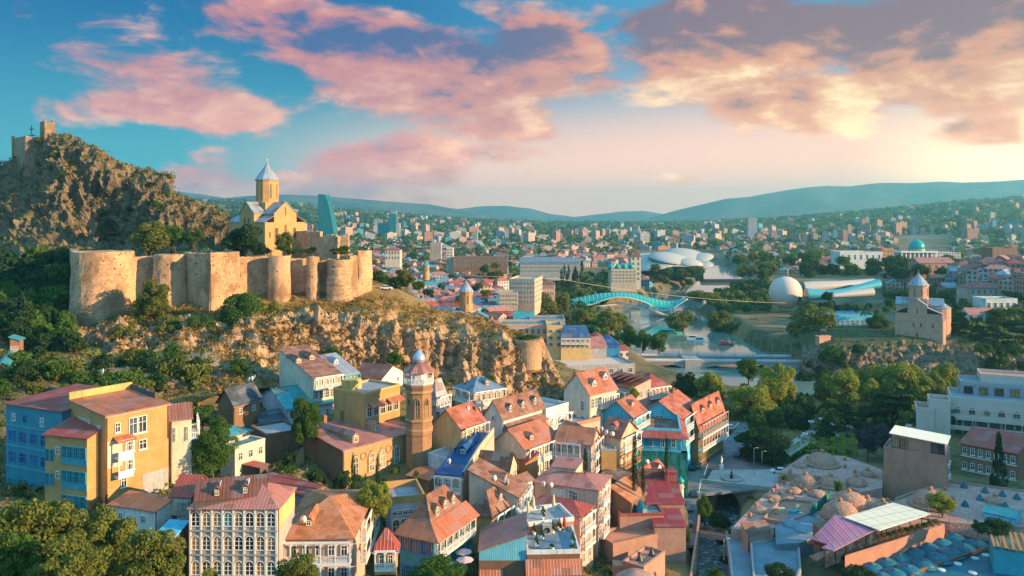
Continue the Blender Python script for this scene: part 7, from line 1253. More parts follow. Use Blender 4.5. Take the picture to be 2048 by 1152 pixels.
# ---------------------------------------------------------------- cars, lamps and street furniture
CARM = {}
def car(px, py, z, rz, col, label, van=False, group='cars on the street by the baths'):
    if col not in MAT: pass
    k = (col, van)
    if k not in CARM:
        L_, Wd = (4.6, 1.8) if van else (4.3, 1.74); hh = 1.75 if van else 1.45
        def body(prof):
            f = MB(); ys = [-Wd / 2, -Wd / 2 * .96, Wd / 2 * .96, Wd / 2]; n = len(prof)
            f.mesh([(x, y, z_ if abs(y) < Wd / 2 else z_ - .0) for y in (-Wd / 2, Wd / 2) for x, z_ in prof], [tuple(range(n)), tuple(range(2 * n - 1, n - 1, -1))] + [(i, n + i, n + (i + 1) % n, (i + 1) % n) for i in range(n)]); return f
        P = [(-L_/2, .35), (-L_/2, .85), (-L_/2 + .25, .95), (-L_/2 + .7, .98), (L_/2 - 1.2, .95), (L_/2 - .15, .78), (L_/2, .6), (L_/2, .3)]
        bd = body(P[::-1]).data('body', col, False); bx0, bx1 = (-L_/2 + .15, L_/2 - .9) if van else (-L_/2 + .45, L_/2 - 1.15)
        g = MB(); top = [(bx0 + .35, hh), (bx1 - .75, hh)]; w2 = Wd / 2 * .94; w3 = Wd / 2 * .78
        b4_ = [(bx0, -w2, .95), (bx1, -w2, .95), (bx1, w2, .95), (bx0, w2, .95)]; t4_ = [(top[0][0], -w3, hh), (top[1][0], -w3, hh), (top[1][0], w3, hh), (top[0][0], w3, hh)]
        g.mesh(b4_ + t4_, [(0, 1, 5, 4), (1, 2, 6, 5), (2, 3, 7, 6), (3, 0, 4, 7)]); gl = g.data('windows', 'pane', False)
        r = MB(); r.extr([(x, y, z_) for x, y, z_ in t4_], (0, 0, .05)); rf = r.data('roof_panel', col, False)
        wh = MB(); wh.lathe([(.02, -.1), (.32, -.1), (.34, 0), (.32, .1), (.02, .1)], 14); wm = wh.data('wheel', 'dark_metal', False); CARM[k] = (bd, gl, rf, wm, L_, Wd)
    bd, gl, rf, wm, L_, Wd = CARM[k]; o = empty('parked_car', G(px, py, z), rad(rz), label, 'car', group); link('body', bd, o); link('windows', gl, o); link('roof_panel', rf, o)
    for x in (-L_ * .31, L_ * .31):
        for y in (-Wd / 2 + .06, Wd / 2 - .06): link('wheel', wm, o, Matrix.Translation((x, y, .34)) @ Matrix.Rotation(rad(90), 4, 'X'))
for nm_, c_ in (('car_white', (.75, .75, .74)), ('car_silver', (.42, .43, .45)), ('car_dark', (.03, .04, .06)), ('car_blue', (.04, .10, .20)), ('car_green', (.10, .20, .16))): paint(nm_, c_, .3, .03)
car(1557, 946, .5, 172, 'car_white', 'white car parked on the square beside the bath roof'); car(1592, 946, .5, 175, 'car_dark', 'dark car behind the shrub next to the white parked car')
car(1428, 893, .5, 58, 'car_silver', 'silver car parked under the long balcony of the shop house', True); car(1456, 866, .5, 52, 'car_dark', 'dark car parked farther up the street'); car(1463, 858, .5, 52, 'car_silver', 'pale car parked at the far end of the street row')
car(1397, 934, .5, 70, 'car_green', 'greenish car parked beside the green netting'); car(1386, 938, .5, 70, 'car_dark', 'dark car at the kerb close to the green netting'); car(1476, 912, .5, 62, 'car_blue', 'blue car under the big tree at the street corner'); car(1483, 903, .5, 62, 'car_dark', 'dark car behind the blue one under the big tree'); car(1489, 896, .5, 62, 'car_silver', 'farther silver car in the shade under the big tree')
for k, (a, c, r_, cl, lb) in enumerate(((1441, 878, 55, 'car_white', 'white car parked beneath the shop house balcony end'), (1497, 884, 64, 'car_white', 'white car at the far kerb in the shade of the big tree'), (1690, 838, 20, 'car_white', 'white car on the road beyond the formal garden'), (1668, 842, 20, 'car_dark', 'dark car on the road beyond the formal garden'), (1712, 846, 25, 'car_silver', 'silver car at the far right of the garden road'))): car(a, c, .5, r_, cl, lb)
car(1387, 992, .5, 84, 'car_dark', 'dark car in the narrow lane above the stream', False); car(1377, 1018, .5, 86, 'car_blue', 'blue van in the narrow lane above the stream', True); car(1376, 1048, .5, 86, 'car_dark', 'dark car lowest in the narrow lane near the footbridge')
f = MB(); f.slab([W(746, 596, 284), W(790, 600, 290), W(835, 606, 296), W(815, 583, 302), W(746, 571, 298)], .5); tag(f.build('car_park', 'asphalt'), kind='structure')
car(773, 579, 45.6, 0, 'car_white', 'white car parked on the bluff right of the fortress', False, 'cars near the fortress')
LM = None
def lamp(p, h, label, globes=0, group='street lamps around the square'):
    o = empty('street_lamp', p, 0, label, 'street lamp', group); f = MB(); f.tube([(0, 0, 0), (0, 0, .5)], .12, 6); f.tube([(0, 0, .4), (0, 0, h)], .06, 6); f.build('pole', 'grey_paint', o)
    if globes:
        for k in range(globes): a = 6.283 * k / globes; g = MB(); g.lathe([(0, -.24), (.18, -.16), (.24, 0), (.18, .16), (0, .24)], 10, (.7 * math.cos(a), .7 * math.sin(a), h + .3)); g.tube([(0, 0, h - .3), (.7 * math.cos(a), .7 * math.sin(a), h)], .035, 4); g.build('globe', 'lamp_white', o)
    else: g = MB(); g.tube([(0, 0, h), (.4, 0, h + .15), (1.0, 0, h + .1)], .05, 5); g.box(.7, -.12, h, 1.3, .12, h + .12); g.build('lantern', 'grey_paint', o)
lamp(G(1508, 950, .5), 7.5, 'tall street lamp at the edge of the square'); lamp(G(1524, 938, .5), 5, 'shorter street lamp beside the park hedge'); lamp(G(1625, 945, 3.7), 6, 'lamp post on the bath roof below the big brick dome'); lamp(G(1448, 1120, .6), 4.5, 'lamp post on the walkway beside the stream')
for (a, c, lb) in ((1610, 884, 'cluster of white globes at the park corner'), (1622, 858, 'cluster of white globes among the park hedges'), (1643, 852, 'cluster of white globes by the park path'), (1700, 850, 'cluster of white globes near the far park path')): lamp(G(a, c + 12, .3), 4.2, lb, 5, 'globe lamps in the park')
# ---------------------------------------------------------------- the city beyond: houses, blocks, trees
random.seed(42)
LMK = [(650, 430, 'the turquoise glass tower'), (790, 450, 'the stepped high-rise'), (930, 590, 'the small round spire'), (1250, 600, 'the glass footbridge'), (1345, 525, 'the petal-roofed hall'), (1571, 585, 'the balloon'), (1680, 575, 'the trumpet halls'), (1846, 500, 'the turquoise-domed palace'), (1835, 610, 'the cliff church'), (1440, 715, 'the road bridge'), (743, 540, 'the fortress end'), (1055, 660, 'the stone turret')]
def where(px, py):
    d = min(LMK, key=lambda l: (l[0] - px) ** 2 + 2.2 * (l[1] - py) ** 2); dx, dy = px - d[0], (py - d[1]) * 1.5; r = math.hypot(dx, dy)
    far = 'just ' if r < 45 else ('' if r < 130 else 'far ')
    if abs(dx) > abs(dy): return far + ('right of ' if dx > 0 else 'left of ') + d[2]
    return far + ('in front of ' if dy > 0 else 'behind ') + d[2]
FW = {'far_cream': 'cream', 'far_white': 'white', 'far_pink': 'pink', 'far_grey': 'grey', 'far_brick': 'brick', 'far_teal': 'teal'}; FR = {'roof_red': 'red', 'roof_orange': 'orange', 'roof_brown': 'brown', 'roof_grey': 'grey', 'roof_teal': 'teal', 'roof_pink': 'pink'}
FV = {}
def far_geo(w, d, h, kind, rise):
    f = MB(); f.cur = 0
    for a, c in (((0, 0), (w, 0)), ((w, 0), (w, d)), ((w, d), (0, d)), ((0, d), (0, 0))): f.face([(a[0] - w / 2, a[1] - d / 2, -8), (c[0] - w / 2, c[1] - d / 2, -8), (c[0] - w / 2, c[1] - d / 2, h), (a[0] - w / 2, a[1] - d / 2, h)])
    f.cur = 1
    if kind == 'f': f.face([(-w / 2, -d / 2, h), (w / 2, -d / 2, h), (w / 2, d / 2, h), (-w / 2, d / 2, h)]); f.cur = 0; f.box(-w * .2, -d * .2, h, w * .15, d * .2, h + 2.2)
    else:
        for p in roof_polys(w, d, h, kind, rise, .4): f.face([(x - w / 2, y - d / 2, z) for x, y, z in p])
        if kind[0] == 'g':
            f.cur = 0
            for x in (-w / 2, w / 2): f.face([(x, -d / 2, h), (x, d / 2, h), (x, 0, h + rise)])
    return f
def far_spec(Y):
    if Y < 1500 or random.random() < .45:
        w = random.uniform(9, 20); d = random.uniform(8, 13); h = random.choice((4.5, 6.5, 7, 9, 10)); kind = random.choice(('gx', 'h', 'h', 'gx', 'f')); return (round(w), round(d), h, kind, random.uniform(2, 3.4))
    w = random.uniform(10, 30); d = random.uniform(10, 16); h = random.choice((9, 12, 12, 15, 18, 21, 27, 33) if Y > 1800 else (8, 10, 12, 15)); return (round(w), round(d), h, 'f', 0)
AVOID = []   # (px0, px1, py0, py1) kept clear for hand-built things and open ground
AVOID += [(1270, 1440, 500, 560), (1540, 1610, 550, 700), (1590, 1770, 550, 620), (1620, 1980, 590, 700), (1790, 1905, 470, 540), (1130, 1390, 575, 720), (1390, 1560, 530, 720), (1280, 1620, 600, 850), (1000, 1240, 535, 720)]
def ok_spot(X, Y, px, py, m=8):
    if segdist(np.array([X]), np.array([Y]), RIV)[0] < m: return False
    if any(a <= px <= b_ and c <= py <= d_ for a, b_, c, d_ in AVOID): return False
    if px < 745 and Y < 700: return False
    if px < 1100 and Y < 360: return False
    return True
SPOTS = []; Yr = 400.0
while Yr < 4600:
    n = int(2.7 / (.028 if Yr < 1600 else .019)); 
    for k in range(n):
        px = -60 + 2170 * (k + random.uniform(0, 1)) / n; Y = Yr * random.uniform(.98, 1.03); X = (px - 1024) / FOC * Y; z = gz1(X, Y); py = HZ + (CAMZ - z) / Y * FOC
        hill_d = 1.0 if Y < 2500 else (.75 if px < 1000 or px > 1500 else .8)
        if not ok_spot(X, Y, px, py): continue
        if px < 560 and Y < 3000: continue
        if 1440 < px and Y < 560 and py > 590: continue
        if random.random() < hill_d: SPOTS.append((Y, X, z, px, py))
    Yr *= 1.043
SPOTS.sort()
stuff = {}
def add_stuff(key, mb, mats, M):
    if key not in stuff: stuff[key] = (MB(), mats)
    T_ = stuff[key][0]; b0 = len(T_.v); T_.v.extend([tuple(M @ Vector(p)) for p in mb.v])
    for f_, mi in zip(mb.f, mb.mi): T_.f.append(tuple(b0 + i for i in f_)); T_.mi.append(mi); T_.sm.append(False)
WL = list(FW); RL = list(FR); nind = 0; seen = {}
for (Y, X, z, px, py) in SPOTS:
    w_, d_, h_, kd, rs_ = far_spec(Y); wm = random.choices(WL, (4, 2, 4, 3, 3, 1.2))[0] if px < 1500 else random.choices(WL, (3, 1, 4, 2, 5, .6))[0]; rm = random.choices(RL, (5, 2, 2, 2.5, 1, 2))[0] if kd != 'f' else random.choice(('roof_grey', 'roof_grey', 'roof_pink'))
    ang = random.choice((0, .3, -.4, .8, 1.57, 1.2)) + random.uniform(-.1, .1)
    if 60 < px < 2040 and nind < 285 and Y < 2200:
        key = (w_, d_, h_, kd, wm, rm)
        if key not in FV: FV[key] = far_geo(w_, d_, h_, kd, rs_).data('far_house', [wm, rm])
        o = link('far_house', FV[key]); o.location = (X, Y, z); o.rotation_euler = (0, 0, ang); nind += 1
        sz = 'small' if w_ * h_ < 70 else ('large' if w_ * h_ > 150 else ''); lb = ' '.join(x for x in (sz, FW[wm], 'house with', FR[rm], 'flat roof' if kd == 'f' else ('hipped roof' if kd == 'h' else 'gabled roof'), where(px, py)) if x)
        tag(o, lb, 'house', 'houses of the town along the river')
    else: add_stuff((wm, rm), far_geo(w_, d_, h_, kd, rs_), [wm, rm], Matrix.Translation((X, Y, z)) @ Matrix.Rotation(ang, 4, 'Z'))
allm = sorted({m_ for k in stuff for m_ in k}); F_ = MB()
for k, (mb_, mats) in stuff.items():
    b0 = len(F_.v); F_.v.extend(mb_.v)
    for f_, mi in zip(mb_.f, mb_.mi): F_.f.append(tuple(b0 + i for i in f_)); F_.mi.append(allm.index(mats[mi])); F_.sm.append(False)
tag(F_.build('distant_city', allm), kind='stuff')
# hand-placed blocks of the middle distance: px0, px1, top, base, depth Y, thickness, wall, roof, label, category
def block(px0, px1, top, bot, Y, dep, wall, roofk, label, cat='building', rz=0, rise=3.0, nx=0, nz=0, st='r', fm=None, name='town_building'):
    a, c = W(px0, top, Y), W(px1, top, Y); zb_ = CAMZ - (bot - HZ) / FOC * Y; wd = c.x - a.x; cr, sr = math.cos(rad(rz)), math.sin(rad(rz)); wd2 = wd * .8 if abs(rz) > 20 else wd
    h = house(name, label, (px0, top), Y, rz=rz, w=max(4, wd2), d=dep, R=(px1, 0), L=(px0, 0), H=max(3, a.z - zb_), wall=wall, roof=(roofk[0], rise, roofk[1], .5) if roofk[0] != 'f' else ('f', 0, roofk[1]), parapet=(1.0, .4, wall), cat=cat, low=8)
    for r_ in range(nz): 
        for q in range(nx): window(h.root, face_M(h, 'R', h.w * (q + .5) / nx, h.H * (1 - (r_ + .82) / max(nz, 1))), st, min(1.8, h.w / nx * .55), h.H / nz * .55, fm or 'white_paint', 'pane')
    for r_ in range(nz):
        k_ = max(2, int(h.d / max(3, h.w / max(nx, 1))))
        for q in range(k_): window(h.root, face_M(h, 'B', h.d * (q + .5) / k_, h.H * (1 - (r_ + .82) / nz)), st, min(1.6, h.d / k_ * .5), h.H / nz * .55, fm or 'white_paint', 'pane')
    return h
block(1098, 1280, 738, 770, 330, 30, 'concrete', ('f', 'membrane'), 'wide pale building with a broad flat white roof before the road bridge', rz=12, nx=9, nz=2)
block(1135, 1215, 694, 712, 352, 16, 'grey_wall', ('gx', 'roof_pink'), 'long low shed with a mauve ridged roof behind the broad white roof', rz=8, rise=3)
block(1000, 1095, 652, 690, 360, 16, 'pink_wall', ('f', 'roof_teal'), 'pinkish terrace restaurant with dark blue awnings behind the stone turret', nx=8, nz=2)
block(1094, 1125, 655, 695, 352, 14, 'yellow_wall', ('f', 'deck_grey'), 'yellow stair tower block left of the blue mansard hotel', nx=2, nz=3)
hh = block(1122, 1180, 676, 698, 350, 12, 'yellow_wall', ('f', 'deck_blue'), 'yellow hotel with balconies below a dark blue mansard roof', nx=6, nz=2)
f = MB(); f.mesh([(-.4, -.4, 0), (hh.w + .4, -.4, 0), (hh.w + .4, hh.d, 0), (-.4, hh.d, 0), (1.0, 1.2, 4.2), (hh.w - 1, 1.2, 4.2), (hh.w - 1, hh.d - 1, 4.2), (1, hh.d - 1, 4.2)], [(0, 1, 5, 4), (1, 2, 6, 5), (2, 3, 7, 6), (3, 0, 4, 7), (4, 5, 6, 7)]); f.build('mansard_roof', 'roof_blue', hh.root, T(0, 0, hh.H)); gallery(hh.root, face_M(hh, 'R', 0, hh.H * .5), hh.w, 1.4, 7, hh.H * .45, 'white_paint', False)
block(1180, 1212, 682, 700, 372, 14, 'terracotta_wall', ('h', 'roof_red'), 'low red-roofed house right of the blue mansard hotel', rise=3); block(1196, 1240, 690, 706, 358, 12, 'blue_wall', ('h', 'roof_blue'), 'low house with a deep blue hipped roof beside the riverside trees', rise=4)
block(1060, 1130, 642, 660, 420, 18, 'grey_wall', ('f', 'roof_bluegrey'), 'roof terrace with dark solar panels above the yellow hotel', nx=6, nz=1); block(985, 1050, 640, 660, 440, 14, 'terracotta_wall', ('gx', 'roof_red'), 'long red gabled roof behind the end of the ridge', rise=4); block(1028, 1066, 640, 655, 430, 14, 'white_wall', ('gx', 'roof_teal'), 'pale glass-roofed hall next to the long red gabled roof', rise=4)
block(1018, 1070, 560, 606, 520, 30, 'beige', ('f', 'deck_grey'), 'large cream hotel with rows of windows left of the riverside trees', rz=-12, nx=9, nz=5); block(998, 1036, 587, 612, 500, 14, 'beige', ('f', 'deck_grey'), 'lower cream annex in front of the large cream hotel', nx=6, nz=3)
block(1072, 1110, 568, 592, 545, 16, 'pink_wall', ('h', 'roof_brown'), 'pink house with white window rows and a blue band right of the cream hotel', nx=7, nz=2, rise=3)
bk = block(1040, 1285, 524, 545, 800, 30, 'grey_wall', ('gx', 'roof_bluegrey'), 'very long grey-blue public building with rows of windows left of the petal hall', 'building', nx=36, nz=3, rise=4)
block(1262, 1282, 512, 562, 760, 14, 'cream', ('hx', 'roof_brown'), 'cream corner tower with a dark cupola at the end of the long public building', 'tower', nx=2, nz=5, rise=8); block(1222, 1272, 540, 565, 700, 20, 'beige', ('f', 'deck_grey'), 'white building with small green domes in front of the long public building', nx=7, nz=4)
gd = empty('green_domes', W(1240, 540, 705), 0, 'cluster of small green domes on the white building beside the corner tower', 'domes')
for k in range(4): f = MB(); f.lathe([(2.6, 0), (2.6, 2), (2.8, 2.3), (2.3, 4), (1, 5.4), (.1, 6.2), (.05, 8)], 14, (k * 6 - 8, 0, 0)); f.build('dome', 'bridge_glass', gd)
block(893, 906, 497, 530, 900, 14, 'cream', ('f', 'deck_grey'), 'slim cream tower left of the long low glass-fronted building', 'tower', nx=2, nz=6); block(906, 1040, 516, 534, 880, 24, 'brick_brown', ('f', 'roof_grey'), 'long low dark building with a pale flat roof in the town centre', nx=16, nz=2)
block(860, 882, 487, 510, 1150, 16, 'far_cream', ('f', 'deck_grey'), 'cream apartment block at the town edge right of the far hillside', nx=4, nz=6); block(770, 800, 500, 520, 900, 16, 'cream', ('h', 'roof_red'), 'cream house with a red hipped roof among trees right of the fortress', nx=5, nz=2)
block(1496, 1515, 437, 468, 2000, 18, 'far_grey', ('f', 'deck_grey'), 'tall grey apartment tower standing alone on the right skyline', 'tower'); block(1680, 1765, 505, 522, 820, 24, 'white_wall', ('f', 'roof_grey'), 'white modern building with a curved glass corner above the wooded slope', nx=7, nz=1); block(1765, 1788, 498, 522, 830, 20, 'terracotta_wall', ('f', 'deck_grey'), 'terracotta block between the white modern building and the palace', nx=3, nz=3)
block(1985, 2035, 498, 522, 760, 18, 'brick_red', ('f', 'deck_grey'), 'red brick block with dark window columns at the right edge of the hillside', nx=5, nz=4); block(1838, 1910, 525, 540, 700, 20, 'terracotta_wall', ('gx', 'roof_pink'), 'terracotta house below the palace on the wooded slope', nx=5, nz=1, rise=4); block(1915, 1975, 530, 546, 660, 16, 'cream', ('h', 'roof_brown'), 'cream villa with an arcade on the wooded slope right of the palace', nx=7, nz=1, st='a')
block(1940, 2010, 575, 605, 520, 16, 'pink_wall', ('h', 'roof_red'), 'pink villa with stepped red roofs right of the cliff church', nx=6, nz=2); block(1972, 2035, 600, 620, 480, 14, 'white_wall', ('f', 'roof_teal'), 'white house with a pale teal flat roof below the stepped pink villa', nx=5, nz=1); block(1938, 1990, 628, 645, 455, 10, 'white_wall', ('gx', 'roof_pink'), 'long white low house with a pink roof behind the cedars', nx=7, nz=1)
block(1662, 1760, 632, 662, 520, 20, 'skyblue_wall', ('f', 'roof_grey'), 'low glassy pavilion left of the cliff church', nx=10, nz=1, st='g')
for (px_, py_, Y_, r_, zt_, lb) in ((932, 612, 430, 3.6, 560, 'round stone drum with a grey conical spire below the fortress bluff'), (852, 545, 640, 2.8, 520, 'small distant church spire with a teal cone')):
    o = empty('spire', W(px_, py_, Y_), 0, lb, 'spire'); hz = (py_ - zt_) / FOC * Y_; f = MB(); f.lathe([(r_, -6), (r_, hz * .52), (r_ * 1.1, hz * .52), (r_ * 1.1, hz * .56)], 12, smooth=False); f.build('drum', 'church_stone', o); f = MB(); f.lathe([(r_ * 1.2, hz * .56), (.05, hz)], 12, smooth=False); f.build('cone_roof', 'roof_church' if r_ > 3 else 'roof_teal', o)
    for k in range(8): a = 6.283 * (k + .5) / 8; window(o, T(r_ * .97 * math.cos(a), r_ * .97 * math.sin(a), hz * .1, a + math.pi / 2), 'a', .9, hz * .34, 'church_stone', 'pane')
# boats
for k, (px_, py_, lb, mt) in enumerate(((1388, 678, 'white tour boat moored at the riverside park', 'white_paint'), (1402, 682, 'smaller white boat beside the tour boat', 'white_paint'), (1452, 690, 'red boat moored below the park trees', 'red_paint'), (1340, 666, 'green-roofed floating restaurant on the river', 'wood_green'))):
    p = G(px_, py_, -7.9); o = empty('moored_boat', p, rad(-12), lb, 'boat', 'boats on the river'); L_ = 9 if k < 3 else 17; wd = 2.6 if k < 3 else 7; f = MB(); f.prism([(-L_ / 2, -wd / 2), (L_ * .28, -wd / 2), (L_ / 2, 0), (L_ * .28, wd / 2), (-L_ / 2, wd / 2)], -.4, 1.0); f.build('hull', mt, o); f = MB(); f.box(-L_ * .35, -wd * .36, 1, L_ * .15, wd * .36, 2.2); f.build('cabin', 'pane_teal', o); f = MB(); f.box(-L_ * .4, -wd * .42, 2.2, L_ * .2, wd * .42, 2.4); f.build('roof', mt, o)
# ---------------------------------------------------------------- trees and shrubs
random.seed(11)
TL = [ # px, top, bottom, half width, depth, kind, leaves, lod, label
(70,985,1200,105,104,'fluffy','leaf_olive',0,'big fluffy olive-green tree in the bottom left corner'),(200,992,1215,90,108,'fluffy','leaf_olive',0,'tallest fluffy tree left of the arcade house at the bottom left'),(300,1045,1230,75,100,'fluffy','leaf_olive',0,'fluffy tree in front of the arcade house corner'),(130,1065,1260,95,92,'fluffy','leaf_olive',0,'nearest fluffy tree along the bottom left edge'),(20,1050,1230,60,95,'fluffy','leaf_green',0,'dark fluffy tree cut by the left bottom edge'),
(420,1134,1170,18,114,'fluffy','leaf_yellow',1,'small yellow-green treetop in front of the arcade house'),(596,1103,1195,50,112,'fluffy','leaf_olive',0,'round olive treetop below the white balconies'),(868,1113,1195,72,119,'fluffy','leaf_green',0,'wide dark green treetop below the blue corner house'),
(425,852,952,48,146,'broad','leaf_green',0,'dense green tree between the yellow tenement and the mosque'),(744,950,1052,44,141,'fluffy','leaf_yellow',0,'bright yellow-green tree in front of the mosque windows'),(684,940,985,19,149,'broad','leaf_dark',1,'small dark tree beside the brown mosque wall'),(706,918,990,9,152,'cypress','leaf_dark',1,'thin cypress between the first mosque windows'),(755,918,975,7,154,'cypress','leaf_dark',1,'slim cypress by the middle mosque windows'),(610,785,900,35,171,'fluffy','leaf_green',0,'round bright green tree in front of the grey-teal roof'),
(1269,870,990,10,177,'cypress','leaf_dark',1,'tallest dark cypress beside the green netting'),(1286,935,990,8,175,'cypress','leaf_dark',1,'short cypress at the foot of the tallest cypress'),(1333,880,940,7,186,'cypress','leaf_dark',1,'slim cypress against the green netting'),(1171,900,944,8,171,'cypress','leaf_dark',1,'cypress standing in the gallery courtyard'),
(395,606,700,52,244,'bush','leaf_green',0,'large round dark bush below the fortress wall'),(482,578,690,54,250,'broad','leaf_green',0,'tall green bush against the fortress wall'),(534,598,692,36,252,'broad','leaf_olive',1,'olive bush right of the tall green bush below the wall'),(305,552,662,46,254,'fluffy','leaf_olive',0,'pale shrub climbing the wall right of the largest tower'),(340,622,705,48,247,'broad','leaf_olive',0,'bushy tree left of the large round dark bush'),(252,630,705,36,243,'broad','leaf_olive',1,'shrub at the foot of the largest fortress tower'),(445,650,705,34,240,'bush','leaf_olive',1,'low bush beside the hillside path'),
(186,690,765,24,226,'fluffy','leaf_yellow',1,'yellowish tree before the stone bastion'),(256,715,785,28,215,'broad','leaf_ochre',1,'golden-brown tree on the slope below the bastion'),(345,700,805,58,205,'fluffy','leaf_olive',1,'broad olive shrubbery left of the hillside stairs'),(290,690,770,36,216,'broad','leaf_green',1,'green bush above the golden-brown tree'),(45,712,800,44,185,'broad','leaf_green',1,'light green tree beside the bright teal roof'),(108,708,790,38,192,'broad','leaf_dark',1,'dark tree behind the blue tenement'),(160,730,790,32,200,'broad','leaf_dark',1,'dark tree right behind the red tenement roof'),(480,712,754,19,206,'broad','leaf_green',1,'lone green bush on the dry slope'),(405,805,850,26,178,'broad','leaf_green',1,'bush beside the stone garden wall'),(440,830,870,24,166,'broad','leaf_green',1,'bush above the cafe pavilion'),
(485,442,512,42,286,'broad','leaf_dark',1,'dark green tree before the ochre church'),(520,478,512,22,284,'bush','leaf_dark',1,'low dark shrub right of the tree before the church'),(569,460,502,19,289,'broad','leaf_olive',1,'small tree in front of the lit church front'),(300,438,512,40,292,'broad','leaf_olive',1,'tree on the terrace left of the church behind the wall'),(345,445,490,26,300,'broad','leaf_green',1,'green tree at the foot of the crag'),(388,455,490,20,300,'broad','leaf_green',1,'small green tree between crag and church'),
(1055,662,684,30,259,'bush','leaf_green',1,'green shrubs growing on the stone turret'),(790,698,738,16,243,'broad','leaf_green',1,'small tree against the cliff above the minaret'),(668,690,727,18,238,'broad','leaf_green',1,'small tree at the cliff foot above the brown arcade roof'),(1268,770,800,12,225,'broad','leaf_yellow',1,'small bright tree beside the pink villa'),(1235,785,815,14,222,'broad','leaf_green',1,'green tree between the cream gabled house and the pink villa'),
(1502,752,868,58,288,'plane','leaf_yellow',0,'big bright plane tree in the middle of the park'),(1560,714,835,46,302,'plane','leaf_yellow',0,'tallest plane tree behind the big bright one'),(1497,710,765,24,322,'broad','leaf_green',1,'darker tree behind the plane trees by the river'),(1417,738,810,36,318,'plane','leaf_yellow',1,'yellow-green tree by the road bridge'),(1368,740,806,30,324,'broad','leaf_dark',1,'dark tree left of the yellow-green tree by the road bridge'),(1530,852,930,62,236,'broad','leaf_dark',0,'wide dark tree over the street corner'),(1590,803,875,29,274,'broad','leaf_dark',1,'rounded dark tree in the formal garden'),(1605,782,850,26,300,'broad','leaf_dark',1,'dark tree behind the rounded tree in the garden'),
(1690,735,815,36,302,'plane','leaf_yellow',1,'leftmost plane tree in the bright row under the cliff'),(1742,752,815,28,300,'plane','leaf_yellow',1,'second plane tree from the left under the cliff'),(1762,722,790,28,312,'plane','leaf_yellow',1,'tall plane tree behind the row under the cliff'),(1803,720,810,36,306,'plane','leaf_yellow',1,'tallest plane tree of the row under the cliff'),(1845,742,815,32,304,'plane','leaf_yellow',1,'plane tree near the right end of the row under the cliff'),(1872,738,800,24,312,'plane','leaf_yellow',1,'rightmost plane tree of the row under the cliff'),(1785,778,850,72,272,'cedar','leaf_dark',1,'broad spreading cedar in the park'),(1690,800,862,38,270,'cedar','leaf_dark',1,'smaller cedar left of the broad one'),(1727,815,885,14,262,'cone','leaf_dark',1,'pointed dark conifer in the park'),(1735,855,910,30,236,'fluffy','leaf_purple',1,'purplish tree left beside the brick block'),(1768,842,905,34,238,'fluffy','leaf_purple',1,'larger purplish tree next to the brick block'),(1650,838,880,24,262,'cone','leaf_dark',1,'conical dark shrub in the formal garden'),(1998,866,972,18,204,'cone','leaf_dark',1,'tall dark conifer before the red brick house'),(1885,983,1030,30,181,'broad','leaf_yellow',1,'bright green tree beside the round bath dome'),(1676,960,985,10,195,'broad','leaf_green',1,'slender small tree between the bath domes'),(1990,1030,1070,36,164,'bush','leaf_dark',1,'dark shrubs below the teal shed'),(1955,1030,1065,16,166,'bush','leaf_green',1,'green shrub left of the dark shrubs by the teal shed'),(1560,1125,1175,35,150,'broad','leaf_dark',1,'dark treetop at the bottom edge by the teal-blue roof'),(1720,1130,1185,40,146,'broad','leaf_dark',1,'dark treetop at the bottom edge by the domed bath'),(1430,1125,1165,20,160,'bush','leaf_green',1,'bush growing beside the stream'),(1410,985,1050,16,192,'broad','leaf_green',1,'ivy bush hanging on the stream wall'),(1440,1015,1062,26,194,'bush','leaf_dark',1,'shrubs filling the stream bed below the arches'),(1500,990,1020,14,206,'broad','leaf_green',1,'small tree in front of the second arch'),(1376,1055,1085,9,176,'cypress','leaf_green',1,'narrow potted-looking shrub at the lane end'),(1570,945,962,9,205,'bush','leaf_green',1,'round shrub between the white and the dark parked car'),
(1618,596,695,54,446,'plane','leaf_olive',1,'huge olive-green tree in front of the balloon'),(1760,626,668,26,436,'broad','leaf_green',1,'spreading tree left of the cliff church'),(1918,622,690,30,412,'cedar','leaf_dark',1,'layered cedar right of the cliff church'),(1955,650,700,26,405,'cedar','leaf_dark',1,'second cedar right of the cliff church'),(1995,620,705,34,404,'cedar','leaf_dark',1,'large dark cedar on the cliff at the right'),(2035,640,715,34,398,'cedar','leaf_dark',1,'dark cedar at the right edge on the cliff'),
(1082,578,640,40,545,'plane','leaf_olive',1,'broad riverside tree left of the glass footbridge'),(1122,575,635,24,550,'plane','leaf_olive',1,'taller riverside tree at the footbridge end'),(1050,585,635,28,550,'broad','leaf_green',1,'riverside tree before the large cream hotel'),(1165,610,660,24,520,'plane','leaf_olive',1,'riverside tree in front of the footbridge canopy'),(1216,615,675,34,490,'plane','leaf_olive',1,'bright riverside tree below the footbridge crest'),(1258,645,700,26,452,'plane','leaf_green',1,'tree standing at the water left of the bridge'),(1285,655,705,18,446,'broad','leaf_green',1,'slim tree at the water before the bridge'),(1318,660,708,22,444,'broad','leaf_green',1,'tree at the water nearest the bridge'),(1240,620,665,24,500,'plane','leaf_olive',1,'olive tree behind the trees at the water'),(1360,615,668,32,560,'broad','leaf_olive',1,'tree beside the footbridge landing in the riverside park'),(1440,612,675,30,560,'plane','leaf_olive',1,'tall bright tree in the riverside park'),(1472,640,690,20,545,'broad','leaf_green',1,'tree right of the tall bright tree in the riverside park'),(1511,632,675,16,560,'broad','leaf_green',1,'small tree left of the balloon mooring'),(1535,640,680,16,560,'broad','leaf_green',1,'second small tree left of the balloon mooring'),(1400,578,605,28,680,'broad','leaf_olive',1,'tree clump behind the footbridge tail'),
]
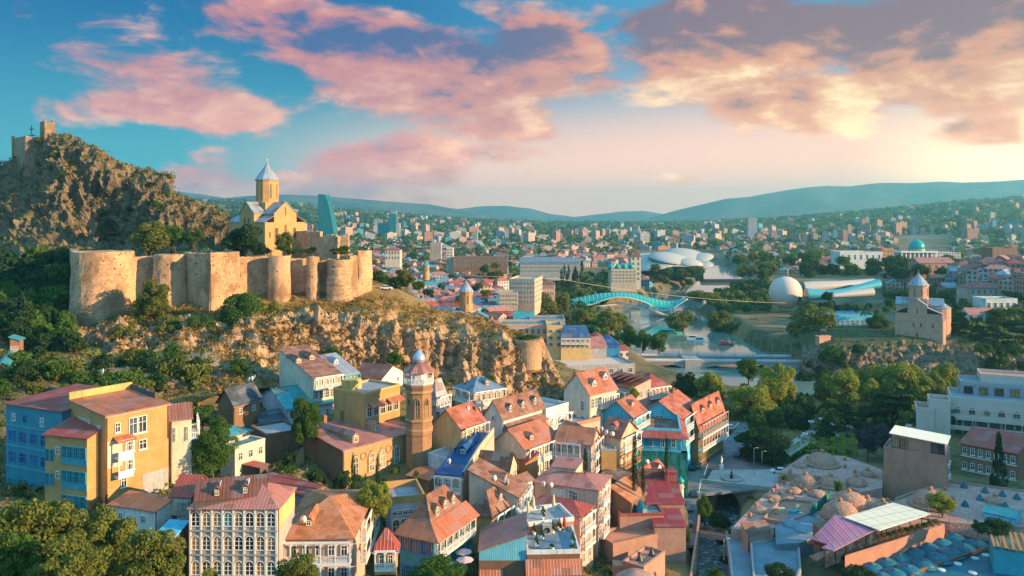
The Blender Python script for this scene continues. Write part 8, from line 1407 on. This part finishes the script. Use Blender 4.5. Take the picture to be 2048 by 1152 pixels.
for (px,tp_,bt_,hw,Y,kd,mt,lod,lb) in TL: tree(px, tp_, bt_, hw, Y, kd, mt, lb, None, lod)
# smaller trees by areas; each is its own object
def scatter(n, box, Yf, hpx, kind, mat, label, group, lod=2, zf=None, parts=False, asp=.52, cat='tree'):
    for k in range(n):
        px = random.uniform(box[0], box[1]); py = random.uniform(box[2], box[3]); Y = Yf(px, py); h = random.uniform(*hpx); kd = random.choice(kind) if isinstance(kind, tuple) else kind; mt = random.choice(mat) if isinstance(mat, tuple) else mat
        tree(px, py - h, py, h * asp * random.uniform(.8, 1.2), Y, kd, mt, label, group, lod, parts=parts, name='small_tree' if cat == 'tree' else 'shrub', cat=cat)
YS = np.geomspace(70, 900, 260)
def hit(px, py):
    zz_ = gz((px - 1024) / FOC * YS, YS, False); k = np.argmax(zz_ >= CAMZ - (py - HZ) / FOC * YS); return float(YS[k]) if k > 0 else 200.0
def onz(z): return lambda px, py: (CAMZ - z) * FOC / (py - HZ)
scatter(64, (0, 148, 545, 720), lambda px, py: 312 - (py - 545) * .48, (40, 75), ('cone', 'broad', 'broad'), ('leaf_dark', 'leaf_dark', 'leaf_green'), 'dark tree in the shaded valley left of the fortress', 'dark trees in the shaded valley', 2, asp=.4)  # mostly dark leaves, so the valley's shade is put into their colour
scatter(44, (1610, 2048, 535, 562), lambda px, py: 800 - (py - 535) * 4.5, (22, 38), 'broad', ('leaf_dark', 'leaf_green', 'leaf_dark'), 'dark tree on the wooded slope behind the trumpet halls', 'trees on the wooded slope', 2)
scatter(22, (1600, 2048, 600, 650), lambda px, py: 520 - (py - 600) * 1.2, (16, 28), ('broad', 'cone'), ('leaf_dark', 'leaf_green'), 'tree on the bank around the cliff church', 'trees around the cliff church', 2)
scatter(26, (1470, 1640, 520, 560), lambda px, py: 900 - (py - 520) * 4, (16, 28), 'broad', ('leaf_olive', 'leaf_green'), 'riverside tree behind the balloon', 'riverside trees behind the balloon', 2)
scatter(16, (1420, 1560, 590, 640), onz(0), (14, 22), 'broad', ('leaf_olive', 'leaf_green', 'leaf_dark'), 'small tree on the lawns of the riverside park', 'small trees in the riverside park', 2)
scatter(12, (1120, 1165, 545, 580), lambda px, py: 660, (18, 26), 'cypress', 'leaf_dark', 'dark cypress in the row behind the footbridge', 'row of cypresses behind the footbridge', 2, asp=.22)
scatter(14, (1300, 1400, 548, 575), lambda px, py: 800, (16, 26), 'broad', ('leaf_olive', 'leaf_green'), 'tree in front of the petal hall', 'trees in front of the petal hall', 2)
scatter(22, (745, 1000, 520, 610), lambda px, py: 900 - (py - 510) * 4.6, (12, 26), 'broad', ('leaf_green', 'leaf_dark', 'leaf_olive'), 'tree between the old town roofs right of the fortress', 'trees of the old town', 2)
scatter(14, (745, 850, 562, 590), lambda px, py: 325, (14, 30), 'broad', ('leaf_green', 'leaf_olive'), 'tree on the bluff beside the fortress car park', 'trees beside the fortress car park', 2)
scatter(16, (1600, 1720, 700, 800), lambda px, py: 392, (18, 34), 'bush', ('leaf_dark', 'leaf_green'), 'shrub on the river cliff below the statue', 'shrubs on the river cliff', 2, cat='shrub')
scatter(10, (1940, 2048, 700, 770), lambda px, py: 388, (20, 34), 'bush', ('leaf_dark', 'leaf_green'), 'dark shrub on the shaded end of the river cliff', 'shrubs on the shaded end of the river cliff', 2, cat='shrub')
scatter(16, (1400, 1480, 1020, 1150), onz(-3), (14, 22), 'bush', ('leaf_green', 'leaf_dark'), 'low shrub along the banks of the stream', 'shrubs along the stream', 2, cat='shrub')
scatter(14, (1590, 1700, 795, 850), onz(0), (14, 26), ('broad', 'cone'), ('leaf_dark', 'leaf_green'), 'dark tree on the far side of the formal garden', 'trees around the formal garden', 2)
scatter(16, (1900, 2048, 760, 780), lambda px, py: 300, (14, 24), 'broad', ('leaf_yellow', 'leaf_green'), 'treetop behind the hotel terraces', 'treetops behind the hotel', 2)
scatter(12, (560, 690, 500, 512), lambda px, py: 284, (10, 16), 'bush', ('leaf_olive', 'leaf_green', 'leaf_dark'), 'low shrub in the church yard behind the fortress wall', 'shrubs in the church yard', 2, asp=1.0, cat='shrub')
scatter(30, (620, 1130, 760, 830), lambda px, py: 226 - (py - 760) * .25, (10, 20), 'bush', ('leaf_green', 'leaf_olive'), 'shrub at the foot of the cliff', 'shrubs at the foot of the cliff', 2, cat='shrub')
scatter(26, (340, 860, 790, 960), hit, (10, 20), 'bush', ('leaf_green', 'leaf_dark'), 'bush in the gaps between the old town houses', 'bushes between the houses', 2, cat='bush')
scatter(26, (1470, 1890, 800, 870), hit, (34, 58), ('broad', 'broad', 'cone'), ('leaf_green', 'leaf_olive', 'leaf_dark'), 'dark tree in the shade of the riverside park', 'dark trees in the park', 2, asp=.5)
scatter(14, (1620, 1900, 790, 822), lambda px, py: 318, (50, 78), 'plane', ('leaf_yellow', 'leaf_yellow', 'leaf_olive'), 'bright plane tree filling the back row under the cliff', 'plane trees of the back row', 1, asp=.46)
scatter(44, (0, 430, 725, 805), hit, (26, 56), ('broad', 'bush'), ('leaf_green', 'leaf_olive', 'leaf_dark'), 'bushy tree on the slope below the fortress', 'bushy trees below the fortress', 2, asp=.55)
for k in range(34):
    p = CRAG[random.randint(6, 60), random.randint(70, 235)]; o = link('shrub', crown('bush', random.choice(('leaf_green', 'leaf_olive', 'leaf_dark')), 2, k % 3)); s = random.uniform(1.2, 3.0); o.location = p; o.scale = (s, s, s * .7); tag(o, 'green shrub clinging to the rocky crag', 'shrub', 'shrubs on the crag')
scatter(16, (690, 840, 945, 1000), lambda px, py: 158, (12, 22), ('bush', 'broad'), ('leaf_green', 'leaf_olive'), 'garden shrub on the bank in front of the mosque', 'shrubs in front of the mosque', 2, cat='shrub')
scatter(14, (430, 640, 860, 1000), hit, (16, 34), ('broad', 'bush'), ('leaf_green', 'leaf_dark'), 'bushy tree in the yards left of the mosque', 'trees in the yards left of the mosque', 2)
scatter(14, (0, 330, 960, 1010), hit, (14, 24), 'bush', ('leaf_green', 'leaf_dark'), 'bush on the bank below the tenements', 'bushes below the tenements', 2, cat='bush')
# formal garden hedges and topiary
hg = []
def hedge(a, c, z, wd, hh, label, mat='leaf_yellow'):
    z = gz1(*G(*a, z).xy) + .05; p, q = G(*a, z), G(*c, z); L_ = (q - p).length; n = int(L_ * 26); rg = np.random.default_rng(len(hg)); hg.append(1)
    u = rg.uniform(0, L_, n); s = rg.integers(0, 3, n); y = np.where(s == 0, -wd / 2, np.where(s == 1, wd / 2, rg.uniform(-wd / 2, wd / 2, n))); zz = np.where(s == 2, hh, rg.uniform(0, hh, n)); P = np.stack([u, y, zz], -1) + rg.normal(0, .06, (n, 3)); v = rg.normal(size=(n, 3, 2)); t1 = v[..., 0]; t1 /= np.linalg.norm(t1, axis=1, keepdims=True); t2 = np.cross(t1, v[..., 1]); t2 /= np.linalg.norm(t2, axis=1, keepdims=True)
    Q = np.stack([P - t1 * .2, P - t2 * .16, P + t1 * .2, P + t2 * .16], 1).reshape(-1, 3); me = bpy.data.meshes.new('hedge'); me.from_pydata(Q.tolist(), [], np.arange(4 * n).reshape(-1, 4).tolist()); me.materials.append(MAT[mat]); o = link('hedge', me); o.location = p; o.rotation_euler = (0, 0, math.atan2(q.y - p.y, q.x - p.x)); tag(o, label, 'hedge', 'clipped hedges of the formal garden')
hedge((1545,925),(1612,885),.4,1.4,1.2,'long bright hedge along the park edge beside the path'); hedge((1566,930),(1625,893),.4,1.2,1.1,'second hedge parallel to the path by the bath dome')
for k in range(9): hedge((1612 + k * 4, 905 - k * 6.5), (1700 + k * 3, 917 - k * 6.5), .4, .9, .8, 'low yellow-green box hedge in the rows of the formal garden')
for k in range(5): hedge((1625 + k * 20, 870), (1618 + k * 24, 912), .4, .9, .8, 'low box hedge running across the rows of the formal garden')
for k in range(22):
    a, c = (1585 + (k % 6) * 7, 920 - (k % 6) * 5) if k < 6 else (random.uniform(1615, 1710), random.uniform(862, 915)); p = G(a, c, .4); o = link('topiary', crown('bush', 'leaf_dark' if k < 6 else 'leaf_green', 2, k % 3)); o.location = p + Vector((0, 0, .7)); o.scale = (.95, .95, .9); tag(o, 'clipped dark shrub in the row along the garden path' if k < 6 else 'round clipped shrub among the hedges of the formal garden', 'shrub', 'row of shrubs along the garden path' if k < 6 else 'round clipped shrubs of the formal garden')
# ground cover that nobody could count
def cover(name, grid, cond, n, size, mats, seed, up=.9):
    rg = np.random.default_rng(seed); nr, nc, _ = grid.shape; F = []; mi = []
    du = np.gradient(grid, axis=1); dv = np.gradient(grid, axis=0); N = np.cross(du, dv); N /= (np.linalg.norm(N, axis=2, keepdims=True) + 1e-9); N *= np.where(N[..., 2:3] < 0, -1, 1)
    J = rg.integers(0, nr - 1, n * 3); I = rg.integers(0, nc - 1, n * 3); keep = cond(grid[J, I], N[J, I], rg.random(n * 3)); J, I = J[keep][:n], I[keep][:n]
    P = grid[J, I] + rg.uniform(0, 1, (len(J), 1)) * (grid[J, I + 1] - grid[J, I]) + rg.uniform(0, 1, (len(J), 1)) * (grid[J + 1, I] - grid[J, I])
    k = 9; P = np.repeat(P, k, 0) + rg.normal(0, 1, (len(P) * k, 3)) * np.array([.5, .5, .22]) * np.repeat(size * rg.uniform(.5, 1.6, (len(P), 1)), k, 0) * 1.5; P[:, 2] += size * .4
    t1 = rg.normal(size=P.shape); t1 /= np.linalg.norm(t1, axis=1, keepdims=True); t2 = np.cross(t1, rg.normal(size=P.shape)); t2 /= np.linalg.norm(t2, axis=1, keepdims=True); s = size * rg.uniform(.25, .6, (len(P), 1))
    Q = np.stack([P - t1 * s, P - t2 * s * .6, P + t1 * s, P + t2 * s * .6], 1).reshape(-1, 3); m_ = np.repeat(rg.integers(0, len(mats), len(J)), k)
    me = bpy.data.meshes.new(name); nq = len(P); me.vertices.add(4 * nq); me.vertices.foreach_set('co', Q.ravel()); me.loops.add(4 * nq); me.loops.foreach_set('vertex_index', np.arange(4 * nq, dtype=np.int32)); me.polygons.add(nq); me.polygons.foreach_set('loop_start', np.arange(0, 4 * nq, 4, dtype=np.int32)); me.update(calc_edges=True)
    for mm in mats: me.materials.append(MAT[mm])
    me.polygons.foreach_set('material_index', m_.astype(np.int32)); tag(link(name, me), kind='stuff')
cover('dry_scrub', MAIN, lambda p, n, r: (n[:, 2] > .72) & (p[:, 1] < 284), 8000, .75, ['dry_grass', 'dry_grass', 'scrub', 'scrub', 'dry_grass'], 3)
cover('crag_scrub', CRAG, lambda p, n, r: (n[:, 2] > .55) & (r < .7), 1800, 1.0, ['scrub', 'leaf_olive', 'dry_grass', 'leaf_dark'], 4)
cover('cliff_scrub', METR, lambda p, n, r: (n[:, 2] > .3) & (r < .6), 900, 1.0, ['leaf_green', 'scrub', 'leaf_dark'], 5)
Lg = np.stack([xx, yy, zz], -1)[(rows > 60) & (rows < 330)]
cover('undergrowth', Lg, lambda p, n, r: (np.abs(p[:, 0] / p[:, 1]) < .72) & ((p[:, 0] < 30) | (p[:, 1] > 255)) & (p[:, 2] > -5) & (r < .9), 9000, 1.0, ['leaf_green', 'scrub', 'leaf_dark', 'leaf_olive', 'dry_grass'], 6)
# far woods: small crowns between the houses
rg = np.random.default_rng(8); pts = []; Yr = 420.0
while Yr < 5200:
    for k in range(270):
        px = rg.uniform(-60, 2110); Y = Yr * rg.uniform(.98, 1.03); X = (px - 1024) / FOC * Y
        if px < 760 and Y < 800: continue
        pts.append((X, Y, px))
    Yr *= 1.045
pts += [(u * Y / FOC, Y, u + 1024) for u, Y in zip(rg.uniform(590, 1090, 900), rg.uniform(640, 860, 900))] + [(u * Y / FOC, Y, u + 1024) for u, Y in zip(rg.uniform(850, 1090, 220), rg.uniform(415, 600, 220))] + [(u * Y / FOC, Y, u + 1024) for u, Y in zip(rg.uniform(350, 600, 260), rg.uniform(560, 860, 260))]
pts = np.array(pts); zz_t = gz(pts[:, 0], pts[:, 1], False); py_t = HZ + (CAMZ - zz_t) / pts[:, 1] * FOC
keep = (segdist(pts[:, 0], pts[:, 1], RIV) > 6)
for (a, b_, c, d_) in [(1270,1440,500,552),(1540,1610,550,700),(1590,1770,552,615),(1780,1905,470,535),(1040,1285,512,548),(1015,1110,555,612)]: keep &= ~((pts[:, 2] > a) & (pts[:, 2] < b_) & (py_t > c) & (py_t < d_))
keep &= ~((pts[:, 1] < 600) & (pts[:, 2] > 1250) & (pts[:, 2] < 1860)); pts = pts[keep]; zz_t = zz_t[keep]; n = len(pts); k = 44; r_ = np.clip(pts[:, 1] * .0036, 2.2, 14) * rg.uniform(.7, 1.5, n)
v = rg.normal(size=(n, k, 3)); v /= np.linalg.norm(v, axis=2, keepdims=True); P = np.stack([pts[:, 0], pts[:, 1], zz_t + r_ * .9], -1)[:, None] + v * (r_[:, None, None] * rg.uniform(.6, 1.05, (n, k, 1))) * np.array([1.15, 1.15, .95]); P = P.reshape(-1, 3); nr_ = v.reshape(-1, 3) + rg.normal(0, .4, (n * k, 3)); nr_ /= np.linalg.norm(nr_, axis=1, keepdims=True); t1 = np.cross(nr_, rg.normal(size=P.shape)); t1 /= np.linalg.norm(t1, axis=1, keepdims=True); t2 = np.cross(nr_, t1); s = np.repeat(r_ * .42, k)[:, None] * rg.uniform(.6, 1.3, (n * k, 1))
Q = np.stack([P - t1 * s, P - t2 * s * .7, P + t1 * s, P + t2 * s * .7], 1).reshape(-1, 3); nq = n * k; me = bpy.data.meshes.new('far_woods'); me.vertices.add(4 * nq); me.vertices.foreach_set('co', Q.ravel()); me.loops.add(4 * nq); me.loops.foreach_set('vertex_index', np.arange(4 * nq, dtype=np.int32)); me.polygons.add(nq); me.polygons.foreach_set('loop_start', np.arange(0, 4 * nq, 4, dtype=np.int32)); me.update(calc_edges=True)
for mm in ('leaf_green', 'leaf_dark', 'leaf_olive'): me.materials.append(MAT[mm])
me.polygons.foreach_set('material_index', np.repeat(rg.integers(0, 3, n), k).astype(np.int32)); tag(link('far_woods', me), kind='stuff')
